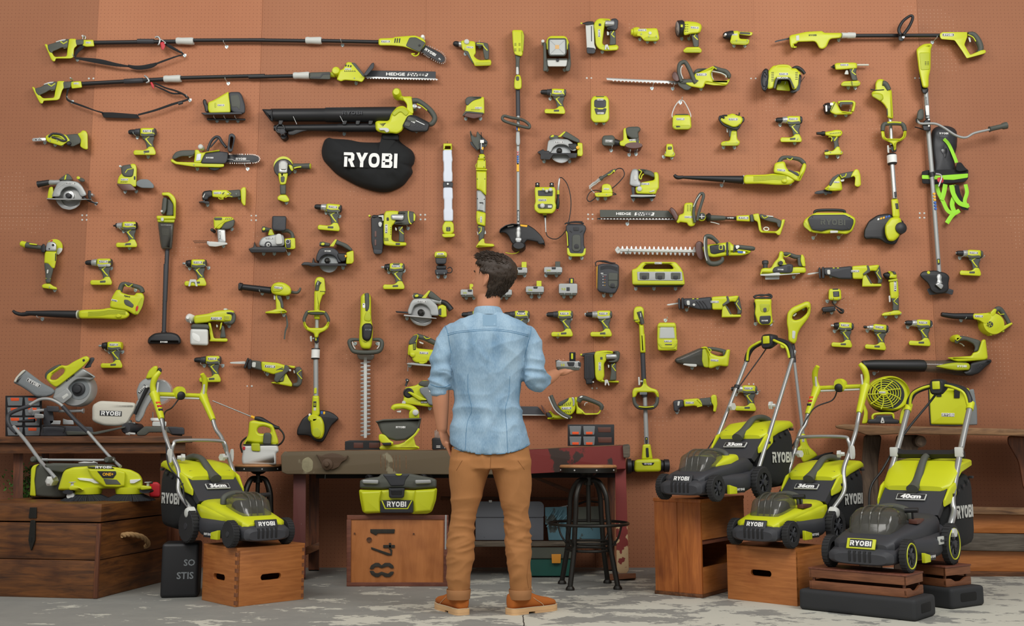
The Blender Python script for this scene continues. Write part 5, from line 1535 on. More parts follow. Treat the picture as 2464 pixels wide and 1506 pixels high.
P('dust_box','dk','~1200,570 15-8 135,3 12,15 -7,140 -25,15 -120-7 -15-28',.01,.12,4,6)
P('dust_port','pa','~1232,790 28-28 40,3 15,55 5,60 -80,8',.05,.115,2.5,5)
C('blade_cover','dk',1160,895,[(.08,40),(.1,38),(.104,30)],N=28);C('blade_bolt','pa',1162,893,[(.09,24),(.108,22),(.11,12)],N=20);C('bolt_head','bk',1162,893,[(.1,12),(.114,10)],N=12)
P('shoe','bk','~930,935 55-20 15-65 8,30 12,32 330-2 10,30 -15,35 -385,3',.0,.12,1.5,2)
G(1168,815,68,.097)
H('saw with tall dust box','~1105,992 120,0 163,0')
begin('circular_saw','dark grey circular saw with curved grey handle, under the drill and bag','saw',1850,1050)
CUR['root']['label']='circular saw with dark grey guard hanging over the tall lime line trimmer'
P('battery_mount','li','~2040,975 70-20 12,10 3,115 -20,25 -70,3',.0,.09,3,3)
P('top_handle','gr','~1900,880 25-55 35,20 90,35 60,60 -15,25 -55-30 -60-35',.015,.09,3.5,6)
P('handle_stripe','li','~1850,905 65-80 20,5 -40,80',.04,.095,.8,2)
L('front_knob','gr',1850,890,1740,880,.05,[(0,20),(.4,24),(.7,30),(1,24)])
P('knob_cap','li','~1748,880 22-18 25,6 -5,27 -30,0',.07,.084,1,5)
C('saw_blade','st',1840,1095,[(.035,108),(.04,110),(.045,108)],N=40)
P('upper_guard','dk','~1695,1070 5-60 35-75 65-17 100,7 45,35 30,80 10,50 -45,5 -15-55 -45-35 -80-5 -50,30 -20,50',.01,.095,3,5)
P('motor','bk','~1930,985 105,0 5,45 -15,50 -50,5 -35-45',.02,.1,3.5,5)
C('arbor','iron',1830,1075,[(.04,34),(.065,32),(.07,18),(.078,15)],N=22)
C('lower_guard','clear',1850,1110,[(.05,95),(.06,95)],N=36)
P('base_plate','bk','~1530,1108 30-23 50,0 40,10 15-65 15,60 60,8 300,2 5,30 -345,0 -40,10 -60-18 -68-2',.0,.12,1.2,2)
C('guard_knob','amber',2035,1025,[(.07,16),(.1,14)],N=14)
G(1828,960,68,.096,0,plate=None)
H('dark guard circular saw','2002,1152')
begin('caulking_gun','lime caulking gun with long black cartridge tube pointing left','caulking gun',1250,1400)
L('cartridge_tube','bk',1190,1408,830,1362,.06,[(0,38),(.05,40),(.9,34),(.92,44),(1,46)],N=24)
P('front_hook','bk','~815,1330 17-15 8,25 25-10 -3,20 -32,50 -15-10',.03,.09,1,3)
P('body','li','~1185,1370 25-40 60-20 70,8 60,42 20,40 -10,50 -50,20 -100-10 -70-20',.01,.11,6,12)
P('body_panel','l2','~1198,1375 27-35 95,5 10,40 -40,35 -85,5',.09,.114,2,12)
S('rear_rod','gr','~1415,1425 65,5 30-25 10-30',[16,16,14,10],.05)
ZF(540,640,4.4)
P('grip','li','~540,290 60,10 20,170 35,10 5,15 -40,10 -70-5 -2-40',.02,.085,3,4)
P('grip_panel','gr','~555,310 45,2 25,88 3,50 -30-5 -8-65 -30-40',.05,.09,2,5)
P('battery_foot','li','~432,485 88-20 25-10 80-3 35,28 2,12 -62,8 -40,5 -125-3',.0,.09,2.5,4)
P('trigger','pa','~522,305 18,5 0,50 -18-5',.04,.07,1,3)
S('wrist_strap','gr','~650,520 10,40 5,70 -20,60 -10,85',[9,7,11,9,8],.03,flat=.4)
G(572,230,66,.1155,-6)
H('caulking gun','402,292 672,335 630,520')
# --- nailer with long black magazine
ZF(720,460,4.183)
begin('framing_nailer','big lime nailer with slanted black magazine below the leaf bag','nailer',930,400)
P('magazine','bk','~722,260 38-10 85,5 5,265 -15,105 -45,11 -40-8 -25-118',.01,.07,2.5,4)
for q in('~758,400 20,0 0,62 -20,0','~758,485 18,0 0,63 -18,0'):P('magazine_window','br',q,.05,.0725,.5,3)
P('magazine_foot','dk','~742,580 96,8 -6,42 -42,6 -40-6',.005,.08,2,4)
P('body','li','~855,230 15-30 65-5 65,5 0,30 -40,100 -25,15 -5,145 35,20 115,5 0,35 -80,5 -100-5 -50-10 -2-210',.008,.095,4,5)
P('rear_cap','gr','~1000,202 90-4 60,7 25,35 -10,70 -45,25 -40,10 -125-10 5-30 90-5 0-65 -50-7',.005,.11,5,8)
S('cap_band','li','~1100,200 -2,50 12,60 20,20',6,.112,flat=.4)
P('cap_vent','li','~1150,215 22,25 -7,60 -15,0',.08,.113,1,4)
P('cylinder','si','~918,232 132-2 10,30 -15,38 -120-8',.06,.11,5,6)
L('nose','bk',730,262,850,250,.06,[(0,14),(.2,22),(.5,16),(1,24)])
C('nose_tip','li',712,255,[(.04,12),(.07,10)],N=12)
P('nose_lever','pa','~795,245 55-5 0,58 -12,2 -6-38 -34-4',.06,.09,1,2)
P('driver_latch','pa','~795,318 20-13 20,15 -5,25 -12,20 -18-15',.06,.085,1,3)
P('grip','gr','~990,355 50-5 15,70 5,95 -60,0 5-85',.012,.085,3.5,4)
GS('~1040,358 -30,37 40,35',5,.086,**FL)
P('trigger','pa','~965,360 20,15 -5,27 -14-12',.03,.07,1,2)
P('side_window','bk','~878,265 22-3 5,33 -25,5',.08,.097,.4,2)
vents([[(858+k*14,470),(864+k*14,465),(870+k*14,500),(862+k*14,505)]for k in range(3)]+[[(918,360+k*22),(924,360+k*22),(924,372+k*22),(918,372+k*22)]for k in range(4)],.095)
G(876,378,68,.097,90,sz=1.2)
recess('gr','~970,520 45,0 0,22 -45,0',.095)
H('nailer with black magazine','1095,375')
# --- charger stack left of the man
begin('mini_charger','small lime and black charger with its black adaptor hanging below, left of the man','charger',1430,730)
P('charger_body','dk','~1370,665 115,0 -5,55 -15,15 -80,0 -13-20',.005,.09,3,4)
P('charger_top','li','~1362,625 13-17 95-2 18,19 -3,43 -123,0',.003,.10,2.5,4)
P('grille','bk','~1375,648 100,0 -3,10 -96,0',.08,.102,.4,1)
P('cable_tie','bk','~1380,745 100,0 0,40 -102,0',.0,.06,2,6)
P('adaptor','dk','~1365,795 13-10 107,0 10,15 -5,40 -120,5',.0,.09,3,5)
S('cable','bk','~1490,780 30-15 20,25 -15,30 -35,0',5,.05)
G(1422,631,48,.101,plate='ink',ink='pl')
H('small charger left of the man','1400,862 1468,862')
# --- worm drive looking saw right below
begin('circular_saw','silver circular saw with curved black dust spout left of the man','saw',1280,1200)
P('battery_mount','li','~1395,1160 45-20 40,20 5,105 -45,7 -40-22',.0,.09,3,3)
P('mount_panel','dk','~1402,1185 28-10 0,75 -26-5',.06,.094,.8,3)
P('top_handle','gr','~1290,1060 20-62 30,12 90,75 -5,30 -45-10 -50-25',.015,.09,3.5,6)
P('handle_stripe','li','~1230,1075 75-77 17,5 -47,75',.04,.095,.8,2)
L('front_knob','gr',1245,1060,1150,1050,.05,[(0,18),(.4,22),(.7,30),(1,24)])
P('knob_cap','li','~1160,1050 25-15 20,10 -10,20 -27,1',.07,.084,1,5)
C('saw_blade','st',1225,1245,[(.035,110),(.04,112),(.045,110)],N=40)
P('upper_guard','al','~1090,1205 30-85 30-38 110-7 60,5 70,70 15,65 0,40 -85-5 -2-50 -38-50 -60-20 -60,20 -20,50 -10,40 -35,0',.01,.095,3,5)
L('dust_spout','al',1300,1100,1430,1115,.07,[(0,22),(.8,24),(1,26)])
S('dust_elbow','bk','~1425,1112 45,13 35,35 25,35',[24,26,28,30],.07)
C('arbor','iron',1228,1225,[(.04,36),(.065,34),(.07,20),(.08,16)],N=22)
P('lower_guard','si','~1110,1275 30,0 40,35 60,15 60-15 40-30 -10,50 -60,30 -70-8 -60-32',.03,.06,1.5,6)
P('base_plate','st','~1055,1240 325,35 5,10 -335-27',.0,.13,1,1.5)
P('fence','bk','~968,1205 122,7 5,20 -120-10',.03,.10,1.5,2)
S('guard_line','pa','1140,1045 1150,1080',3,.06)
G(1233,1110,66,.0965,-3)
H('silver saw with black spout','1085,1282')
# ================================================================ tools on the wall, right part
ZF(1380,20,3.9625)
begin('hedge_trimmer','lime hedge trimmer with a grey loop handle, upper right of the tall line trimmer','hedge trimmer',1100,660)
P('cutting_blade','st',[(312,662)]+[(345+k*35,664+k*1.6)for k in range(19)]+[(1000,700),(1000,716)]+[q for k in range(18,0,-1)for q in((330+k*35+26,686+k*1.7),(330+k*35+16,698+k*1.7),(330+k*35+6,686+k*1.7))]+[(318,684)],.04,.052,.3,.5,n=1)
P('debris_guard','br','~935,640 15-35 25-5 25,40 10,50 -25,10 -35-20',.02,.11,2,8)
P('blade_base','gr','~985,690 55-10 90,20 10,40 -40,42 -40-2 -60-40',.02,.09,3,5)
P('body','li','~1040,672 90,8 30-60 40-10 130-60 20,10 -45,60 25,70 140,0 15-20 5,20 -25,45 -205-35 -15,50 -25,15 -110-20 -50-30',.01,.10,4,5)
P('rear_lower','li','~1245,700 210-10 35-20 -28,68 -132-3 -80-15',.01,.09,2.5,4)
P('motor_dome','gr','~1140,620 30-45 90-5 30,10 -110,30 -30,30',.02,.08,3,6)
S('rear_grip','gr','~1330,565 70,25 50,15 30,35 0,25',[20,22,24,22,14],.06)
S('grip_lining','pa','~1318,600 82,15 50,25 5,20',6,.07)
S('grip_lining','pa','~1318,600 2,50 15,30',5,.06)
GS('1335,562 1365,580',5,.08)
S('front_handle','gr','~1030,700 -25-80 5-80 30-25 30,5 40,70 40,100 15,25',[16,18,20,20,20,20,20,16],.10)
S('handle_lining','pa','~1045,672 -20-52 0-50 15-20',5,.112)
L('handle_base','gr',1020,705,1200,700,.08,[(0,26),(.2,30),(.8,30),(1,24)])
G(1221,631,76,.1015)
H('loop handled hedge trimmer','~747,765 198,3 270,2')
begin('tyre_compressor','lime inflator box with black hoses at both sides at the upper right','compressor',1990,680)
P('body','li','~1855,600 25-30 25-25 155,0 25,30 35-5 50,50 2,80 -22,70 -60,10 -25-80 -5-35 -125,0 -15,35 -5,60 -65,15 -15-75',.01,.14,5,6)
S('carry_handle','li','~1920,580 15-22 55-8 60,6 20,24',14,.13)
P('bridge','gr','~1930,658 135,0 45,102 -15,5 -40-85 -105,0 -25,90 -20-10',.1,.155,2,4)
P('under_panel','l2','~1950,690 95,0 25,100 -140-10',.0,.07,2,4)
P('hose_wrap','bk','~1800,600 30-30 25,10 10,70 -15,90 -20,60 -30-20 -17-80',.0,.15,5,8)
P('hose_wrap','bk','~2150,620 25,20 -5,80 -40,80 -40,15 -30-15 20-20 60-10',.0,.15,5,8)
for r in(24,40):S('coiled_hose','dk',[(1822+cos(a)*r*.8,690+sin(a)*r*2.2)for a in[k*.7 for k in range(9)]],4,.155)
S('high_pressure_hose','bk','~2090,575 40-10 45,25 30,35',[14,18,18,14],.11)
S('hose_end','bk','~2205,650 -35,50 -20,40',3,.09)
C('port','dk',1950,720,[(.05,16),(.1,14)],N=14)
vents([[(1885+k*228,610+j*16),(1912+k*228,608+j*16),(1912+k*228,614+j*16),(1886+k*228,616+j*16)]for k in range(2)for j in range(6)if not(k and j>4)],.14)
W('INFLATOR',1995,662,.158,100)
G(2003,626,66,.1415)
H('inflator box','1990,760')
begin('bucket_light','small lime lantern hanging by its thin pale strap','lamp',1033,1080)
P('lantern_body','li','~945,1030 20-12 140,0 13,17 7,100 -25,23 -135,0 -23-23',.005,.09,3.5,6)
P('foot_recess','l2','~948,1125 17-13 140,0 17,18 -24,22 -130,0',.06,.093,1,8)
P('foot_slot','bk','~975,1120 40,0 5,12 -40,4',.08,.0945,.4,3)
P('top_cap','gr','~965,1018 10-10 110-2 20,12',.01,.08,2,4)
S('strap','pa','~945,1042 -5-32 25-70 40-55 25-8 25,13 40,70 23,60 -6,25',5,.06,flat=.6)
G(1019,1056,60,.0915)
H('lantern strap','1018,902',word='holding')
begin('usb_adaptor','tiny lime adaptor on two hooks below the lantern','adaptor',915,1355)
P('body','li','~885,1292 60,0 10,73 15,20 -5,27 -30,8 -65-8 -8-20 20-22',.005,.07,3,4)
P('ports','dk','~898,1320 40-2 0,27 -38,3',.06,.072,.5,2)
recess('li','~905,1328 25,0 0,4 -25,0',.0715)
H('tiny adaptor','860,1418 935,1425')
begin('tyre_inflator','lime pistol inflator with hose wrapped over its top, under the loop handled trimmer','inflator',1510,1160)
P('body','li','~1390,1040 20-18 70-7 35-15 35,15 50,15 18,30 -18,40 -40,30 -40,5 -80-35 -45-30',.01,.10,4,6)
P('rear_knob','bk','~1600,1035 25-3 7,28 -10,28 -17,2',.02,.09,2,4)
P('neck','gr','~1430,1100 50,10 60,25 50-35 10,10 -40,50 5,80 -85-10 0-70',.012,.085,3,5)
P('handle_front','li','~1505,1165 50-3 7,88 28,20 -10,30 -20,12 -150,0 -8-22 18-20 70-8',.0,.09,3,4)
P('foot_recess','l2','~1408,1295 22-13 150-2 -20,28 -145,2',.06,.093,.8,5)
vents([[(1512,1176+k*9),(1545,1174+k*9),(1545,1177+k*9),(1512,1179+k*9)]for k in range(4)],.09,'l2')
S('hose','bk','~1440,1045 -40-15 -8,30 38,50 70,30 60,10 30-40',9,.105)
S('hose','bk','~1395,1055 25-30 45-3',8,.1)
S('hose_tip','iron','~1545,1015 30,7 7-27',7,.09)
P('trigger','pa','~1458,1145 14-3 3,43 -15-3',.04,.07,.8,2)
G(1522,1058,66,.1015)
H('pistol inflator','1430,1328 1533,1328')
# --- J frame
ZF(1380,380,4.248)
begin('soldering_station','soldering iron in a coiled stand on a small lime base','soldering iron',300,300)
P('base','li','~215,365 10-10 165-5 12,20 -7,18 -35,10 -135,0',.0,.09,2,4)
P('holder','li','~288,345 2-73 55-10 35,13 20,65 0,18 -110-3',.01,.07,2.5,6)
S('coil_stand','pa',[(160+t*2.9+12*sin(t*2.2)*.6,298-t*2.1+22*cos(t*2.2))for t in range(48)],2.6,.06,N=6,seg=3)
S('stand_wire','pa','~170,300 15,30 30,28',4,.05)
L('iron_sleeve','st',165,295,285,205,.06,[(0,3),(.4,8),(1,10)])
L('iron_handle','gr',270,215,430,120,.06,[(0,22),(.1,24),(.2,14),(.5,16),(.8,20),(1,12)])
S('handle_stripe','li','~350,175 35-15 15-20',5,.075);P('handle_ring','li','~400,125 20-5 8,20 -20,8',.05,.08,.8,2)
S('cord','bk','~430,120 40-15 35,15 15,50 -30,50 -70,70 -90,55 -100-15 -60,20 -32,60 22,35 50-25 80-80 110,15 35,17 -35,3',5,.05,seg=6)
G(337,317,40,.072)
H('soldering iron base','248,418 325,418')
begin('jigsaw','lime and grey jigsaw right of the soldering iron','jigsaw',720,280)
P('front_cover','al','~580,170 20-55 40-5 25,20 3,100 22,20 0,45 -60,0 -60-15',.015,.095,4,6)
P('cover_panel','pa','~615,180 30-5 5,50 -30,5',.08,.098,1,4)
P('body','li','~690,250 140-25 -10-80 40,0 12,35 3,130 -25,25 -5,35 -205-5 -10-70 55-5',.01,.09,4,5)
P('top_grip','gr','~650,115 70-3 80,23 35,35 -5,30 -25-5 -45-20 -45-10 5-25 -50,10',.015,.085,3.5,5)
S('blade_guard_loop','li','~665,120 30,20 -15,30 -8,30 18,15 10-35 18-15',6,.088)
C('mode_dial','pa',668,328,[(.06,26),(.1,24),(.105,12)],N=20)
P('lever','pa','~770,345 60-23 -5,20 -40,8',.07,.095,.6,3)
P('shoe','al','~580,380 25-6 240,4 -5,17 -140,5 -115-2',.0,.12,1,2)
P('shoe_under','bk','~580,400 260-4 -15,16 -185,0 -50-2',.0,.10,1,2)
P('plunger','dk','~590,295 35,0 0,83 -25,0',.04,.08,1,2);P('blade','st','~606,355 8,0 -2,103 -6-18',.05,.056,.3,.5)
G(735,265,62,.0915)
H('grey fronted jigsaw','612,425 798,425')
begin('leaf_blower','lime leaf blower with long black nozzle pointing left, right side of the wall','leaf blower',1700,200)
def blower_body():
 L('nozzle','bk',1735,224,1090,196,.07,[(0,42),(.5,28),(.93,16),(1,14)],N=24)
 S('nozzle_tip','bk','~1120,196 -50,4 -25-10 -15-18',[17,20,19,14],.07)
 L('nozzle_ring','pa',1730,222,1740,222,.07,[(0,46),(1,46)],N=24)
 P('duct','li','~1738,172 112,0 110-2 80-12 160,7 70,50 -10,25 -45,35 -135,3 -180-13 -162,3',.01,.13,6,8)
 for k in range(4):S('duct_rib','l2',[(1840,190+k*14),(1960,186+k*13),(2060,178+k*13),(2180,190+k*13)],4,.132,flat=.5)
 P('fan_housing','li','~2040,155 15-95 25-15 80-15 15,70 30,30 115,10 -20,60 12,40 -50-8 -62-42 -80-25',.015,.14,5,8)
 P('rear_arm','li','~2345,60 20-10 17,25 -12,55 -55,110 -25-8 20-82',.02,.12,4,5)
 P('side_slot','dk','~2195,115 95,35 20,28 -20,7 -90-55',.1,.143,.6,2)
 S('grip','gr','~2100,50 30-45 50-10 60,5 70,15 40,35 12,20',[20,22,20,20,22,22,16],.08)
 GS('~2180,5 35,15 25-20',5,.102)
 C('knob','li',2145,248,[(.1,30),(.14,28),(.145,16)],sy=.7)
blower_body()
G(2123,124,62,.1415,-6)
H('right leaf blower','1513,282 2215,265')
begin('telescopic_hedge_trimmer','articulated pole hedge trimmer with a wide printed guard, right of the pump','hedge trimmer',1200,600)
P('sweep_guard','gr','~268,530 702,8 50,62 -10,12 -738-4',.04,.052,1,2)
P('cutting_blade','st',[(245,615),(270,610)]+[(270+k*33+o,y)for k in range(23)for o,y in((0,628),(10,616),(18,616),(26,628))]+[(1040,622),(1040,632),(250,628)],.05,.058,.2,.5,n=1)
P('blade_back','bk','~240,615 800,3 0,18 -795-6',.045,.051,.3,.5)
P('hand_shield','br','~980,520 20-20 40,30 35,70 -10,30 -20,20 -15-30 -35-60',.02,.11,2.5,6)
P('motor_head','li','~1130,480 15-20 70-5 15,25 15,60 5,100 -10,50 -40,15 -30-15 -10-25 -70-10 -20,17 -25-22 35-70 45-10',.01,.10,4,6)
vents([[(1160+k*26,480+j*14),(1178+k*26,484+j*14),(1176+k*26,488+j*14),(1160+k*26,486+j*14)]for k in range(2)for j in range(5)],.1)
S('loop_handle','gr','~1240,660 -8-50 -4-70 22-90 40-75 30-10 8,30 -18,65 -30,100 -15,80',[14,15,15,15,16,16,16,15,15,14],.11)
S('handle_lining','pa','~1225,500 30-70 40-58',5,.125)
P('pivot','li','~1268,590 17-28 35-7 30,20 5,35 -15,30 -40,10 -30-20',.01,.09,3,8)
C('pivot_knob','bk',1310,600,[(.08,36),(.1,34)],N=24);S('knob_cross','pa','1282,600 1340,600',6,.104,sub=True);S('knob_cross','pa','1310,575 1310,622',6,.104,sub=True)
L('pivot_joint','bk',1350,605,1395,610,.05,[(0,24),(.4,40),(.6,48),(1,40)])
L('pole_sleeve','gr',1390,612,1550,615,.05,[(0,28),(.1,30),(.9,24),(1,20)])
L('pole','bk',1548,614,1665,616,.05,[(0,17),(1,17)])
W('X-TEND',1605,612,.066,66,r=0.017)
S('lever','pa','~1400,655 50,10 40,13',5,.05)
P('coupler','li','~1663,590 137-8 5,70 -140-7',.015,.09,4,3)
P('coupler_ring','gr','~1800,580 35-5 10,80 -35,0',.012,.094,3,3)
P('rear_handle','li','~1830,575 65-10 10,45 20,135 150,5 35-35 20-90 35,3 -15,52 -38,110 -27,0 -15-20 -155-5 -20-25 -15-90 -35-10',.015,.075,2.5,4)
P('grip','gr','~1898,570 62,12 85,23 85,35 -15,75 -30-10 -5-40 -80-15 -60-20 -35-20',.012,.08,3,5)
P('lock_lever','pa','~1960,585 80,7 5,13 -55-5',.05,.085,.6,2)
S('safety_ring','wh','~1945,720 20-12 25,7 5,17 -20,10 -25-7',5,.05,closed=True)
GS('~1925,590 25,25 40-20',5,.082)
W('HEDGE',512,570,.0535,150,r=0.01,sz=.75)
P('label_patch','ink','~630,556 198,2 -8,32 -198-2',.04,.0535,.2,.5,n=1)
W('SWEEP',725,573,.055,165,ink='pl',r=0.01,sz=.75)
G(1174,604,60,.1015);G(1738,612,78,.092,-1)
H('articulated hedge trimmer','550,675')
begin('hedge_trimmer','hedge trimmer seen from above with comb like white blade pointing left','hedge trimmer',1250,940)
P('blade_bar','pa','~470,928 780,10 0,27 -780-13',.06,.07,.6,1)
P('blade_teeth','si',[q for k in range(17)for q in((500+k*46-12,928+k*.6),(500+k*46-6,900+k*.5),(500+k*46+6,900+k*.5),(500+k*46+12,929+k*.6))]+[q for k in range(16,-1,-1)for q in((488+k*46+12,960+k*.6),(488+k*46+8,982+k*1.1),(488+k*46-8,982+k*1.1),(488+k*46-12,960+k*.6))],.05,.062,.3,.8,n=1)
P('blade_tip','pa','~422,938 28-38 20,15 10,30 -10,30 -20,0 -20-20',.05,.075,1,3)
P('debris_guard','br','~1248,870 27-25 45,15 20,70 5,70 -35,55 -40-35 -25-70',.02,.11,2,8)
P('body','li','~1315,910 30-20 195-25 60-7 20,22 60,40 140,30 -20,25 -70,25 -130,0 -40,0 -130,20 -90-20',.01,.12,5,8)
P('body_panel','bk','~1390,895 100-10 55,5 5,70 -110,25 -40-10',.09,.124,1.5,4)
P('badge','li','~1485,888 43,0 -2,52 -41-2',.1,.1255,.4,2);P('badge','pl','~1492,896 28,0 -2,34 -26,0',.1,.127,.4,2)
P('joint_ring','bk','~1560,862 22-2 3,140 -23,0',.05,.126,1,2);P('joint_ring','l2','~1590,865 12,0 3,130 -13,3',.05,.126,1,2)
P('tail_panel','dk','~1640,880 60,25 -10,20 -40,35 -20,10',.09,.125,1,4)
L('rear_grip','gr',1660,910,1855,928,.11,[(0,18),(.1,26),(.8,24),(.95,20),(1,10)])
P('switch','wh','~1655,895 35-5 10,20 -30,25 -12-15',.12,.145,1,5)
P('warning_label','blue','~1675,948 55,7 -2,20 -48-3',.1,.122,.3,1);P('warning_label','ink','~1732,952 26,4 -3,22 -23-2',.1,.122,.3,1)
S('front_handle','gr','~1480,870 -40-40 -40-25 -45,0 -7,55 7,120 25,80 40,22 60-7 40-30 0-30',[18,20,24,22,20,20,24,26,26,20,16],.14)
S('handle_lining','pa','~1345,805 -9,65 9,110 20,70',6,.15)
H('trimmer seen from above','452,960 550,968')
begin('battery_charger','black battery charger with six small lights, tall, right of the man at head height','charger',350,1230)
P('charger_body','dk','~245,1105 10-15 45-12 140,4 25,18 0,210 -35,75 -50,5 -120-20 -20-30',.003,.10,4,6)
P('side_trim','amber','~236,1110 12-10 -2,245 -10-15',.02,.09,.8,2)
for k in range(5):S('air_vent','bk',[(275,1112+k*8),(360,1098+k*8),(450,1122+k*8)],3,.1,flat=.5)
P('battery_bay','gr','~355,1180 17-8 76,4 7,19 -7,115 -18,20 -55-5 -20-25',.08,.105,2,6)
P('bay_slot','bk','~375,1290 20-10 25,5 5,37 -25,6 -22-10',.09,.1075,.5,4)
S('bay_line','bk','358,1248 452,1250',3,.105)
for k in range(4):
 C('indicator',['red','orange','amber','amber'][k],318,1215+k*30,[(.09,5),(.103,4)],N=10);C('indicator','ink',300,1214+k*30,[(.09,5),(.103,4)],N=10)
recess('ink','~278,1175 27,0 0,8 -27,0',.1);recess('ink','~285,1193 55,2 0,3 -55-2',.1)
S('cable','bk','~232,1110 -7-35 25-20 70,3 60,14 50,3',[5,6,6,12,8,5],.06)
G(365,1370,50,.1,plate=None,ink='dk')
H('black charger with lights','310,1408 383,1405')
begin('charging_station','wide lime three bay charging station with carry handle','charger',865,1200)
P('body','li','~595,1140 45-10 60-68 345,0 55,63 20,40 18,115 -8,20 -530,0',.005,.12,4,6,holes=['~700,1135 40-50 250,0 40,50'])
P('bay_panel','al','~650,1162 458,0 10,93 -463-3',.1,.124,1,2)
for x in(725,885,1045):
 P('battery_bay','gr',[(x-50,1172),(x+50,1172),(x+48,1240),(x-48,1240)],.11,.1265,.6,3);P('bay_slot','bk',[(x-26,1210),(x-18,1203),(x+18,1203),(x+22,1212),(x+20,1242),(x-24,1240)],.11,.1285,.5,3)
P('front_lip','l2','~610,1265 520,5 8,22 -536-2',.09,.124,1,2)
P('under_tray','bk','~605,1298 527,2 -22,18 -470,2',.0,.10,2,3)
vents([[(765+k*12,1142),(772+k*12,1142),(772+k*12,1154),(765+k*12,1154)]for k in range(6)]+[[(925+k*12,1142),(932+k*12,1142),(932+k*12,1154),(925+k*12,1154)]for k in range(6)],.12,'l2')
G(866,1075,56,.1215)
H('three bay charging station','~636,1338 186,0 220,0')
# --- planer, saws (frame O)
ZF(1500,600,4.4)
begin('planer','lime electric planer with a round front knob at the right','planer',1690,200)
P('body','li','~1445,260 15-55 40-10 60,5 40-70 40-40 10-65 30-10 20,25 -10,55 30,55 70,40 50-5 90,5 5,45 -15,15 -50,0 -420,25',.01,.10,4,5)
P('battery_foot','li','~1880,60 15-8 23,28 12,105 -35-5 -20-60',.0,.09,2.5,4)
S('rear_grip','gr','~1690,50 50,0 80,28 60,2',[20,22,24,20],.06)
P('grip_leg','gr','~1840,85 50-10 15,110 -55-5',.015,.08,3,4)
GS('~1690,60 30,20 50-30',5,.085)
P('belt_cover','dk','~1575,245 15-55 70-15 100-25 40,15 -10,80 -50,5',.02,.115,3,6)
vents([[(1735,180+k*14),(1768,176+k*14),(1768,182+k*14),(1735,186+k*14)]for k in range(4)],.115)
C('chip_port','li',1655,148,[(.06,34),(.12,34),(.122,28)],N=24);C('port_hole','bk',1658,150,[(.1,24),(.1235,23)],N=20,sub=True)
L('front_knob','dk',1502,200,1502,118,.06,[(0,24),(.5,26),(.55,34),(.9,34),(1,26)])
P('sole','pa','~1450,262 90-4 110-18 10,22 210-12 0,8 -210,17 -160,5 -50-2',.0,.11,.8,2)
P('fence','si','~1500,270 155-8 -3,56 -152,4',.05,.07,.8,2)
G(1664,213,60,.117,-2,plate=None)
H('planer','1802,295')
def recip(dx,dy,label,short,hooks,plain=False):
 begin('reciprocating_saw',label,'saw',950+dx,590+dy)
 def q(s):return[(x+dx,y+dy)for x,y in pts(s)]
 P('blade','pa',q('~455,590 15-12 120-16 2,13 -112,20'),.045,.052,.4,2)
 P('shoe','bk',q('~578,520 17-8 10,38 0,82 -15,6 -10-38'),.01,.10,1.5,3)
 P('shoe','bk',q('~612,512 28-2 5,122 -30,4'),.01,.10,1.5,3)
 P('front_boot','dk',q('~630,530 20-12 140-3 145-15 5,142 -140-2 -100-30 -60-10'),.01,.10,5,6)
 P('clamp_button','pa',q('~668,542 34-2 3,52 -33-2'),.08,.105,1,3)
 if not plain:
  for k in range(3):S('boot_rib','bk',q([(770+k*34,545),(800+k*34,580),(830+k*34,630)]),5,.102,flat=.5)
  C('boot_button','pa',743+dx,588+dy,[(.09,15),(.108,13)],N=14)
 for x in(740,785):recess('li',q([(x-12,518),(x+12,518),(x+10,528),(x-12,528)]),.099)
 P('motor_housing','li',q('~932,502 158-10 15,8 95-12 25,7 -35,65 -40-10 -90,30 -10,60 -110,0'),.01,.105,4,5)
 P('housing_band','gr',q('~1085,495 25,0 20,65 -70,40 -15-15 55-45'),.05,.108,1,4)
 P('lower_arm','li',q('~1045,590 35-10 30,40 40,70 95,0 3,28 -208,4 0-17'),.005,.095,3,4)
 P('lower_band','gr',q('~1075,590 30,15 45,85 -20-2'),.07,.098,.8,3)
 P('rear_grip','gr',q('~1200,492 25,0 10,53 20,95 -5,48 -50,0 10-38 -30-70 -20-20'),.015,.085,3.5,5)
 P('trigger','pa',q('~1165,545 15-5 8,38 -16-3'),.04,.07,1,2)
 GS(q('~1215,540 -20,35 45,65'),5,.088,**FL)
 G(967+dx,556+dy,66,.1065,0)
 H(short,hooks)
recip(0,0,'reciprocating saw with blade pointing left, hanging low under the charging station','low reciprocating saw','670,640')
ZF(1500+338,600-74,4.4)
recip(0,0,'reciprocating saw with plain grey boot behind the planer at the right','right reciprocating saw','710,610',True)
ZF(1500,600,4.4)
begin('battery_charger','lime charger with its black cord bundled on top, left of the yellow pole handle','charger',1480,650)
P('charger_body','li','~1385,540 15-15 160,0 10,20 -5,45 10,130 10,50 -30,30 -105,0 -30-30 -30-90 10-90',.003,.10,4,5)
P('bay','l2','~1440,575 112,0 -7,75 -25,15 -50,0 -20-15',.08,.103,1.5,5)
P('bay_slot','gr','~1480,620 35-5 3,40 -20,13 -18-13',.09,.105,.5,4)
P('label_panel','pl','~1445,705 115-5 0,60 -15,28 -80,4 -27-27',.09,.1025,.5,3)
S('side_cable','bk','~1385,560 10,80 -5,50 5,80',7,.05)
S('cord_bundle','bk','~1375,505 35-20 60,5 70-15 30,15 -10,25 -80-5 -80,5 -10-15 60-20 100,10 15,15 -125,15',8,.06,seg=4)
G(1497,754,66,.104,2,plate=None)
H('lime charger with cord bundle','1398,790 1560,792')
begin('area_light','square lime lantern with a clear window hung on one hook','lamp',470,930)
P('lantern_body','li','~360,800 20-25 165,0 13,25 7,150 10,10 -7,108 -13,4 -190,0 -7-112',.005,.10,4,5)
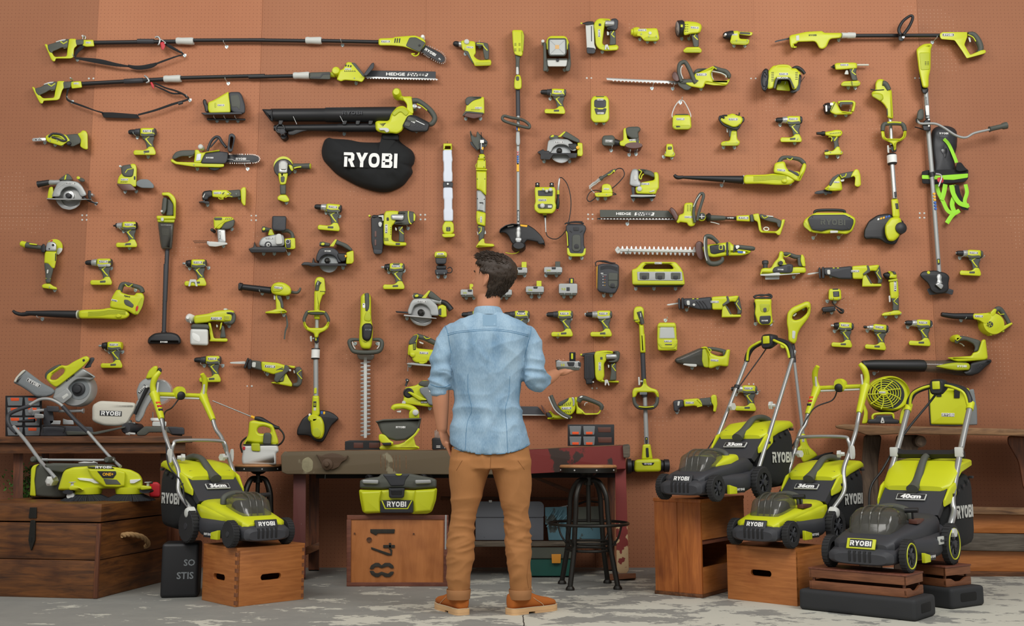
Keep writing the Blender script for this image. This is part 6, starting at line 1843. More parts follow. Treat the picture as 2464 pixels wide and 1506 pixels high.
P('window','clear','~385,822 150,0 15,108 -5,15 -160,0 -10-10',.09,.108,1,4)
P('window_back','pa','~392,826 138,0 12,112 -157,0',.09,.1025,.4,2)
P('window_frame','l2','~370,806 175,0 5,16 -182,0',.08,.106,.8,2)
P('front_step','l2','~365,985 35,15 15,35 110,0 15-35 32-15 -2,15 -30,45 -140,0 -32-45',.09,.104,.8,3)
recess('gr','~440,1002 75,0 0,12 -75,0',.1)
G(472,972,62,.1015)
H('square lantern','445,752',word='above')
begin('hand_vacuum','lime hand vacuum with a pointed smoky nose at the lower right','vacuum',860,1140)
P('dust_bowl','sm','~545,1170 15-20 240-105 60-10 20,65 5,150 -55-5 -230-30 -40-15',.01,.11,6,6)
P('bowl_core','dk','~610,1165 190-85 30,10 5,140 -215-30',.03,.09,4,6)
P('nozzle_tip','bk','~545,1165 25-15 30,0 10,55 -35,7 -27-22',.01,.10,4,6)
P('bowl_ring','l2','~835,1060 35-20 30,90 5,125 -55-7 -20-68',.01,.115,3,5)
P('body','li','~808,1045 52-20 30,10 35,65 75,30 70,0 20-70 42-2 -22,182 -40,0 -60-8 -80,30 -30-7 5-105 -35-90',.01,.12,5,6)
S('grip','gr','~890,1050 70,5 90,20 35,10',[18,20,22,18],.07)
P('grip_leg','gr','~1045,1080 45-15 -15,135 10,40 -30,5 -15-45 20-70',.02,.09,2.5,4)
GS('~905,1048 25,20 -20,17',5,.09)
P('release','pa','~640,1208 140,7 -5,30 -75-5 -72-18',.08,.118,1.5,4)
G(965,1174,62,.1215,-4)
H('hand vacuum','727,1255 995,1255')
# --- low right tools (Q frame)
ZF(1900,640,4.369)
begin('mini_charger','small lime adaptor with dark label near the yellow pole handle','charger',475,300)
P('adaptor_body','li','~410,260 10-20 100-2 20,17 5,90 -25,17 -100-2 -12-15',.003,.09,4,5)
P('label','pl','~455,268 65-3 4,57 -64,3',.08,.0915,.4,1);P('top_label','pl','~452,238 60-2 -2,12 -58,2',.07,.091,.4,1)
for k in range(3):recess('cg',[(465,278+k*15),(512,277+k*15),(512,283+k*15),(465,284+k*15)],.0915)
S('hook_wire','iron','460,362 462,335',2,.1);S('hook_wire','iron','545,355 575,335',2,.08)
H('labelled adaptor','395,372 475,378')
begin('power_adaptor','black power adaptor with tied cable under the labelled lime adaptor','adaptor',440,460)
P('adaptor_body','bk','~335,445 15-13 130-12 8,50 -58,15 -80,3',.003,.09,3,4)
S('cable','bk','~445,375 15,25 30,25 40,25 30,15 -5,25 -25-2 -35-38',[5,5,6,9,12,12,10,6],.05)
S('cable_loop','bk','~530,465 30,15 -15,8 -17-13',4,.07)
S('prong','iron','352,485 350,510',5,.05);S('prong','iron','380,485 368,505',4,.05)
H('black power adaptor','440,490')
begin('angle_drill','slim upright lime right angle drill in the row at the right','drill',1100,300)
L('chuck','bk',1050,105,985,88,.05,[(0,38),(.4,38),(.9,18),(1,8)])
P('head','li','~1030,60 20-8 60,6 15,32 5,40 -90,0 20-40',.015,.09,4,6)
P('head_cap','gr','~1055,55 55,0 15,35 -35,0 -10-28',.03,.095,2,5)
P('collar','l2','~1036,145 99-15 3,30 -98,8',.01,.095,2,3)
P('motor_housing','li','~1045,160 93-10 12,170 -30,30 -60-5 -8-95',.012,.09,5,5)
P('grip','gr','~1060,320 85-2 5,82 -2,75 -68,0 5-75 -15-40',.015,.085,4,5)
GS('~1140,325 -45,45 40,35',5,.088,**FL)
P('paddle','pa','~1040,312 22-2 0,70 -17,2',.04,.08,1,2)
P('battery_foot','li','~965,510 25-20 80-12 20-10 60-3 30,25 -5,20 -55,5 -145,10',.0,.09,2.5,4)
G(1110,212,84,.0915,90)
H('right angle drill','1008,532 1120,532')
begin('shop_blower','lime snail shaped blower with short black nozzle at the far right','blower',2050,590)
S('nozzle','bk','~1595,508 45,7 80,10 100,3 110,2',[22,26,30,34,36],.06)
P('duct','li','~1925,500 75-2 100-8 50,70 -90,60 -70-50 -62-10',.015,.09,4,6)
C('fan_housing','li',2090,620,[(.0,112),(.06,116),(.085,108),(.09,60),(.092,50)],N=40)
C('intake','dk',2100,615,[(.08,30),(.094,30)],N=24)
for k in range(5):
 a=k*1.257;S('intake_fin','li',[(2100+6*cos(a),615+6*sin(a)),(2100+30*cos(a+.5),615+30*sin(a+.5))],3.5,.096,smooth=False,N=6)
P('top_bracket','li','~2105,490 45-45 30,10 -20,65 -40,20',.02,.09,3,5)
S('grip','gr','~2160,470 30-18 30,13 40,55 30,50 20,40',[24,30,28,24,22,22],.06)
GS('~2190,480 25,30 40-5',5,.085,**NS)
P('rear_foot','li','~2210,630 50-5 75-33 13,16 -118,82 -25,0 15-40',.01,.085,2.5,4)
for x,y in((1985,575),(2085,725),(2210,690),(2090,500)):C('screw_lug','l2',x,y,[(.02,14),(.07,13)],N=12)
G(1990,528,66,.0915,-2)
H('snail shaped blower','1800,572')
begin('jet_blower','jet blower with fat black tube and smoky middle under the snail shaped blower','leaf blower',1500,1040)
L('blower_tube','bk',1430,1050,770,1042,.09,[(0,40),(.03,62),(.1,66),(.8,58),(1,48)],N=28)
L('tube_mouth','dk',780,1042,764,1042,.09,[(0,50),(1,46)],N=24)
L('smoky_tube','sm',1390,1050,1830,1070,.08,[(0,60),(.4,68),(.7,80),(1,84)],N=28)
P('side_flash','l2','~1520,1055 130-30 110-13 120,8 20,30 -10,45 -130,5 -110-15',.08,.17,5,8)
P('motor_cover','li','~1650,962 260-17 15-35 55-10 40-125 40-5 25,200 -30,20 -135,10 -160,5 -60-20',.02,.14,5,5)
P('grip','gr','~1735,732 105,3 175,50 -25,115 -60,5 20-45 -20-40 -80-40 -70,10 -10,30 -35-5',.03,.12,5,8)
C('grip_end','li',1712,768,[(.03,30),(.06,38),(.11,36),(.12,26)],N=24)
S('trigger','pa','~1785,810 25,10 25,22',6,.06)
GS('~1740,765 20,20 45-35',5,.122,**NS)
P('rear_intake','bk','~1900,1020 150-35 70-5 5,30 -65,50 -70,70 -90,25 -50-5 -30-40 70-15',.02,.16,5,6)
vents([[(1960+k*14,1075-k*14),(2030+k*10,1050-k*14),(2030+k*10,1056-k*14),(1960+k*14,1081-k*14)]for k in range(4)],.161,'gloss')
P('under_foot','dk','~1700,1140 130-30 120,20 -20,25 -130-5',.02,.10,2,4)
G(1812,1053,98,.1735,0,plate=None)
H('jet blower','888,1130')
# --- left low tools
ZF(0,640,4.107)
begin('leaf_blower','lime leaf blower with long black nozzle pointing left, at the far left','leaf blower',900,450)
L('nozzle','bk',775,480,260,465,.07,[(0,40),(.5,34),(.9,24),(1,22)],N=24)
S('nozzle_tip','bk','~290,468 -70,10 -60-13 -32-23',[23,20,18,12],.07)
L('nozzle_ring','pa',768,480,778,480,.07,[(0,43),(1,43)],N=24)
P('duct','li','~775,438 75-6 150-4 90-18 150,15 50,55 -40,40 -70,10 -180-10 -220,0',.01,.13,6,8)
for k in range(4):S('duct_rib','l2',[(870,455+k*12),(1000,448+k*12),(1100,435+k*12),(1240,445+k*10)],4,.132,flat=.5)
P('fan_housing','li','~1080,410 15-70 15-40 40-65 40,0 10,27 70,23 60,5 15-25 65,0 20,45 -30,110 -40,70 -40-10 -60-40 -110-15',.015,.14,5,8)
P('side_panel','gr','~1225,330 45,5 55,50 -15,30 -70-30 -15-25',.1,.144,1,4)
P('battery_slot','l2','~1400,310 25,10 -15,80 -45,80 -35-5 20-75',.08,.146,1.5,8)
P('slot_mark','red','~1345,400 20-12 3,22 -13,40 -15-10',.1,.1475,.5,3)
S('grip','gr','~1185,250 20-60 35-12 80,17 70,25 20,42',[24,24,22,22,24,22],.08)
GS('~1235,180 35,25 40-25',5,.105)
C('knob','li',1190,500,[(.1,28),(.14,26),(.145,16)],sy=.7)
W('Hybrid',1255,300,.143,56,ink='pl',r=0.2)
G(1130,340,44,.1415,-14,plate='pa',ink='pl')
H('far left leaf blower','420,525 1340,240')
begin('stick_vacuum','tall upright stick vacuum with smoky bowl and flat black floor head','vacuum',1640,300)
ZF(0,400,4.707)
P('handle_frame','li','~1830,298 90-5 55,47 20,45 -5,215 -25,5 0-175 -60-95 -70-3',.02,.08,3,5)
P('grip','gr','~1845,350 50,5 -10,145 -25,45 -35-5 10-110',.02,.085,4,6)
P('inner_body','gr','~1890,370 35,5 40,55 -3,130 -82,0',.02,.06,3,4)
C('buttons','pa',1842,515,[(.07,14),(.092,12)],N=14)
P('collar','li','~1770,560 220,2 -5,38 -210,2',.01,.10,3,4)
P('collar_band','l2','~1778,600 204,2 -7,38 -190-5',.012,.095,3,3)
P('latch','pa','~1820,582 35,0 0,40 -33,0',.08,.105,1,3)
P('dust_bowl','sm','~1785,632 190,4 -25,294 -20,15 -100-3 -15-62',.01,.10,7,6)
P('bowl_core','bk','~1800,640 160,5 -22,280 -103,0',.03,.085,5,5)
P('filter_window','gr','~1830,700 85,5 -5,85 -72-10',.07,.0885,1,3)
L('tube','dk',1895,940,1870,1530,.06,[(0,22),(.02,24),(1,24)])
ZF(0,640,4.107)
L('tube','dk',1640,-20,1620,655,.06,[(0,22),(1,20)])
L('tube_joint','bk',1622,645,1618,690,.07,[(0,24),(1,36)])
P('floor_head','bk','~1458,755 7-45 55-45 80-10 100,0 60,20 28,45 0,40 -18,15 -295-3',.0,.13,7,8)
G(1619,750,70,.132,0,plate=None)
begin('paint_sprayer','lime paint sprayer with white cup and white nozzle under the caulking gun','paint sprayer',2080,600)
P('body','li','~1915,490 145-20 90-30 120-8 50,13 -20,115 -120-12 -90-3 -40,15 -130,12',.01,.11,5,6)
P('rear_cap','gr','~2230,450 60-2 35,17 10,45 -15,50 -30,22 -60-4 -30-23 80-15 5-55 -50-5',.01,.115,5,8)
P('cap_panel','li','~2215,485 60,3 -5,52 -58-5',.09,.118,1,3)
for k in range(4):recess('gr',[(2222+k*12,495),(2226+k*12,495),(2224+k*12,530),(2220+k*12,530)],.118)
C('nozzle','wh',1898,525,[(.02,40),(.08,40),(.10,26),(.12,14)],N=28,sy=1.1)
S('nozzle_ring','pa','~1882,490 -7,30 10,45',6,.09)
P('jar_lid','gr','~1888,590 17-18 150,3 13,25 -3,25 -180-7',.0,.13,4,5)
P('paint_cup','tank','~1882,618 176,4 2,148 -15,18 -165-8 -2-80',.0,.13,6,6)
P('cup_label','wh','~1895,650 80,40 3,70 -78-40',.1,.1315,.4,8)
P('stand_leg','li','~2055,555 27,5 33,155 130,0 8,20 -13,15 -175-5 15-25',.01,.09,2.5,4)
P('grip','gr','~2180,580 35,10 20,120 -65,2 15-62',.015,.085,3,4)
P('grip_front','li','~2180,560 20-12 -15,72 -17,20',.03,.09,1.5,3)
P('trigger','pa','~2135,575 20,10 -5,23 -12-3',.04,.07,1,3)
C('top_hook','pa',2238,432,[(.05,20),(.08,18)],N=12,sy=.5)
G(2138,518,84,.1115)
H('paint sprayer','2265,595')
# --- trimmer and others frame M
ZF(540,640,4.4)
begin('line_trimmer','lime line trimmer hanging guard down at the left','trimmer',985,700)
CUR['root']['label']='lime line trimmer above the sprayer with its wide black guard at the bottom'
P('handle_back','li','~955,160 20-40 45-8 40,18 12,140 -10,30 -22,10 -30,90 -8,75 -12,0 -30-215',.01,.09,4,8)
S('grip','gr','~1010,165 -20,35 -10,60',[26,24,22],.085)
S('grip_light','pa','992,165 985,200',5,.115)
P('battery_line','bk','~1010,264 65,4 0,5 -65-3',.08,.093,.3,1)
P('upper_tube','li','~952,262 50,0 10,303 -64-3',.02,.09,5,4)
S('loop_handle','gr','~850,590 -5-30 35-70 40,8 100,2 45,0 35,60 0,30',[16,18,20,20,20,20,18,16],.11)
S('loop_top','li','~885,486 35-6 100,0 45,8',8,.125)
P('loop_front','li','~832,575 18,0 20,55 30,25 140,0 35-30 25-53 15,8 -10,70 -35,35 -70,30 -10,45 -35,0 -5-45 -80-35 -32-40',.03,.12,4,8)
L('shaft','al',980,560,978,790,.06,[(0,20),(1,20)])
P('clamp','bk','~950,740 50,0 2,70 -47,5',.03,.10,2,4);P('clamp_marks','li','~962,740 13,0 0,50 -13,0',.06,.104,.3,1)
L('wing_knob','pa',960,765,925,768,.07,[(0,8),(1,8)]);P('wing_knob','pa','~903,750 9-12 16,2 0,60 -18,2',.04,.09,2,4)
L('shaft','al',978,800,975,890,.06,[(0,22),(1,22)])
L('lock_collar','wh',967,880,963,980,.06,[(0,42),(.08,46),(.1,44),(.9,44),(.92,46),(1,42)])
L('lock_edge','bk',967,872,967,884,.06,[(0,44),(1,46)]);L('lock_edge','bk',963,974,963,986,.06,[(0,46),(1,42)])
L('shaft','al',968,980,970,1380,.06,[(0,26),(1,26)])
P('shaft_tag','li','~950,1290 28-2 -2,60 -28,2',.07,.083,.3,2)
ZF(680,840,3.586)
P('guard','bk','~122,745 3-55 45-90 70-50 90-25 70,10 50,25 40,40 -70,60 -40,90 -30,50 -40,5 -40-15 -30-40 -60-8',.01,.08,4,6)
P('head_tube','li','~258,402 57,0 7,158 -17,20 -55-5',.02,.10,5,4)
P('motor_head','li','~235,580 95-5 30,65 2,80 -22,55 -50,0 -40-35 -10-90',.01,.13,7,8)
C('head_joint','li',285,600,[(.04,48),(.12,46),(.13,30)],sy=.7,N=30)
P('head_window','l2','~260,690 40-20 35,50 -15,40 -40,0 -25-20',.1,.133,1,5)
P('tube_label','pl','~265,450 27,0 -2,50 -26,0',.08,.1015,.4,1);P('tube_label','pa','~268,505 22,0 -2,25 -20,0',.08,.1015,.4,1)
W('33',278,475,.103,22,ink='li',r=1.571)
recess('blue','~330,535 16,0 0,25 -16,0',.08);recess('amber','~350,538 18,0 -2,24 -16,0',.08);recess('ink','~222,560 18-7 5,27 -17,5',.08)
ZF(540,640,4.4)
begin('hedge_trimmer','hedge trimmer hanging upright with its toothed blade pointing down','hedge trimmer',1500,700)
P('body','li','~1443,320 37-35 55,5 17,40 3,230 20,100 -15,180 -20,40 -90-2 -25-78 5-140 10-60',.01,.14,7,10)
S('rear_grip','gr','~1505,290 5,40 2,110 -7,40',[22,28,26,18],.13)
P('neck','l2','~1478,540 22-60 40,0 15,65 -10,45 -65-10',.09,.145,2,6)
P('front_cap','bk','~1455,640 30-35 65,0 22,35 -17,120 -25,35 -45-3 -27-32',.06,.165,6,10)
S('cap_line','li','~1452,640 -2,80 15,60 35,20',4,.15)
W('RYOBI',1522,675,.168,62,ink='cg')
P('side_label','ink','~1463,393 29,2 -2,50 -28-3',.08,.1415,.3,2);recess('pl','~1466,400 14,0 0,10 -14,0',.142)
S('front_handle','gr','~1430,780 -60-2 -40,12 -5,30 20,50 35,35 120,10 120-10 40-35 8-60 -28-30 -70-2',[14,18,22,22,22,24,24,24,22,22,20,14],.11)
S('handle_lining','pa','~1355,800 10,45 20,30',6,.125);S('handle_lining','pa','~1640,805 -5,45 -20,25',6,.125)
P('debris_guard','sm','~1400,930 190,5 -5,35 -25,28 -130-6 -20-27',.02,.11,2,5)
P('blade_bar','pa','~1478,960 30,0 0,440 -30,0',.06,.07,.6,1)
ZF(680,840,3.586)
P('blade_bar','pa','~700,90 27,0 0,675 -25,3',.06,.0705,.6,1)
P('blade_teeth','st',[(700,95)]+[q for k in range(19)for q in((700,110+k*34.5),(672,118+k*34.5),(668,124+k*34.5),(700,134+k*34.5))]+[(715,760)]+[q for k in range(18,-1,-1)for q in((727,124+k*34.5),(758,114+k*34.5),(760,106+k*34.5),(727,100+k*34.5))],.05,.062,.3,.8,n=1)
ZF(540,640,4.4)
H('upright hedge trimmer handle','1385,822 1620,822',word='holding')
begin('reciprocating_saw','lime reciprocating saw with pale blade, sloping down to the right by the trimmer shaft','saw',600,1120)
P('blade','pa','~52,1022 23-7 147-7 3,30 -155-4',.045,.052,.4,2)
P('shoe','bk','~245,970 17,5 -37,110 -25-7 15-38',.01,.10,1.5,3)
P('front_boot','bk','~265,980 25,10 -5,100 -35,8 -10-48',.01,.10,2,3)
P('boot','gr','~285,995 105,13 10,102 -115-30',.012,.10,4,4)
P('clamp_button','pa','~292,1018 43,0 -7,57 -38-5',.08,.104,1,3)
P('motor_housing','li','~388,1010 172,15 80,25 40,0 -30,60 -130,40 -125-42',.01,.105,4,5)
for k in range(5):recess('gr',[(545+k*12,1100-k*3),(620+k*4,1068+k*9),(622+k*4,1073+k*9),(548+k*12,1106-k*3)],.105)
P('band','gr','~635,1048 30,0 35,52 -60,45 -80,95 -40-30 20-60 80-30',.02,.108,2.5,5)
P('rear_top','li','~670,1050 85,10 -15,25 -40-7',.02,.10,2,3)
P('lower_arm','li','~495,1230 50-5 55,5 50-100 40,70 30,45 -5,35 -155-30 -60-8',.005,.095,3,4)
P('vent_panel','gr','~530,1130 80-20 30,30 -15,85 -80-5',.04,.102,2,4)
for k in range(5):recess('li',[(555,1150+k*14),(610,1148+k*14),(610,1152+k*14),(555,1155+k*14)],.102)
P('rear_grip','gr','~745,1075 45-13 30,23 8,115 -13,55 -35,27 -60-7 5-35 45-5 5-55 -30-60',.015,.09,4,8)
GS('~815,1100 -45,35 50,60',5,.092,**FL)
P('trigger','pa','~728,1100 17,5 3,30 -13,3',.04,.075,1,2);P('switch','pa','~680,1095 25-5 3,22 -18,6',.08,.112,1,2)
G(483,1063,86,.1065,-4)
H('sloping reciprocating saw','455,1145')
begin('jigsaw','lime jigsaw partly hidden by the left sleeve of the man','jigsaw',2080,900)
P('body','li','~1940,930 5-90 45-50 10-60 40-8 20,13 -20,55 -10,80 210,20 20,100 -110,15 -10,25 -110-5 -40-25 -5-50 -40-5',.01,.10,5,6)
P('gear_cover','gr','~1948,835 7-45 45-55 50-10 -20,65 -30,40',.03,.105,3,6)
S('top_grip','gr','~2040,740 70,20 70,30 60,30',[28,26,28,26],.07)
GS('~2110,745 30,25 40-10',5,.098)
P('trigger','pa','~2060,795 50,20 -5,15 -40-15',.05,.09,1,3)
P('side_vent','pl','~1995,815 35-15 -2,85 -30,5',.09,.103,.6,2)
for k in range(4):recess('li',[(2000,828+k*15),(2025,822+k*15),(2025,828+k*15),(2000,834+k*15)],.104)
C('mode_dial','li',1998,945,[(.06,26),(.11,24),(.115,12)],N=20)
P('shoe','al','~1928,1030 62-8 90,13 160,13 0,20 -180-13 -125-13',.0,.12,1,2)
P('shoe_bracket','li','~2050,990 95,0 3,20 -38,26 -48-4',.06,.098,1,3)
P('blade','st','~1940,1045 10,0 -5,65 -7,10',.05,.056,.3,.5)
S('front_wire','iron','1935,930 1925,1030',2,.08)
G(2112,920,70,.1015,-3)
H('jigsaw by the sleeve','1965,1055')
begin('belt_sander','lime belt sander with grey dust bag behind the left arm of the man','sander',2100,1330)
P('body','li','~1905,1310 15-25 120-25 40-45 50-7 50,17 20,175 0,20 -300,0 -5-70',.01,.09,4,6)
C('front_roller','bk',1960,1350,[(.02,56),(.10,54),(.105,40),(.10,38)],N=30)
P('arm_cover','li','~1935,1335 35-7 150,72 80,20 -140,5',.06,.12,2.5,5)
P('dust_bag','cg','~2065,1290 85-15 60,10 30,45 -10,150 -70-10 -20-60 -70-70',.03,.13,4,8)
P('top_grip','gr','~2045,1255 35-40 110,0 10,70 -100-10',.02,.10,3,5)
S('front_lever','dk','1920,1270 1935,1225',12,.06);C('lever_ring','dk',1940,1212,[(.03,17),(.09,16)],N=18);C('ring_hole','pa',1940,1212,[(.08,7),(.0915,6)],N=12)
recess('ink','~2168,1292 32,0 0,43 -32,0',.13)
ZF(680,840,3.586)
P('lower_body','li','~1040,430 20-30 120,20 110,50 8,30 -38,0 -220-30',.01,.10,3,5)
P('label','pl','~1192,445 58,0 0,23 -58,0',.09,.1015,.3,1);W(None,1221,457,.103,50)
C('roller_knob','pa',1052,463,[(.06,18),(.11,16)],N=16)
H('belt sander','1270,512')
# --- batteries between the man and the chargers
def battery(x,y,label,short,w_=36,h=16,post='li',px=None,thick=False,show='3Ah',hooks=None):
 ZF()
 begin('battery',label,'battery',x,y,'tool batteries on the pegboard')
 P('pack','al',[(x-w_/2-1,y-h/2+2),(x-w_/2+2,y-h/2),(x+w_/2-2,y-h/2),(x+w_/2+1,y-h/2+2),(x+w_/2+1,y+h/2-2),(x-w_/2-1,y+h/2-2)],.01,.085,1.6,2)
 P('pack_base','gr',[(x-w_/2,y+h/2-4),(x+w_/2,y+h/2-4),(x+w_/2-2,y+h/2+3),(x-w_/2+2,y+h/2+3)],.005,.08,1.5,2)
 px=x+w_*.12 if px is None else px
 P('post',post,[(px-6,y-h/2-13),(px+6,y-h/2-13),(px+6,y-h/2+2),(px-6,y-h/2+2)],.03,.065,1,1.5)
 if thick:P('post_label','li',[(px-2,y-h/2-11),(px+3,y-h/2-11),(px+3,y-h/2-1),(px-2,y-h/2-1)],.04,.067,.3,1)
 P('latch','pl',[(x-4,y-h/2+1),(x+7,y-h/2+1),(x+6,y-h/2+6),(x-3,y-h/2+6)]if not thick else[(x-4,y-4),(x+4,y-4),(x+4,y+5),(x-4,y+5)],.07,.0865,.3,1)
 for s in(-1,1):P('end_clip','dk',[(x+s*(w_/2-2),y-3),(x+s*(w_/2+1.5),y-2),(x+s*(w_/2+1.5),y+4),(x+s*(w_/2-2),y+3)],.03,.08,.5,1)
 put('lettering',text_mesh(show,'l2',.02),CUR['root'],mapf(x-w_*.26,y+.5,.0862),w_*.22*CUR['m'])
 H(short,hooks or[(x-7,y+h/2+9),(x+10,y+h/2+9)])
battery(1250,651,'slim battery with lime post partly behind the head of the man','battery beside the head',px=1261,hooks=[(1234,663),(1262,663)])
battery(1331,650,'slim battery with a dark grey post in the top battery row','battery with grey post',px=1342,post='gr',w_=42,hooks=[(1314,663),(1339,663)])
battery(1287,697,'slim battery with lime post just above the right shoulder of the man','battery above the shoulder',px=1297,w_=42,h=17,hooks=[(1279,714),(1297,714)])
battery(1367,695,'thick battery with black post under the grey charger','thick battery',px=1375,w_=43,h=26,post='bk',thick=True,show='9.0',hooks=[(1357,714),(1374,714)])
battery(1129,704,'battery half hidden by the face of the man','battery by the face',px=1136,w_=40,hooks=[(1122,717),(1140,717)])
battery(1213,704,'battery end showing behind the neck of the man at the right','battery behind the neck',px=1206,w_=36,hooks=[(1219,717),(1205,717)])
# --- frame U tools
ZF(1240,820,4.43)
begin('brad_nailer','lime nailer with black magazine to the right of the held battery','nailer',920,290)
P('magazine','bk','~732,150 13-10 90,5 15,255 -30,20 5,40 -70,5 -5-45 -18-20',.01,.08,2.5,3)
for k in range(2):P('magazine_rib','dk',[(765+k*35,150),(772+k*35,150),(775+k*35,400),(768+k*35,400)],.05,.084,.5,1)
L('nose','dk',700,155,850,140,.06,[(0,8),(.2,20),(.6,22),(1,24)])
C('nose_tip','li',700,150,[(.04,12),(.07,10)],N=12)
P('body','li','~840,150 15-38 105-12 80,10 5,25 -75,15 5,55 -30,35 5,140 -20,40 70,10 105-5 0,25 -185-5 -55-25 -15-50 -5-155',.008,.09,4,5)
P('rear_cap','gr','~1035,112 55-7 25,15 -3,70 -22,40 -80,5 -25-20 75-10 15-35 -10-40',.01,.10,4.5,7)
L('cylinder','si',968,168,1080,168,.085,[(0,26),(.1,30),(.9,30),(1,22)])
P('grip','gr','~1015,240 60-5 0,55 3,130 -73,5 15-95',.012,.08,3,4)
GS('~1060,240 -28,30 38,50',5,.082,**FL)
P('trigger','pa','~985,250 20,8 -5,32 -12-5',.03,.07,1,3)
P('side_window','gr','~905,172 25,0 0,28 -25,0',.08,.092,.4,1)
P('belt_clip','pa','~952,415 33-3 20,63 -13,5 -14-40 -13,38 -13-3',.08,.1,1,3)
G(900,272,66,.0915,90,sz=1.2)
C('magazine_screw','pa',828,440,[(.06,10),(.085,8)],N=10)
begin('hedge_trimmer','hedge trimmer with dark blade passing behind the waist of the man','hedge trimmer',700,700)
P('cutting_blade','dk','~-120,695 360,5 60,70 25,25 -445-5',.03,.045,1,2)
P('blade_edge','pa','~-120,784 445,4 0,8 -445-2',.04,.05,.3,1)
P('debris_guard','br','~272,680 13,5 45,85 -5,20 -25-30',.02,.1,1,2)
P('nose','dk','~325,760 55,10 30,45 -60,0 -22-20',.02,.08,2,4)
P('front_body','li','~355,750 20-5 45,45 100,10 80,0 10,20 -20,15 -245,3 -5-18 60-5',.01,.09,3,4)
P('motor','li','~450,680 30-30 90-45 50-5 25,40 -5,100 -40,50 -50,5 -70-55',.015,.11,4,6)
P('motor_top','gr','~450,680 15-25 95-45 15-2 -15,32 -80,60',.02,.115,2,5)
for k in range(5):recess('pl',[(495+k*20,700-k*2),(510+k*20,668-k*5),(516+k*20,668-k*5),(502+k*20,700-k*2)],.11)
for k in range(4):recess('pl',[(520+k*20,770),(535+k*18,745),(541+k*18,745),(527+k*20,770)],.11)
P('silver_ring','si','~595,600 30,0 10,40 -3,50 -22,10 5-50',.05,.115,1.5,4)
P('rear_body','li','~630,600 30-2 5,102 55,40 25,35 135-5 25-35 10,10 -15,30 -30,10 -225-3 5-62',.015,.085,3,5)
S('rear_grip','gr','~670,650 20-30 40-10 90,30 70,30 30,30 -5,35',[30,32,28,24,24,24,18],.07)
S('grip_lining','pa','~738,690 7-25 25-7',4,.09)
S('front_handle','gr','~380,580 20,60 30,70 50,55 60,35 50,22',[20,24,26,24,22,20],.12)
S('handle_lining','pa','~355,595 30,75 45,75 70,55 60,28',7,.13)
P('switch','wh','~680,605 20-20 25,7 -25,18',.07,.1,1,3)
G(545,718,80,.1115,2)
begin('patio_brush','long shaft patio brush tool hanging with its black roller brushes near the bench end','brush',1400,600)
P('handle_loop','li','~1245,540 20-40 75-5 25-45 0-45 27,0 8,65 40,30 70,20 20,40 0,50 -20-10 -25-50 -185,0 -10,40 -40,30',.03,.11,4,7)
S('loop_grip','gr','~1262,600 13,70 45,40 70,5 70-5 45-40 10-70',[18,20,22,20,22,20,18],.10)
S('loop_stripe','li','~1315,700 75,8 85-8',7,.12)
L('shaft','al',1380,560,1400,1100,.06,[(0,22),(1,26)])
L('shaft_joint','dk',1370,480,1375,600,.06,[(0,30),(.5,42),(1,30)])
P('joint_cover','clear','~1325,545 80,0 0,30 -80,0',.07,.105,1,2)
L('upper_shaft','dk',1355,60,1372,500,.06,[(0,26),(1,26)])
P('knob','pa','~1308,385 17-2 7,87 -20,8',.04,.09,1.5,3);L('knob_stem','pa',1330,432,1360,432,.07,[(0,10),(1,10)])
P('upper_tube','li','~1322,-80 58,0 10,208 -58,2',.02,.09,5,4)
P('shaft_label','pl','~1382,1025 30,0 0,70 -26,0',.07,.088,.3,2);recess('li','~1392,1038 12,0 0,14 -12,0',.0885)
P('gear_cone','li','~1358,1105 82-5 25,160 -120,5',.03,.12,4,4)
P('latch','bk','~1390,1140 28-2 7,102 -30,2',.08,.125,.8,2)
P('brush_head','li','~1270,1280 30-15 230-10 25,25 -3,100 -22,15 -240,5 -25-20',.0,.15,6,8)
P('head_label','pl','~1345,1300 140-4 -20,29 -100,3',.12,.153,.5,2)
W(None,1415,1311,.155,76)
L('roller_brush','bk',1280,1335,1185,1335,.08,[(0,60),(.35,62),(.4,50),(.5,78),(.95,82),(1,60)],N=28)
L('roller_brush','bk',1540,1330,1640,1330,.08,[(0,60),(.3,62),(.35,50),(.45,68),(.95,66),(1,50)],N=28)
ZF(1500,600,4.4)
P('top_handle','li','~108,640 22-35 60-3 28,28 -2,130 -86,20 -22-35',.015,.09,4,8)
S('top_grip','gr','~165,660 20,60 20,70',[28,26,20],.085);S('grip_light','pa','180,675 185,715',5,.112)
P('top_arm','li','~112,752 38,18 15,30 10,70 10,215 20,5 25-5 -15-285 -25-5',.01,.08,3,4)
P('top_tube','li','~165,800 50-5 20,295 -57,5',.02,.09,5,4)
P('battery_line','bk','~108,746 52-2 0,6 -52,2',.08,.092,.3,1)
H('patio brush','190,-400')if False else None
# --- right side: trimmer, brushcutter, harness, speaker, small tools
ZF(1840,20,3.764)
begin('pole_pruner','pole reciprocating pruner across the top right with an upright loop handle','pruner',1050,260)
P('blade','dk','~90,300 20-10 115-25 3,15 -108,22 -25,8',.05,.058,.5,3)
P('saw_body','li','~222,255 18-13 140-30 140-7 20,17 160,0 -5,46 -105,10 -30,72 -30,20 -35-5 -35-65 -160,5 -10,15 -28,5 8,20 22,0 -2,13 -50,2 -12-30',.01,.10,4,6)
P('vent_label','pa','~283,248 29-5 2,47 -29,2',.08,.102,.5,1)
W(None,435,243,.102,70,ink='pl',r=-0.03)
L('pole_lock','pa',695,246,818,246,.055,[(0,26),(.4,24),(.5,28),(1,26)])
L('pole','bk',818,248,1600,246,.055,[(0,17),(1,17)])
S('loop_handle','bk','~1230,240 -15-50 35-70 60-48 28,0 -3,38 -35,70 -45,60',[14,14,14,12,12,13,14,14],.12)
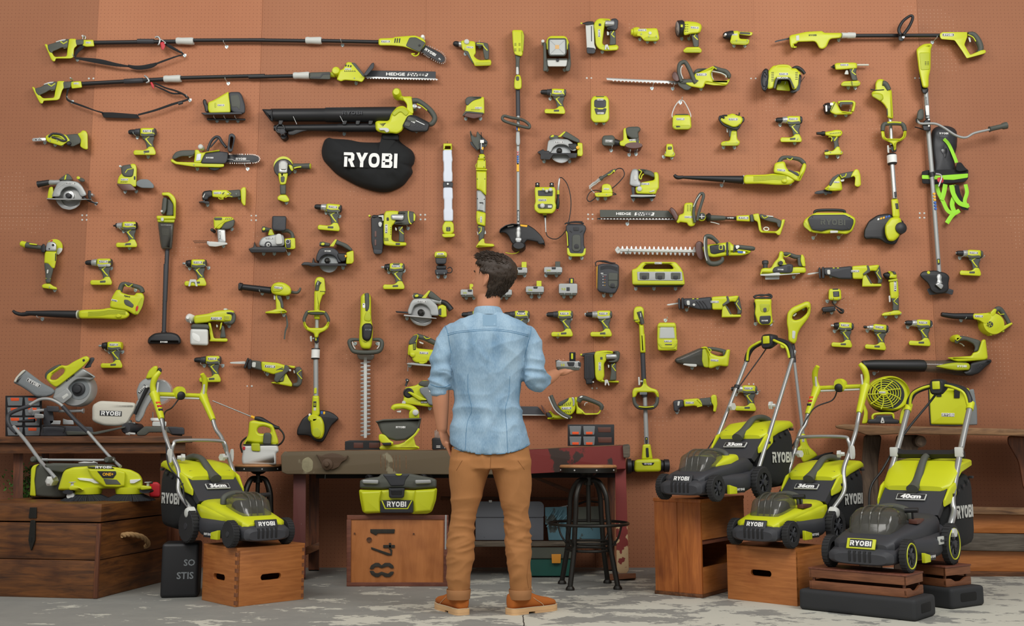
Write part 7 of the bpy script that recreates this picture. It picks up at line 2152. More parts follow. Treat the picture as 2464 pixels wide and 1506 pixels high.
P('handle_clamp','bk','~1210,200 25,15 30,30 -3,45 -22,10 -28-8',.03,.10,2,4)
C('clamp_bolt','si',1242,275,[(.08,14),(.11,12)],N=14)
P('rear_handle','li','~1585,232 25-17 225,0 0,43 -27,72 54,92 98-42 40-4 5,24 -20,12 -155,43 -40-65 -70-100 -120-10 -12-18',.015,.085,1.5,3)
S('grip','gr','~1840,235 50,5 40,50 25,60 -5,40 -25,5',[20,26,28,26,22,18],.06)
GS('~1840,240 45,20 27,40',5,.085);P('trigger','pa','~1842,262 20,0 8,43 -15,3',.04,.07,1,3)
G(1662,240,82,.0865)
H('pole pruner','670,290 1518,310')
begin('glue_gun','lime glue gun with a pale glue stick pointing right','glue gun',780,600)
P('body','li','~632,505 18-10 150-5 35,5 3,50 -138,10 -60,3',.012,.08,4,4)
L('nozzle','bk',640,528,597,532,.045,[(0,22),(.5,16),(.6,8),(1,3)])
L('glue_stick','canvas',835,513,940,513,.045,[(0,9),(1,9)])
P('grip','gr','~760,545 75-5 -10,50 20,65 -55,0 -10-45',.014,.075,3.5,5)
GS('~805,545 -15,30 35,27',5,.076,**FL)
P('trigger','pa','~735,560 20,0 7,40 -42-2',.03,.06,1,3)
P('battery_foot','li','~688,690 22-28 140-7 18,15 -3,25 -25,13 -140-2',.0,.09,2.5,4);P('foot_recess','l2','~698,690 22-15 140-3 -15,30 -140,0',.06,.093,.8,5)
S('hook_wire','iron','795,700 785,655',2,.1)
G(722,512,56,.0815)
H('glue gun','757,722 818,722')
begin('handheld_lamp','lime lamp with black head and square open handle under the glue gun','lamp',680,905)
L('lamp_head','bk',600,905,545,912,.06,[(0,46),(.4,54),(.9,50),(1,40)],N=24)
P('lens','ink','~548,880 17-5 3,60 -16,3',.08,.115,1,4);S('lamp_lug','bk','545,880 530,880',8,.09)
P('body','li','~590,860 35-18 25,8 40,80 105,10 -5,20 -150,5 -50-25',.01,.10,4,5)
S('handle','li','~665,855 55-7 80,4 8,28 -13,55',[14,14,14,13,13],.06)
P('handle_grip','gr','~680,848 120,0 -5,24 -95,0 -5,28 -15-10',.03,.09,2,3)
S('hook_wire','iron','640,850 600,930',2.5,.11)
P('head_label','ink','~592,855 30,0 -4,25 -26,0',.06,.112,.5,2)
H('lamp with black head','640,970 735,970')
begin('inflator_gun','lime blower gun with short black spout at the right, above the pruning shear','blower',620,1220)
L('spout','bk',545,1135,470,1132,.05,[(0,20),(.3,22),(.5,14),(1,12)])
P('body','li','~545,1120 55-8 40-12 50,2 18,23 -13,30 -35,10 -60-5 -52-10',.012,.085,4,6)
for k in range(7):recess('pl',[(590+k*15,1132-k*1.5),(600+k*15,1130-k*1.5),(598+k*15,1138-k*1.5),(588+k*15,1140-k*1.5)],.085)
P('grip','gr','~600,1160 75,0 -10,40 15,80 -55,0 5-50 -20-40',.015,.075,3.5,5)
S('trigger_loop','li','~578,1165 22,0 10,15 -5,25',5,.07);GS('655,1165 630,1200',7,.078)
P('battery_foot','li','~538,1310 12-15 70-5 35-40 25,5 5,30 27,20 -12,20 -155,5',.0,.085,2.5,4);P('foot_clip','bk','~542,1285 33-7 5,17 -35,5',.02,.09,1,2)
H('blower gun','563,1345 660,1345')
begin('line_trimmer','lime line trimmer with open loop handle and black guard, second from the right edge','trimmer',1130,900)
P('battery_dome','li','~1000,690 15-40 30-12 35,7 20,35 30,60 20,0 15,245 -5,15 -50-5 -5-90 -45-55 -60-35 -30-15 -5-35 40-30',.01,.10,5,8)
S('grip','gr','~1065,680 30,10 30,50',[26,26,22],.095)
P('rear_pod','l2','~968,770 42-10 60,15 10,45 -30,25 -50-30 -28-15',.03,.11,4,8)
S('band','bk','~960,735 50,7 70-4',5,.1)
P('slot','pl','~1105,905 7,0 3,65 -7,0',.08,.102,.4,1)
L('shaft','si',1135,995,1150,1240,.06,[(0,16),(1,16)])
S('loop_grip','gr','~1068,1110 7-50 35-15 120,0 30,25 10,40',[18,20,18,18,20,18],.11)
S('loop_stripe','li','~1110,1036 60-4 65,4',8,.122)
P('loop_front','li','~1052,1110 30-2 8,57 20,15 120,0 20-20 10-55 26,3 -6,62 -40,30 -48,15 -2,65 -20,10 -5-60 -55-25 -50-25',.03,.12,4,8)
P('clamp','bk','~1140,1240 50,10 5,50 -45,5',.03,.1,2,4);P('knob','pa','~1108,1240 17-2 5,72 -18,0',.04,.09,1.5,3);L('knob_stem','pa',1125,1270,1150,1272,.07,[(0,9),(1,9)])
L('lock_collar','wh',1150,1330,1155,1405,.06,[(0,40),(.05,42),(.95,42),(1,38)]);L('lock_edge','bk',1150,1320,1150,1334,.06,[(0,38),(1,42)]);L('lock_edge','bk',1155,1400,1156,1415,.06,[(0,42),(1,36)])
ZF(1900,180,2.789)
L('shaft','si',688,600,705,830,.06,[(0,15),(1,15)])
P('shaft_tag','pl','~700,785 18-2 2,37 -16,2',.06,.085,.3,1)
P('head_tube','li','~680,835 48-3 12,113 -5,15 -45-5',.02,.10,5,4)
P('tube_label','pl','~708,862 20,0 4,38 -18,0',.08,.103,.4,1)
P('guard','bk','~497,1090 3-50 30-60 60-40 70-10 80,30 32,35 -12,35 -25,60 -20,45 -35,7 -40-12 -30-25 -50-5 -45,5',.01,.08,5,6)
P('motor_head','li','~638,1010 42-55 65,0 10,45 -15,80 -40,38 -40-3 -20-45',.01,.13,7,8)
C('spool_cap','bk',718,1045,[(.05,38),(.14,36),(.15,20)],sy=1.05)
for i,c_ in enumerate(('ink','amber','amber','blue','blue')):recess(c_,[(588+i*18,965-i*5),(602+i*18,960-i*5),(604+i*18,972-i*5),(590+i*18,978-i*5)],.08)
begin('brushcutter','long brushcutter with bicycle handlebar and metal blade guard at the far right','brushcutter',960,700)
ZF(1840,20,3.764)
P('motor_pack','li','~1372,375 23-25 45-28 65-4 15,17 -15,35 -3,190 -17,60 0,100 -55,2 -35-162',.01,.13,6,8)
P('pack_panel','l2','~1400,400 95-2 0,157 -80,5',.08,.134,1.5,4)
vents([[(1450+k*22,482+j*9),(1466+k*22,482+j*9),(1466+k*22,486+j*9),(1450+k*22,486+j*9)]for k in range(2)for j in range(4)],.134)
P('pack_back','bk','~1395,560 13,50 22,120 -10,30 -15-110',.01,.08,1.5,3)
P('shaft_boot','bk','~1420,722 65,0 -5,33 -20,20 -30-5',.02,.1,3,4)
L('shaft','al',1460,755,1475,1000,.07,[(0,20),(1,20)])
P('shaft_label','ink','~1455,880 33-2 2,92 -28,0',.07,.0955,.4,2)
W('BRUSHLESS',1466,840,.094,80,ink='pl',r=1.501,sz=.8)
P('hanger_block','bk','~1450,1010 50-10 5,110 -65,0 -15-50',.03,.13,3,5)
for y in(1013,1070):C('block_bolt','ink',1480,y,[(.12,10),(.137,8)],N=12)
S('handlebar','al','~1390,1000 5,35 35,10 110,0 80,35 110,70 90,20 80-40 140-32',11,.14,seg=8)
P('grip','gr','~1385,930 25-22 30,7 5,65 -15,30 -30,5 -25-15',.06,.17,5,8)
P('grip_wheel','dk','~1365,1000 25-15 10,55 -15,5 -17-15',.05,.12,2,4)
L('bar_grip','gr',2035,1095,2190,1060,.14,[(0,26),(.1,22),(.7,22),(.8,30),(1,32)])
S('cable','bk','~1360,1075 40,10 40,15',5,.08)
ZF(1900,180,2.789)
L('shaft','al',930,370,955,660,.07,[(0,15),(1,15)])
L('shaft_ring','bk',950,655,957,685,.07,[(0,18),(1,18)])
L('shaft','al',955,680,1005,1350,.07,[(0,14),(1,14)])
for i in range(6):C('shaft_pictogram',['amber','amber','amber','blue','blue','blue'][i],967+i*2,800+i*20,[(.08,9),(.092,8)],N=10)
P('shaft_tag','pl','~988,1235 20-2 2,37 -18,2',.08,.092,.3,1);recess('li','~994,1240 10,0 1,22 -9,2',.0925)
P('blade_guard','bk','~870,1345 20-27 90-6 70,18 25,25 -10,45 5,40 -30,25 -55,5 -35-20 -20-50 -35-30',.02,.09,4,6)
P('cutting_blade','dk','~920,1440 40-20 80,20 25-8 37,13 -10,33 -42-13 -40,5 -70,8',.04,.055,1,3)
L('gear_head','si',1000,1340,1002,1400,.08,[(0,14),(.3,20),(.6,16),(1,22)]);P('gear_bracket','si','~975,1405 30-15 30,22 -17,30',.08,.11,2,4)
C('guard_badge','li',928,1328,[(.08,10),(.092,10)],N=16)
begin('harness','black and green shoulder harness hanging behind the brushcutter shaft','harness',1060,600)
pillow('back_pad','pl','~950,430 10-60 40-25 70,0 50,35 2,100 -17,80 15,90 -10,40 -135,0 -10-90 -15-100',.01,.045,rings=6,noise=.004,p=.4)
P('pad_slot','gloss','~1015,498 40-8 5,22 -15,53 -10-25 -15-20',.03,.0475,.6,4)
S('green_strap','neon','~1035,430 35,40 40,90 10,30',12,.052,**SW)
P('hip_belt','strap','~885,650 35-10 270-8 10,8 -2,60 -28,20 -170,15 -110-5',.03,.055,2,4)
P('belt_stripe','neon','~888,672 112,4 198-14 -2,28 -96,15 -100-3 -112-4',.04,.0575,.6,2)
P('belt_knot','strap','~1120,590 30-5 30,40 20,15 -60,10 -25-10',.04,.08,2,6)
S('leg_strap','neon','~985,735 15,55 30,60 30,60 40,20 40-20',14,.05,**SW)
S('leg_strap','neon','~1045,735 -10,55 -15,50',16,.055,**SW)
S('leg_strap','neon','~1085,740 15,60 40,60 60,20',16,.055,**SW)
S('leg_strap','neon','~1120,740 -10,60 -20,70 20,60',16,.045,**SW)
S('leg_strap','neon','~1180,735 10,55 -15,60 25,40',13,.05,**SW)
S('strap_tail','neon','~1110,925 -25,25 -30,45',15,.05,**SW)
S('black_strap','strap','~1120,740 10,60 25,50 5,40 40,10',[16,18,14,12,10],.045,flat=.3,fdir=Vector((0,1,0)))
S('carabiner','si','~980,665 30,5 10,20 -10,30 -10,30',[7,6,5,6,5],.13)
P('quick_release','red','~990,690 40-4 4,36 -29,6 -15-16',.1,.125,1.5,4)
W(None,1035,393,.049,60);W('EXPAND-IT',1035,412,.0485,50,ink='cg')
begin('speaker','wide lime and dark six sided speaker at the right','speaker',265,1000)
P('shell','li','~90,1000 10-30 70-45 210,0 60,35 4,30 -24,60 -40,22 -80-10 -60,6 -90-8 -55-40',.005,.13,5,6)
P('grille','pl','~122,965 28-25 220-2 60,32 -2,30 -18,40 -60,5 -40-5 -40-5 -55,15 -65-10 -15-30',.1,.145,2,4)
S('carry_handle','bk','~165,930 25-20 160,0 20,20',[8,10,10,8],.09)
W(None,290,988,.147,165,ink='gr',r=0.03,sz=1.1)
P('side_fin','l2','~92,1000 13-15 20,35 25,25 -10,10 -40-33',.08,.137,1,3)
for x,y in((150,955),(398,960),(150,1020),(388,1030)):C('corner_screw','bk',x,y,[(.13,5),(.148,4)],N=8)
P('front_badge','pa','~272,1045 53,0 0,15 -53,2',.1,.148,.6,2)
H('six sided speaker','158,1095 328,1092')
begin('pruning_shear','lime grass shear with black blades pointing lower left under the blower gun','shear',330,720)
P('blades','bk','~162,795 18-15 60-10 50,12 -10,18 -50-5 -40,7',.03,.06,.8,3)
P('body','li','~232,765 30-25 28-50 35-20 20,30 7,45 3,30 -55,7 -55-7',.012,.09,5,6)
P('body_back','gr','~262,735 23-45 40-25 15,5 -40,40 -25,40',.02,.095,2,4)
P('grip','gr','~330,665 70-15 40-5 5,35 -45,15 -60,5',.015,.08,3.5,5)
GS('~338,672 12,18 25-10 5-18',4,.082,**NS)
P('battery_foot','li','~408,690 12-30 20-28 22,3 13,35 5,70 -20,15 -25-10 5-55 -10-10',.0,.09,2.5,4)
P('switch','pa','~340,705 28-5 -3,15 -20,3',.07,.092,.8,2)
G(316,720,28,.092,0)
H('grass shear','242,795')
ZF(1560,700,2.896)
begin('multi_tool','lime multi tool lying level below the hand vacuum','multi tool',320,785)
P('battery_foot','li','~435,735 15-13 25,3 7,65 -12,55 -20-5 5-40 -15-20',.0,.09,2.5,4)
P('grip','gr','~350,750 90-10 20,40 -10,20 -70,0 -40,0',.014,.08,3.5,5)
P('body','li','~245,755 100-7 20,12 15,40 -35,8 -25-8 -70,8',.012,.085,3.5,4)
P('head','dk','~172,770 13-8 60-7 3,55 -33,5 -5,30 -32-5',.015,.08,4,6)
P('head_ring','pa','~205,768 17,0 -7,32 -13,0',.06,.083,.5,2)
GS('340,755 370,785',5,.086);GS('340,808 375,800',4,.086)
G(288,779,44,.0855)
H('lower multi tool','200,845 418,795')
begin('edge_cutter','all lime pole tool with a long open handle, its disc head hanging behind the mowers','trimmer',1050,400)
P('handle','li','~965,190 5-40 30-35 100-43 25,3 8,25 -3,55 -15,35 -55,70 -20,40 -5,45 -15,27 -45-22 0-70 -10-50',.015,.12,5,8,holes=['~1000,190 10-30 90-48 12,13 -7,30 -45,40 -40,10'])
P('handle_label','pa','~1003,275 24,5 -7,55 -18-5',.1,.122,.5,3)
P('trigger','pa','~1005,172 25-22 5,10 -20,20',.05,.09,1,3)
P('front_pod','li','~918,360 22-10 35,2 -5,33 -30,20 -20-10',.03,.11,3,6)
L('boot','dk',1008,370,1018,498,.06,[(0,10),(.2,14),(1,12)])
recess('li','~1008,415 8,0 4,40 -8,1',.084)
L('shaft','al',1018,495,1078,1000,.06,[(0,10),(1,12)])
P('head','li','~1050,995 45-3 10,58 15,35 50,45 10,20 -70,40 -30,10 -25-50 -20-55 25-15',.02,.12,5,7)
for k in range(4):recess('l2',[(1062+k*14,1100),(1070+k*14,1098),(1082+k*14,1140),(1074+k*14,1142)],.12)
P('guard','bk','~1075,1205 105-57 50-18 60-10 -10,15 -60,25 -70,40 -65,10',.0,.16,2,4)
G(1078,1028,36,.1215,95,sz=1.2)
H('all lime pole tool','1080,125',word='holding')
# ================================================================ lawn mowers
def sec(y,w,z0,z1,e=.55,n=20,dx=0.0,dy=0.0):
 """rounded cross-section across a mower; dy shears its top backwards"""
 r=[]
 for k in range(n):
  a=2*pi*(k+.5)/n;c,s=cos(a),sin(a)
  zz=(z0+z1)/2+(z1-z0)/2*copysign(abs(s)**e,s)
  r.append(Vector((dx+w*copysign(abs(c)**e,c),y+dy*(zz-z0),zz)))
 return r
def wheel(t,x,y,r,w_,side,rim=None):
 turned(t,'wheel','rubber',(x-w_/2,y,r),(x+w_/2,y,r),[(0,r*.62),(0,r*.93),(.15,r),(.85,r),(1,r*.93),(1,r*.62),(.9,r*.6),(.1,r*.6)],36)
 tyre=t.children[-1]if False else[o for o in COL.objects][-1]
 n=28
 v,f=[],[]
 for k in range(n):
  a=2*pi*k/n
  c,s=cos(a),sin(a);b=len(v)
  for(dx,rr,da)in((-.42,r*.985,-.05),(.42,r*.985,-.05),(.42,r*.985,.05),(-.42,r*.985,.05),(-.42,r*1.025,-.04),(.42,r*1.025,-.04),(.42,r*1.025,.04),(-.42,r*1.025,.04)):
   v.append(Vector((x+dx*w_,y+cos(a+da)*rr,r+sin(a+da)*rr)))
  f+=[tuple(b+i for i in q)for q in((4,5,6,7),(0,1,5,4),(1,2,6,5),(2,3,7,6),(3,0,4,7))]
 o=newmesh('tread',v,f,'rubber',tyre,None,0);fixnormals(o.data)
 xo=x+side*w_*.30
 turned(tyre,'hub','dk',(xo-.004,y,r),(xo+.012*side+.002,y,r),[(0,r*.22),(1,r*.2)],20)
 turned(tyre,'hub_disc','bk',(xo-.012*side,y,r),(xo-.008*side,y,r),[(0,r*.62),(1,r*.62)],30)
 for k in range(7):
  a=2*pi*k/7
  for da in(-.12,.12):
   tube(tyre,'spoke','dk',[(xo,y+cos(a)*r*.18,r+sin(a)*r*.18),(xo,y+cos(a+da)*r*.6,r+sin(a+da)*r*.6)],.004,6,2,smooth=False)
 if rim:tube(tyre,'rim_stripe',rim,[(x+side*w_*.5,y+cos(2*pi*k/30)*r*.76,r+sin(2*pi*k/30)*r*.76)for k in range(30)],.0035,6,1,closed=True)
def mower(label,X0,Y0,Z0,deg,kind,cm,S_=1.0,fr=.07,rr=.09,ft=.165,rt=.19,wb=.42):
 t=thing('lawn_mower',label,'lawn mower',(X0,Y0,Z0),radians(deg))
 f_,b_=-wb/2,wb/2;s=S_
 cover='dk' if kind=='D' else'li';k33=kind=='B'
 wheel(t,-ft,f_,fr,.036,-1,'li' if kind=='D' else None);wheel(t,ft,f_,fr,.036,1,'li' if kind=='D' else None)
 wheel(t,-rt,b_,rr,.04,-1,'li' if kind=='D' else None);wheel(t,rt,b_,rr,.04,1,'li' if kind=='D' else None)
 w0=ft-.022
 turned(t,'axle','iron',(-ft,f_,fr),(ft,f_,fr),[(0,.006),(1,.006)],8)
 turned(t,'axle','iron',(-rt,b_,rr),(rt,b_,rr),[(0,.006),(1,.006)],8)
 loft(t,'deck','dk',[sec(f_-.095*s,w0*.75,.035,.085),sec(f_-.085*s,w0*.95,.03,.105),sec(f_-.03,w0*1.0,.028,.125),sec(f_+.10*s,w0*.98,.03,.15*s),sec(0,ft+.02,.03,.15*s),sec(b_-.12,ft+.02,.03,.155*s),sec(b_-.04,rt-.03,.04,.17*s),sec(b_+.05,rt-.035,.06,.19*s)])
 for k in range(5):slab(t,'bumper_rib','bk',-.06+k*.026,-.048+k*.026,f_-.098*s,f_-.08*s,.045,.098,.003)
 cw=w0*.9
 loft(t,'top_cover',cover if not k33 else'dk',[sec(f_-.065*s,cw*.78,.085,.12*s,.5),sec(f_-.045*s,cw*.98,.085,.14*s,.45),sec(f_+.04,cw,.10,.165*s,.45),sec(-.02,cw*1.15,.11,.20*s,.45),sec(.07,cw*1.16,.12,.225*s,.45),sec(b_-.04,cw*1.12,.13,.235*s,.45),sec(b_+.02,cw*1.0,.14,.21*s,.45)])
 for sd in(-1,1):
  if kind in'AC':loft(t,'side_flare','li',[sec(f_+.10,.012,.135,.15,dx=sd*cw*.96),sec(0,.03,.10,.18,dx=sd*cw*1.02),sec(b_-.10,.035,.11,.20,dx=sd*cw*1.02),sec(b_+.01,.012,.17,.21,dx=sd*cw*1.0)])
  if kind=='D':loft(t,'side_flash','li',[sec(f_+.06,.008,.15,.17,dx=sd*cw*.93),sec(.02,.010,.18,.21,dx=sd*cw*1.05),sec(.08,.006,.21,.235,dx=sd*cw*1.06)])
  if k33:loft(t,'side_cover','li',[sec(f_+.12,.02,.17,.19,dx=sd*cw*.55),sec(.0,.05,.17,.24,dx=sd*cw*.62),sec(.08,.05,.18,.25,dx=sd*cw*.62),sec(.14,.02,.2,.23,dx=sd*cw*.6)])
  plateprism(t,'edge_comb','li',[(-.125,.035),(-.05,.035),(-.05,.07),(-.125,.085)],(ft+.012)*sd,(ft+.03)*sd,'yz',.003,.004)
  put('lettering',text_mesh('EASY EDGE','ink',.02),t,(sd*(ft+.021 if kind!='B' else ft+.0215),-.0,.058),.082,(0,0,sd*pi/2))
  slab(t,'edge_label','pl',*sorted((sd*(ft+.0),sd*(ft+.02))),-.048,.048,.04,.076,.002)
  if kind=='D':
   slab(t,'size_label','pa',*sorted((sd*(ft+.012),sd*(ft+.023))),b_-.17,b_-.10,.11,.15,.002)
   put('lettering',text_mesh('40cm','pl',.02),t,(sd*(ft+.0235),b_-.135,.13),.05,(0,0,sd*pi/2))
 dw=cw*.72;d0,d1=f_+.02,f_+.235*s;zt=.272*s
 loft(t,'battery_pack','dk',[sec(d0+.03,dw*.6,.12,.2*s),sec(d0+.06,dw*.72,.12,.24*s),sec(d1-.05,dw*.72,.12,.235*s)])
 loft(t,'clear_lid','sm',[sec(d0-.012,dw*.7,.11*s,.15*s,.5),sec(d0,dw*.92,.11*s,.19*s,.45),sec(d0+.03,dw,.11*s,.25*s,.45),sec(d0+.09,dw,.12*s,zt,.45),sec(d1-.03,dw*.95,.13*s,zt-.005,.5),sec(d1,dw*.8,.15*s,.24*s,.6)])
 for k in(-1,0,1):tube(t,'lid_rib','sm',[(k*dw*.4,d0-.004,.16*s),(k*dw*.4,d0+.022,.243*s),(k*dw*.4,d0+.08,zt+.002),(k*dw*.4,d1-.04,zt)],.005,6,4)
 tube(t,'carry_grip','gr',[(-dw*.9,.03,.21*s),(-dw*.8,.035,.25*s),(0,.045,.268*s),(dw*.8,.035,.25*s),(dw*.9,.03,.21*s)],.017,12,6)
 a=radians(24);py_,pz=f_-.071*s,.117*s
 o=slab(t,'name_plate','li' if kind=='D' else'pl',-.066*s,.066*s,-.006,.003,-.024*s,.024*s,.003);o.location=(0,py_-.003,pz);o.rotation_euler=(-a,0,0)
 if kind=='D':o2=slab(o,'plate_field','pl',-.058,.058,-.0085,0,-.019,.022,.002)
 put('logo_lettering',logo_mesh('ink'),o,(0,-.0105 if kind=='D' else-.0075,0),.098*s,(0,0,0),1.1)
 if kind!='B':
  tube(t,'height_lever','bk',[(rt*.62,-.02,.20*s),(rt*.66,-.045,.25*s)],.006,8,3)
  tube(t,'lever_knob','bk',[(rt*.66-.035,-.05,.257*s),(rt*.66+.03,-.045,.26*s)],.013,10,3)
  slab(t,'lever_slot','br',rt*.55,rt*.75,-.04,.06,.196*s,.218*s,.004)
 y0,z0,y1,z1=b_-.03,.225*s,b_+.15*s,.39*s
 m_='dk';fw=rt*.78
 fl=loft(t,'rear_flap',m_,[[Vector((-fw,y0,z0)),Vector((fw,y0,z0)),Vector((fw*.96,y0+.04,z0-.02)),Vector((-fw*.96,y0+.04,z0-.02))],[Vector((-fw,y1-.03,z1-.04)),Vector((fw,y1-.03,z1-.04)),Vector((fw,y1+.03,z1-.06)),Vector((-fw,y1+.03,z1-.06))],[Vector((-fw*.85,y1,z1)),Vector((fw*.85,y1,z1)),Vector((fw*.85,y1+.02,z1-.02)),Vector((-fw*.85,y1+.02,z1-.02))]],smooth=20)
 tl=atan2(y1-.03-y0,z1-.04-z0);ym,zm=y0+(y1-.03-y0)*.56,z0+(z1-.04-z0)*.56
 o=slab(t,'size_plate','pa',-.072*s,.072*s,-.002,.006,-.021*s,.021*s,.003);o.location=(0,ym-.008,zm+.008);o.rotation_euler=(-tl,0,0)
 slab(o,'plate_field','pl',-.068*s,.068*s,-.0032,0,-.017*s,.018*s,.002)
 put('lettering',text_mesh(cm,'ink',.05),o,(0,-.0042,0),.10*s,(0,0,0),.85)
 bw=rt*.86;yb0,yb1=b_+.05*s,b_+.46*s;zt0,zt1=.33*s,(.49 if kind=='D' else .45)*s
 loft(t,'grass_bag','cloth',[sec(yb0,bw*.8,.10,.27*s,.4),sec(yb0+.05,bw*.96,.09,.31*s,.35),sec((yb0+yb1)/2,bw*1.04,.05,.40*s,.3),sec(yb1-.06,bw*1.02,.06,.42*s,.3),sec(yb1,bw*.9,.12,.40*s,.4),sec(yb1+.02,bw*.7,.2,.35*s,.5)])
 loft(t,'bag_lid','li',[sec(yb0+.055,bw*.8,zt0+.0,zt0+.03,.5),sec(yb0+.085,bw*1.0,zt0-.02,zt0+.055,.45),sec((yb0+yb1)/2,bw*1.07,zt1-.09,zt1-.015,.4),sec(yb1-.05,bw*1.05,zt1-.05,zt1,.4),sec(yb1+.01,bw*.93,zt1-.05,zt1-.012,.45),sec(yb1+.028,bw*.7,zt1-.045,zt1-.03,.6)])
 for sd in(-1,1):loft(t,'lid_side','li',[sec(yb0-.01,.006,zt0-.075,zt0-.04,dx=sd*bw*.96),sec(yb0+.06,.010,zt0-.06,zt0+.03,dx=sd*bw*1.0),sec(yb0+.12,.010,zt0-.02,zt0+.05,dx=sd*bw*1.03)])
 tube(t,'bag_grip','gr',[(0,yb0+.02,zt0+.012),(0,yb0+.10,zt0+.055),(0,(yb0+yb1)/2,zt1+.004),(0,yb1-.10,zt1+.016),(0,yb1-.04,zt1)],[.034,.026,.02,.026,.034],12,5,flat=.8,fdir=(0,0,1))
 for sd in(-1,1):
  for k in range(5):slab(t,'lid_slot','pl',*sorted((sd*bw*.97,sd*bw*1.085)),yb0+.07+k*.07*s,yb0+.095+k*.07*s,zt0-.022+k*.020*s,zt0-.008+k*.020*s,.001)
  put('logo_lettering',logo_mesh('pa'),t,(sd*(bw*1.045+.0005),(yb0+yb1)/2+.03,.23*s),.23*s,(0,0,sd*pi/2),1.25)
 lean={'A':.61,'B':.57,'C':.55,'D':.66}[kind];H_={'A':.845,'B':.93,'C':.895,'D':.96}[kind];tw_=.92 if kind in'AC' else 1
 def hp(sd,u,x=None):return Vector((sd*(rt-.01 if x is None else x),b_-.02+lean*u,.14+(H_-.14)*u))
 xw=rt-.015
 if kind in'AC':
  for sd in(-1,1):
   tube(t,'handle_tube','st',[hp(sd,0,xw*.98),hp(sd,.06,xw),hp(sd,.2,xw*1.1)+Vector((0,.03,-.01)),hp(sd,.34,xw*.98),hp(sd,.46,xw*1.0),hp(sd,.62,xw*1.02),hp(sd,.70,xw*.96)+Vector((0,.012,0)),hp(sd,.8,xw*.95)],.0125,12,6)
   p0,p1=hp(sd,.78,xw*.95),hp(sd,1.0,xw*.90)
   turned(t,'handle_sleeve','li',p0,p1,[(0,.016),(.1,.019),(.7,.022),(1,.03)],16)
   tube(t,'horn_grip','li',[p1,p1+Vector((sd*.012,.0,.05)),p1+Vector((sd*.004,-.01,.10)),p1+Vector((-sd*.02,-.02,.135))],[.022,.017,.018,.013],12,5)
   tube(t,'bail_lever','pa',[p1+Vector((sd*-.006,-.022,.0)),p1+Vector((-sd*.008,-.03,.07))],.006,8,3)
   c=hp(sd,.46,xw*1.0)
   turned(t,'clamp_knob','pa',c+Vector((-sd*.02,-.01,0)),c+Vector((-sd*.06,-.02,0)),[(0,.012),(.5,.014),(.55,.024),(1,.022)],6)
   loft(t,'clamp_lever','pa',[sec(c.y-.012,.008,c.z-.03,c.z+.05,.8,12,c.x+sd*.02),sec(c.y+.012,.010,c.z-.03,c.z+.05,.8,12,c.x+sd*.024)])
   q=hp(sd,.03,xw*1.02);turned(t,'pivot_cap','pa',q+Vector((-sd*.01,0,0)),q+Vector((sd*.035,0,0)),[(0,.034),(.6,.034),(.9,.026),(1,.014)],20)
  a_,b2=hp(-1,1,xw*.9),hp(1,1,xw*.9)
  tube(t,'cross_bar','li',[a_,b2],.013,12,2,smooth=False)
  tube(t,'bail_bar','pa',[a_+Vector((.03,-.01,-.02)),b2+Vector((-.03,-.01,-.02))],.006,8,2,smooth=False)
  m0=(a_+b2)/2
  loft(t,'switch_box','li',[sec(m0.y-.03,.03,m0.z-.025,m0.z+.045,.7,16,0),sec(m0.y-.01,.038,m0.z-.03,m0.z+.052,.7,16,0),sec(m0.y+.02,.034,m0.z-.02,m0.z+.045,.7,16,0)])
  turned(t,'switch_socket','bk',m0+Vector((0,-.04,-.008)),m0+Vector((0,-.01,-.004)),[(0,.018),(.2,.026),(1,.028)],20)
  c1,c2=hp(-1,.5,xw*1.0),hp(1,.5,xw*1.0)
  tube(t,'mid_bar','st',[c1,c1+Vector((.01,.0,.045)),c1+Vector((.05,.01,.07)),c2+Vector((-.05,.01,.07)),c2+Vector((-.01,0,.045)),c2],.0105,12,6)
  for k in range(3):slab(t,'sleeve_mark',['pl','red','orange'][k],hp(-1,.85,xw*.94).x-.012,hp(-1,.85,xw*.94).x+.012,hp(-1,.85+k*.03).y-.024,hp(-1,.85+k*.03).y-.01,hp(-1,.85+k*.03).z,hp(-1,.85+k*.03).z+.014,.001)
  tube(t,'cable','bk',[m0+Vector((-.01,-.03,-.02)),m0+Vector((-.05,-.02,-.08)),hp(-1,.82,xw*.8),hp(-1,.6,xw*1.05),hp(-1,.4,xw*1.25),hp(-1,.26,xw*1.0),hp(-1,.12,xw*1.1),hp(-1,.02,xw*.9)],.0045,8,8)
 else:
  D_=kind=='D';tw=.0165 if D_ else .012;xt=xw*.88 if D_ else xw*.9
  for sd in(-1,1):
   if D_:tube(t,'handle_tube','st',[hp(sd,.02,xw*1.02),hp(sd,.10,xw*1.05),hp(sd,.16,xw*1.02)+Vector((0,.02,0)),hp(sd,.26,xw*.93),hp(sd,.6,xw*.88),hp(sd,.86,xt)],tw,14,6)
   else:tube(t,'handle_tube','st',[hp(sd,0,xw),hp(sd,.5,xw*.95),hp(sd,.93,xt)],tw,12,4)
   c=hp(sd,.5 if not D_ else .03,xw*.98)
   turned(t,'clamp_knob','pa',c+Vector((-sd*.015,-.015,0)),c+Vector((-sd*.05 if not D_ else sd*.055,-.02,0)),[(0,.010),(.5,.010),(.55,.026),(1,.024)],6)
   if D_:turned(t,'lime_collar','li',hp(sd,.84,xt),hp(sd,.89,xt),[(0,.021),(1,.021)],18)
   p=hp(sd,.9,xt)
   tube(t,'bail_lever','li',[p+Vector((-sd*.012,-.03,-.02)),p+Vector((-sd*.03,-.035,.05)),p+Vector((-sd*.09,-.035,.085)),Vector((sd*.03,p.y-.02,p.z+.10))],.008,10,5)
  pl,pr=hp(-1,.87,xt),hp(1,.87,xt);top=.13
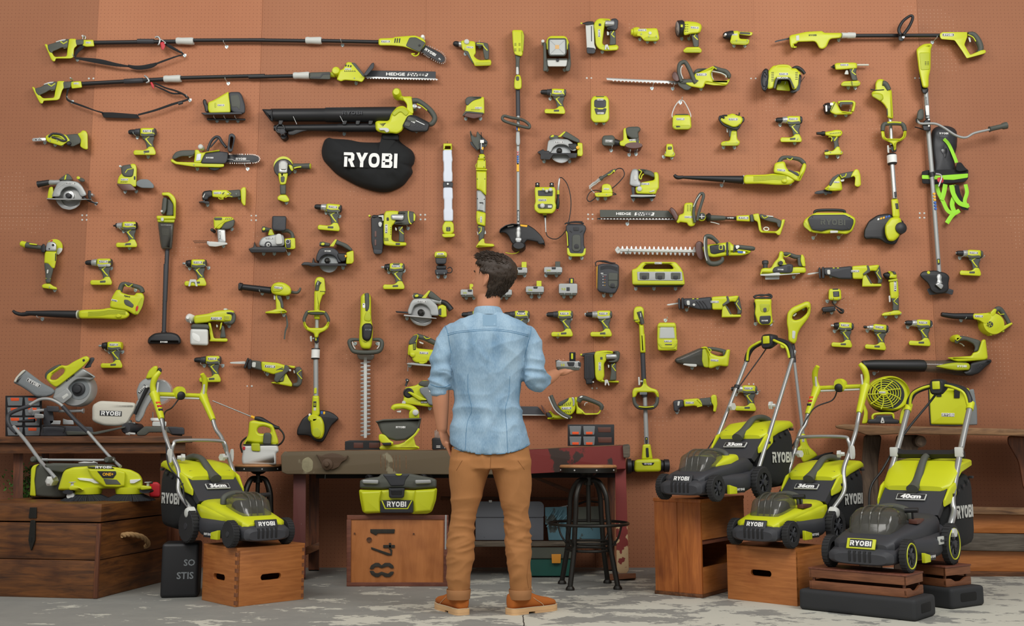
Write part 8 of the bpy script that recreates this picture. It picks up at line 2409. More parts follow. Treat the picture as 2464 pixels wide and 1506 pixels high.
  tube(t,'foam_grip','bk',[pl,pl+Vector((.01,.01,.05)),pl+Vector((.05,.03,.10)),Vector((0,pl.y+.04,pl.z+top)),pr+Vector((-.05,.03,.10)),pr+Vector((-.01,.01,.05)),pr],.0165,14,6)
  m0=Vector((0,pl.y+.02,pl.z+top-.008))
  loft(t,'switch_box','bk',[sec(m0.y-.045,.034,m0.z-.045,m0.z+.03,.6,16),sec(m0.y-.03,.045,m0.z-.055,m0.z+.04,.6,16),sec(m0.y+.03,.042,m0.z-.03,m0.z+.04,.6,16)])
  slab(t,'switch_button','li',-.022,.022,m0.y-.052,m0.y-.04,m0.z-.022,m0.z+.026,.006)
  tube(t,'cable','bk',[m0+Vector((-.01,-.03,-.05)),m0+Vector((-.06,-.03,-.11)),hp(-1,.72,xt*.8),hp(-1,.58,xw*.95),hp(-1,.42,xw*(1.15 if D_ else .9)),hp(-1,.3,xw*(1.35 if D_ else 1.0)),hp(-1,.14,xw*1.2),hp(-1,.03,xw*.9)],.004 if not D_ else .007,8,8)
  if D_:
   c1,c2=hp(-1,.54,xw*.89),hp(1,.54,xw*.89)
   tube(t,'cross_member','bk',[c1+Vector((-.02,0,0)),c1+Vector((.05,-.01,-.01)),c2+Vector((-.05,-.01,-.01)),c2+Vector((.02,0,0))],[.034,.024,.024,.034],4,2,smooth=False)
   for sd in(-1,1):q=hp(sd,.54,xw*.9);slab(t,'quick_clamp','pa',q.x-.022,q.x+.022,q.y-.04,q.y-.015,q.z-.025,q.z+.03,.006)
  else:
   for u in(.22,.66):q=hp(-1,u,xw*(.97 if u<.5 else .92));turned(t,'cable_clip','bk',q-Vector((0,.003,.01)),q+Vector((0,.003,.01)),[(0,.018),(1,.018)],10)
 return t
mower('lime and black lawn mower with horned handle on the finger jointed crate at the left',-1.508,5.783,.303,43.3,'A','36cm',wb=.43)
mower('mostly black lawn mower with foam covered handle on the tall pine box',1.125,5.872,.538,-43,'B','33cm',wb=.44)
mower('lime lawn mower with horned handle between the raised mower and the grey mower',1.507,5.80,.300,-43.5,'C','36cm',wb=.46)
mower('big grey lawn mower with lime rimmed wheels at the right corner',1.985,5.515,.214,-42,'D','40cm',1.12,.08,.105,.2,.22,.54)
# ================================================================ things standing on the benches, boxes and chest
def drawers(label,x0,y0,cw,chh,nx,ny,Yp,depth,frame_side=0,gap=2):
 """small parts organiser: open fronted clear bins with orange tags in a dark frame"""
 ZF();begin('parts_organiser',label,'organiser',x0+cw*nx/2,y0+chh*ny,Y=Yp)
 W_=cw*nx;H2=chh*ny
 X('frame','bk',[(x0-2,y0-2),(x0+W_+2+frame_side,y0-2),(x0+W_+2+frame_side,y0+H2),(x0-2,y0+H2)],0,depth*.8)
 for i in range(nx):
  for j in range(ny):
   a,b=x0+i*cw+gap,y0+j*chh+gap
   P('bin','clear',[(a,b),(a+cw-gap*2,b),(a+cw-gap*2-2,b+chh-gap*2),(a+2,b+chh-gap*2)],depth*.75,depth,1,2)
   X('bin_tag','orange',[(a+cw*.2,b+(chh*.55 if frame_side else 1)),(a+cw*.7,b+(chh*.55 if frame_side else 1)),(a+cw*.68,b+(chh-5 if frame_side else chh*.35)),(a+cw*.22,b+(chh-5 if frame_side else chh*.35))],depth-.004,depth+.0015,sub=True)
drawers('tall dark parts organiser with orange tagged bins behind the left mitre saw',15,954,42,24,2,4,7.2,.22)
drawers('small parts organiser with four orange tagged bins on the red bench end',1368,1023,33,25,2,2,6.95,.2,42)
X('empty_bay','br','~1438,1028 32,0 0,12 -30,0',.15,.162);X('empty_bay','br','~1438,1052 34,0 0,13 -32,0',.15,.162)
ZF();begin('empty_rack','low black open rack with two empty bays behind the spreader','rack',870,1082,Y=6.95)
P('rack_frame','bk','~830,1062 12-3 73,1 0,23 -85,0',0,.14,.6,1.5)
X('empty_bay','br','~851,1065 23,0 0,13 -23,0',.1,.1415);X('empty_bay','br','~888,1065 26,0 0,13 -26,0',.1,.1415)
# --- mitre saws on the left bench
ZF(0,840,3.964)
begin('mitre_saw','big mitre saw with grey dust bag and lime handle on the left bench','mitre saw',600,830,Y=7.15)
P('base','dk','~400,740 240-10 240,10 20,75 -140,15 -380,2',.0,.34,3,5)
P('base_deck','gr','~620,780 280,10 295-55 0,15 -275,65 -280,5',.05,.36,1.5,3)
S('base_handle','bk','~410,800 -5-65 25-7 170,10 18,22 -18,40',7,.38)
P('fence','si','~598,660 42,15 60,3 5,42 -105-2',.1,.2,1,2)
P('fence','si','~470,680 110,0 -5,40 -95-2',.1,.26,1,2)
P('arm_base','dk','~420,560 80,0 20,140 -80,60 -30-60',.08,.26,3,4)
L('slide_rail','si',560,590,800,588,.16,[(0,14),(.94,14),(.95,24),(1,24)])
L('slide_rail','si',280,595,430,580,.16,[(0,22),(.2,40),(.3,18),(1,16)])
P('pivot_block','dk','~440,540 120,5 5,45 -15,10 -100-5',.1,.3,2,3)
P('motor','st','~325,610 95,10 0,40 -90,5',.2,.33,2,4)
L('depth_rod','bk',170,690,330,680,.28,[(0,8),(.5,14),(1,18)])
P('dust_bag','cg','~130,310 20-40 50-60 40-15 180,135 80,40 30,30 -30,40 -70,20 -90-5 -70-55 -80-50 -55-25',.10,.26,7,8)
P('bag_cuff','canvas','~130,310 20-40 60-65 25-10 10,10 -70,65 -25,48',.09,.27,2,3)
ZF(0,840,3.964);a_=28
G(320,322,112,.2615,-a_,pad=1.2)
P('handle','li','~440,285 10-45 130-88 60,8 60-40 100-50 30-5 25,20 -5,25 -60,60 -100,80 -130,100 -30,15 -30-20 -30-25',.12,.27,4,6,holes=['~475,290 25-50 90-60 30,15 -10,35 -75,65'])
S('rear_grip','gr','~450,280 5-45 65-50 60-27',[16,20,20,16],.2)
P('lever','dk','~800,180 50-70 10-32 40,2 2,20 -32,50 0,20 -40,10',.13,.24,3,6)
P('handle_label','pl','~785,100 20-8 7,20 -20,10',.2,.2715,.3,1)
P('blade_guard','al','~530,370 30-20 90-100 90-70 50,0 120,80 -5,15 -55,25 -50-15 -70,5 -50,40 -30,40 20,60 -10,40 -60,50 -100-50',.11,.25,4,6)
C('saw_blade','al',770,390,[(.12,158),(.2,160),(.215,150),(.217,96)],N=48)
C('blade_opening','cg',765,385,[(.2,96),(.219,95)],N=36)
P('guard_arm','al','~500,460 140-95 50,65 -10,30 -80,62',.2,.262,2,4)
C('blade_nut','pl',757,382,[(.21,62),(.23,60),(.235,40),(.25,34),(.252,14)],N=30)
P('warning_label','pa','~588,455 52-35 15,20 -50,40',.24,.2635,.3,1)
W(None,668,272,.2515,95,ink='pl',r=-.72)
begin('mitre_saw','smaller mitre saw with cream dust bag beside the left mower handle','mitre saw',1400,830,Y=7.15)
P('base','gr','~1300,800 80-65 320,5 20,30 24,60 -104-10 -30-25 -190,0 -30,30 -80,3',.0,.30,3,4)
P('table','dk','~1600,740 144,5 16,15 0,55 -120-3',.05,.32,2,3)
C('turret','dk',1325,760,[(.08,50),(.30,52),(.32,40)],N=30)
L('pivot_bolt','pa',1290,712,1210,712,.2,[(0,14),(.5,14),(.52,36),(1,34)])
L('handle_knob','pa',1290,808,1198,800,.3,[(0,10),(.5,10),(.55,20),(.9,20),(1,8)])
P('arm','al','~1300,500 50-50 120-30 0,30 -70,110 -30,80 -40,60 -40-10 0-90',.1,.25,4,5)
S('arm_spring','bk','~1410,360 -60,120 -65,140',[20,16,16],.27)
P('upper_guard','al','~1300,400 30-80 50-40 70-15 50,5 -10,60 -50,70 -40,50 -80,50',.12,.25,4,6)
C('lower_guard','clear',1530,410,[(.15,120),(.2,124),(.205,110)],N=36)
C('saw_blade','st',1530,400,[(.16,100),(.165,102)],N=40)
P('handle','li','~1385,285 35-85 50-40 30,0 8,20 -28,80 -40,20',.15,.27,4,8)
P('handle_back','bk','~1480,260 20-75 30-10 18,25 -18,40 -30,15',.15,.26,3,8)
P('dust_bag','canvas','~880,560 10-30 60-38 170,8 160,10 20,20 -10,60 -40,60 -40,70 -90,15 -130-5 -80-30 -30-20',.10,.26,8,10)
G(1056,612,180,.2625,-2,pad=1.16,rim=None)
C('spring_knob','pa',1412,360,[(.26,12),(.29,11)],N=16)
P('guard_label','pl','~1315,415 60-80 17,13 -57,77',.2,.2515,.4,1);W(None,1353,380,.2535,76,r=-.9)
P('clamp','wh','~1430,665 10-10 110,0 5,30 -115,0',.1,.16,1.5,3);L('clamp_rod','st',1458,600,1458,740,.13,[(0,5),(1,5)])
P('clamp_foot','pa','~1455,690 135,0 -5,48 -135-3',.08,.2,1.5,3)
# --- sweeper on the chest
mat('bristle','2A2C30',.8)
begin('sweeper','lime outdoor sweeper with two round brushes and a tall tube handle on the dark chest','sweeper',800,1440,Y=6.36)
P('rear_bin','gr','~285,1395 15-265 30-30 55-8 235-7 20,45 0,285 -100,5 -140-10',-.20,.05,6,8)
P('bin_side','li','~285,1395 7-145 4-110 24-32 60-16 -35,33 -15,125 15,155 -45-5',-.19,.065,3,4)
P('lid','gr','~420,1105 80-20 200,3 380,12 40,25 -220,3 -260,12 -40,40 -140-20',-.2,.10,4,5)
P('lid_latch','pa','~740,1082 60-10 80,4 10-8 45,17 -5,7 -170-2',-.05,.04,1.5,3)
P('body','li','~550,1345 50-165 25-30 75-25 200-13 200,13 150,25 80,40 30,50 5,100 -125,12 -40-17 -70-5 -130,0 -60,10 -100,5 -50,0 -90,5',-.15,.19,6,6)
P('nose_ridge','li','~830,1140 170-5 100,5 100,30 -10,140 -60,12 -130-4 -120-88',.1,.22,5,5)
P('lamp_strip','wh','~735,1230 45-2 155,12 15,5 -2,37 -48-2 -40-18 -100-14',.15,.2015,.6,2)
P('lamp_strip','wh','~1238,1245 107-7 -5,10 -60,32 -40,0',.15,.2015,.6,2)
P('badge','pl','~925,1163 180,0 5,27 -30,42 -100-2',.2,.2235,.6,2);W('ONE+',1030,1193,.2245,100,ink='amber')
P('nose_panel','gr','~985,1235 130,10 40,45 -145,0',.2,.2235,.5,2)
P('top_label','gr','~830,1118 230,4 30,16 -210-4',.15,.2215,.3,1);W(None,985,1126,.2225,150,sz=.7)
P('left_arm','li','~650,1320 30-20 60,0 60,40 -10,12 -130-7',.05,.27,3,5)
P('right_arm','li','~1340,1305 20-7 85,10 5,27 -70,7 -40,3',.02,.22,3,5)
for cx,cy,rr,dd in((830,1395,150,.16),(1240,1390,150,.13)):
 c_=mapf(*z1(cx,cy),dd);c_.z=.0
 br=turned(CUR['root'],'brush_cone','li',(c_.x,c_.y,.045),(c_.x,c_.y,.085),[(0,.080),(.6,.085),(1,.085)],32)
 import random as R_
 v,f=[],[]
 for k in range(200):
  a=2*pi*k/200+R_.random()*.03;ro=.135+R_.random()*.012;b=len(v)
  for r2,zz in((.05,.05),(ro,.004)):
   for da in(-.012,.012):
    for dz in(0,.006):v.append(Vector((c_.x+cos(a+da)*r2,c_.y+sin(a+da)*r2,zz+dz)))
  f+=[tuple(b+i for i in q)for q in((0,1,3,2),(4,6,7,5),(0,4,5,1),(2,3,7,6),(0,2,6,4),(1,5,7,3))]
 o=newmesh('bristles',v,f,'bristle',CUR['root'],None,0);o['kind']='stuff'
L('arm_post','pa',690,1265,690,1325,.25,[(0,30),(.1,30),(.15,12),(.6,14),(.65,20),(1,22)])
C('guide_roller','pl',688,1358,[(.20,48),(.26,48)],sy=.4);C('caster','pa',690,1395,[(.22,32),(.25,34)],N=24)
L('arm_post','pa',1412,1265,1412,1310,.2,[(0,32),(.15,32),(.2,12),(1,14)]);C('guide_roller','pl',1415,1350,[(.14,50),(.2,50)],sy=.4)
S('handle_tube','al','530,1230,.14 460,1150,.10 380,1060,.0 250,880,-.1 130,740,-.2',17,seg=3);S('foam_grip','dk','160,800,-.17 100,740,-.2 75,680,-.21 90,620,-.22 180,575,-.23 290,540,-.24',20)
S('handle_tube','al','280,535,-.24 380,480,-.25 480,478,-.25 570,520,-.25 620,570,-.24',16);S('foam_grip','dk','600,545,-.24 720,680,-.22 840,790,-.19',20)
S('handle_tube','al','830,780,-.19 960,930,-.14 1060,1040,-.1 1150,1120,-.04',15)
L('cross_tube','al',400,1055,1090,1058,-.05,[(0,15),(.08,15),(.081,12),(.9,12),(.901,15),(1,15)])
for x,y in((380,1050),(1075,1055)):C('tube_joint','gr',x,y,[(-.09,30),(.0,30),(.01,20)],N=18)
C('pivot_knob','pa',525,1255,[(.06,36),(.14,38),(.15,20)],N=6,sy=1.3)
# --- small garden plant and red case behind the sweeper
begin('potted_shrub','small green leafy shrub behind the left end of the sweeper','plant',240,1420,Y=6.98)
mat('leaf','4C7A2C',.6,var=.3,vscale=30)
v,f=[],[]
R_.seed(3)
for k in range(420):
 a,b,c_=R_.gauss(0,.055),R_.gauss(0,.05),abs(R_.gauss(.09,.06));d_=Vector((R_.uniform(-1,1),R_.uniform(-1,1),R_.uniform(-.2,1))).normalized();e_=d_.cross(Vector((R_.uniform(-1,1),R_.uniform(-1,1),.3))).normalized();p=Vector((a,b,c_-.02));n=len(v);q=R_.uniform(.009,.016)
 v+=[p,p+d_*q+e_*q*.5,p+d_*q*2.2,p+d_*q-e_*q*.5];f.append((n,n+1,n+2,n+3))
o=newmesh('foliage',v,f,'leaf',CUR['root'],None,0)
for k in range(6):tube(CUR['root'],'stem','trunk',[(0,0,-.06),(R_.uniform(-.03,.03),R_.uniform(-.03,.03),.05),(R_.uniform(-.07,.07),R_.uniform(-.06,.06),.14)],.003,6,3)
turned(CUR['root'],'pot','br',(0,0,-CUR['root'].location.z),(0,0,-.02),[(0,.07),(.93,.09),(.94,.1),(1,.1)],24)
begin('petrol_can','bright red can mostly hidden behind the right end of the sweeper','can',1490,1411,Y=6.5)
P('can_body','red','~1430,1290 20-20 50-5 30,25 0,122 -105,0 0-82',-.03,.06,4,6);P('can_cap','bk','~1435,1275 15-13 12,10 -12,18',0,.06,1,2)
# --- garden sprayer on the stool
ZF(340,880,3.348)
begin('garden_sprayer','lime and white pressure sprayer with its lance pointing up left, on the dark stool','sprayer',955,800,Y=6.98)
P('tank','tank','~815,640 285-8 8,58 -23,15 3,85 -8,8 -265-2 -7-46 10-50',0,.20,6,6)
P('pump_head','li','~820,630 40-70 10-110 30-12 100,17 60,20 25,65 20,60 0,35 -280,5',.02,.18,5,6,holes=['~932,520 13-25 40-10 55,20 5,35 -55,8 -45-3'])
P('seam','bk','~820,630 285,4 0,6 -285-2',.0,.203,.5,1);P('filler','gr','~985,550 15-12 40,2 10,20 -5,75 -67-3',.1,.2,3,5)
P('front_clip','l2','~885,625 70,0 3,65 -70-5',.15,.21,1.5,4);P('warning_label','red','~818,650 20,0 -2,28 -20-2',.18,.2035,.4,2)
L('lance','st',575,282,900,415,.14,[(0,5),(1,5)]);L('lance_nut','amber',885,408,925,425,.14,[(0,10),(1,12)])
S('trigger_grip','bk','~915,422 45,8 60,30 50,32 40,8',[14,20,16,18,12],.15)
S('hose','bk','~1105,500 35,40 10,40 -20,40 -30,22',7,.1);S('hose','bk','~850,575 -40,35 -10,40 15,50',7,.08)
# --- spreader, vacuum, drill bits on and under the centre bench
ZF(680,840,3.586)
begin('spreader','lime hand spreader with dark hopper on the middle of the bench','spreader',1000,870,Y=6.95)
P('hopper','gr','~800,625 50-17 190-8 155-3 0,15 -15,78 -40,50 -80,45 -80,7 -80-22 -50-50 -32-80',.05,.32,6,6)
P('hopper_rim','gr','~798,622 72-17 170-7 158-4 -2,12 -146,6 -180,8 -60,12',.03,.34,1.5,3)
S('handle','li','~950,520 20-22 70-6 60,13 40,25 10,50',[20,24,24,26,26,24],.2);P('handle_post','li','~1090,540 40-35 45,15 7,80 -92,2',.12,.26,3,5)
C('handle_joint','pa',1152,548,[(.24,26),(.29,24),(.295,14)],N=20);P('trigger','pa','~982,535 43-7 -5,20 -30-3',.18,.22,.6,2)
P('foot','li','~832,855 18-25 150-8 50-22 50-50 30,5 20,75 30,12 2,20 -82,10 -250,0',.0,.3,4,5)
P('throat','li','~830,730 50,5 50,55 30,10 -10,30 -100-20 -22-30',.03,.34,3,6);P('outlet','bk','~855,808 85-3 -5,25 -65,2',.2,.345,1,3);S('arm_stripe','li','~1060,805 80-65 38-55',9,.335,flat=.4)
G(1018,673,78,.3215,0,plate=None)
begin('drill_bit_set','black block of drill bits beside the hidden hand of the man','drill bits',1360,865,Y=6.95)
P('case','pl','~1288,770 22-8 130,13 0,91 -150,2',.0,.16,2,3)
for k in range(11):L('drill_bit','st',1316+(k%6)*12,785,1316+(k%6)*12,700+(k//6)*22-(k%3)*6,.05+(k//6)*.05,[(0,4),(.9,3.4),(1,1)])
for j in range(2):recess('ink',[(1325,832+j*12),(1362,832+j*12),(1362,838+j*12),(1325,838+j*12)],.16)
W('x69',1410,846,.1615,34)
begin('tool_vacuum','lime and grey boxy wet and dry vacuum on the stencilled plywood box','vacuum',1000,1420,Y=6.54)
P('tub','li','~657,1210 203,0 70-5 120,5 90,2 195-17 -10,105 -35,100 -35,20 -130,2 -15-10 -250,0 -140,8 -30-15 -22-105',.0,.26,7,6)
P('tub_side','li','~860,1215 -20,85 5,110 -145,5 -20-125 -10-65',.2,.285,6,5);P('tub_side','li','~1140,1215 185-10 -15,105 -30,90 -140,12 -10-102',.2,.285,6,5)
P('name_panel','pl','~845,1302 280,0 3,110 -288,0',.2,.275,1.5,3);P('panel_line','li','~850,1305 12,0 28,67 185,0 35-67 10,0 -38,75 -200,0',.2,.2765,.3,1,n=1)
P('lid','gr','~665,1200 3-70 72-20 90-10 20-25 250-3 90,18 100,20 40,15 -2,70 -188,13 -90-8 -120,0 -70,8',.02,.27,6,5)
P('lid_shoulder','al','~685,1125 145,3 -5,37 -135-5',.2,.29,3,4);P('lid_shoulder','al','~1140,1128 140-3 5,33 -140,7',.2,.29,3,4)
P('lid_top','dk','~860,1080 240-2 -40,52 -10,50 -120,2 -30-52',.05,.275,3,4);P('top_badge','li','~970,1075 65,0 -15,17 -35,0',.2,.28,1,3)
P('latch','pl','~915,1195 20,5 105-2 15,2 -7,75 -18,9 -95,0 -17-9',.25,.30,2.5,4);P('latch_slot','gloss','~935,1215 95,0 -2,43 -88,0',.28,.302,.8,2)
S('hose','bk','730,1112,.0 790,1085,-.05 860,1100,-.08',26);S('hose','bk','1200,1105,.0 1260,1080,-.05 1285,1110,-.08',26)
W(None,983,1337,.278,160,sz=1.25)
# --- fan and cooler on the slab bench
ZF(1960,880,2.897)
begin('jobsite_fan','round lime fan with a spiral grille on the slab bench','fan',480,405,Y=7.05)
C('fan_shell','li',485,200,[(.04,128),(.12,132),(.17,130),(.19,118),(.17,112)],N=48,sy=.92);C('fan_back','dk',485,215,[(.0,122),(.08,126)],N=40,sy=.92);C('dark_inside','pl',485,200,[(.1,112),(.172,112)],N=40,sy=.92)
for r_ in(28,46,64,82,100,116):S('grille_ring','li',[(485+cos(k*pi/8)*r_,192+sin(k*pi/8)*r_*.86)for k in range(16)],3,.19,closed=True,N=6,seg=2)
for k in range(9):
 a=k*2*pi/9;S('grille_rib','li',[(475+cos(a)*24,188+sin(a)*20),(485+cos(a+.25)*75,192+sin(a+.25)*65),(485+cos(a+.35)*122,198+sin(a+.35)*106)],4,.193,N=6)
C('hub','li',472,186,[(.17,30),(.2,28)],sy=.8);G(472,186,34,.2015,0)
for k in range(5):
 a=k*1.257;P('fan_blade','gr',[(485+cos(a)*20,195+sin(a)*20),(485+cos(a+.1)*100,195+sin(a+.1)*90),(485+cos(a+.7)*95,195+sin(a+.7)*85),(485+cos(a+.7)*20,195+sin(a+.7)*20)],.172,.178,.5,6)
P('side_arm','li','~330,260 20,5 22,55 -2,82 -42,3 17-75',.05,.15,2.5,4);P('side_arm','li','~620,210 20-5 0,95 -15,110 -37-5 12-85 15-30',.05,.15,2.5,4)
P('base','pl','~370,375 50-5 10-25 110,0 10,25 40,8 0,27 -220-2',.0,.2,3,4);S('base_loop','li','~405,372 0-22 25-15 100-3 18,13 0,25',8,.18);P('hang_loop','pa','~468,360 10,0 12,40 -32,0',.19,.21,.8,3,holes=['~470,385 10,0 -2,8 -6,0'])
begin('cooler_bag','square lime bag with a black strap handle on the slab bench behind the grey mower','bag',950,412,Y=7.0)
P('bag_body','li','~795,165 20-10 255,0 10,10 -2,85 -18,165 -255-3 -5-112',.0,.26,6,5);P('bag_side','cg','~1065,170 45-10 22,140 3,112 -75,3 18-115',-.1,.2,3,4)
S('piping','bk','~795,160 5,140 8,112',4,.262);S('piping','bk','~808,412 132,4 118-2',4,.262)
P('bag_strap','strap','~975,150 40,0 -3,75 -40,0',.2,.268,.8,1);P('bag_strap','strap','~850,150 35,0 0,65 -35,0',.2,.268,.8,1);G(930,342,78,.2615,-1,pad=1.12)
# ================================================================ the man
from mathutils import noise as NZ
from mathutils.bvhtree import BVHTree
MY=5.29
def mp(x,y,dy=0.0):return at(x,y,MY+dy)
MPX=mpp(1180,1000,MY)
def denim():
 m=bpy.data.materials.new('denim');m.use_nodes=True;nt=m.node_tree;b=nt.nodes['Principled BSDF'];b.inputs['Roughness'].default_value=.85;b.inputs['Specular IOR Level'].default_value=.2
 tc=N_(nt,'ShaderNodeTexCoord')
 def n(s,det,sc=(1,1,1)):
  mpn=N_(nt,'ShaderNodeMapping');mpn.inputs['Scale'].default_value=sc;nt.links.new(tc.outputs['Object'],mpn.inputs['Vector'])
  q=N_(nt,'ShaderNodeTexNoise');q.inputs['Scale'].default_value=s;q.inputs['Detail'].default_value=det;nt.links.new(mpn.outputs['Vector'],q.inputs['Vector']);return q.outputs['Fac']
 f=mth(nt,'ADD',mth(nt,'MULTIPLY',n(7,5,(1.6,1,.7)),.8),mth(nt,'MULTIPLY',n(260,2,(1,1,.25)),.35))
 r=N_(nt,'ShaderNodeValToRGB');r.color_ramp.elements[0].position=.38;r.color_ramp.elements[0].color=srgb('708FA8');r.color_ramp.elements[1].position=.78;r.color_ramp.elements[1].color=srgb('A2BBCC')
 nt.links.new(f,r.inputs['Fac']);nt.links.new(r.outputs['Color'],b.inputs['Base Color'])
 bp=N_(nt,'ShaderNodeBump');bp.inputs['Strength'].default_value=.25;bp.inputs['Distance'].default_value=.002;nt.links.new(n(500,2),bp.inputs['Height']);nt.links.new(bp.outputs['Normal'],b.inputs['Normal'])
 MATS['denim']=m
denim()
mat('seam','54809F',.9);mat('chino','A56F3E',.85,bump=.3,bscale=700,var=.06);mat('chino_cuff','9A6A40',.85,bump=.3,bscale=700)
mat('skin','C08463',.5,bump=.1,bscale=220,var=.06,vscale=20);mat('hair','33261B',.6,bump=.9,bscale=90,var=.3,vscale=60)
mat('suede','B0601F',.9,bump=.4,bscale=500,var=.12);mat('crepe','D2A878',.8);mat('lip','A86656',.5);mat('lace','D8C9A8',.9)
def oval(c,rx,ry,N=28,fz=None,ux=None,e=1.0):
 out=[]
 for k in range(N):
  a=2*pi*k/N;x,y=copysign(abs(cos(a))**e,cos(a))*rx,copysign(abs(sin(a))**e,sin(a))*ry
  p=c+Vector((x,y,0))
  if fz:p.z+=fz(x/rx,y/ry)
  out.append(p)
 return out
def rows(tab,N=32,e=.85):
 """tab: (py, xl, xr, half depth, dy[, fz])"""
 out=[]
 for r in tab:
  a,b=mp(r[1],r[0],r[4]),mp(r[2],r[0],r[4]);out.append(oval((a+b)/2,(b.x-a.x)/2,r[3],N,r[5]if len(r)>5 else None,e=e))
 return out
def geo(rings_):
 N=len(rings_[0]);v=[p for r in rings_ for p in r];f=[]
 for i in range(len(rings_)-1):
  for k in range(N):j=(k+1)%N;f.append((i*N+k,i*N+j,(i+1)*N+j,(i+1)*N+k))
 f.append(tuple(range(N))[::-1]);f.append(tuple((len(rings_)-1)*N+k for k in range(N)))
 return v,f
def chain_geo(pts_,rad,N=16,seg=5,flat=1.0,fdir=None):
 q=catmull([Vector(p)for p in pts_],seg);rr=[x.x for x in catmull([Vector((r,0,0))for r in rad],seg)]
 d0,d1=(q[0]-q[1]).normalized(),(q[-1]-q[-2]).normalized()
 q=[q[0]+d0*rr[0]*.8,q[0]+d0*rr[0]*.5]+q+[q[-1]+d1*rr[-1]*.5,q[-1]+d1*rr[-1]*.8]
 rr=[rr[0]*.45,rr[0]*.8]+rr+[rr[-1]*.8,rr[-1]*.45]
 return sweep_geo(q,rr,N,False,flat,fdir)
def fuse(name,m,geos,voxel,smooth,parent,disp=None,label=None):
 """join closed shells into one continuous skin"""
 V,Fc=[],[]
 for v,f in geos:b=len(V);V+=[tuple(p)for p in v];Fc+=[tuple(i+b for i in q)for q in f]
 me=bpy.data.meshes.new('t');me.from_pydata(V,[],Fc);me.update();
 import bmesh
 bm=bmesh.new();bm.from_mesh(me);bmesh.ops.recalc_face_normals(bm,faces=bm.faces);bm.to_mesh(me);bm.free()
 o=bpy.data.objects.new('t',me);COL.objects.link(o)
 r=o.modifiers.new('r','REMESH');r.mode='VOXEL';r.voxel_size=voxel
 if smooth:s=o.modifiers.new('s','SMOOTH');s.factor=.5;s.iterations=smooth
 me2=bpy.data.meshes.new_from_object(o.evaluated_get(bpy.context.evaluated_depsgraph_get()))
 bpy.data.objects.remove(o)
 if disp:
  ns=[vv.normal.copy()for vv in me2.vertices]
  for vv,n in zip(me2.vertices,ns):vv.co+=n*disp(vv.co)
 for p in me2.polygons:p.use_smooth=True
 me2.materials.clear();me2.materials.append(MATS[m]);me2.name=name
 ob=bpy.data.objects.new(name,me2);COL.objects.link(ob);ob.parent=parent
 if label:ob['label']=label
 return ob
def rid(x,y,z=0.0):
 a=abs(NZ.noise(Vector((x,y,z))));return 1-2.4*a**.8-.3
def gs(x,c,w_):return exp(-((x-c)/w_)**2)
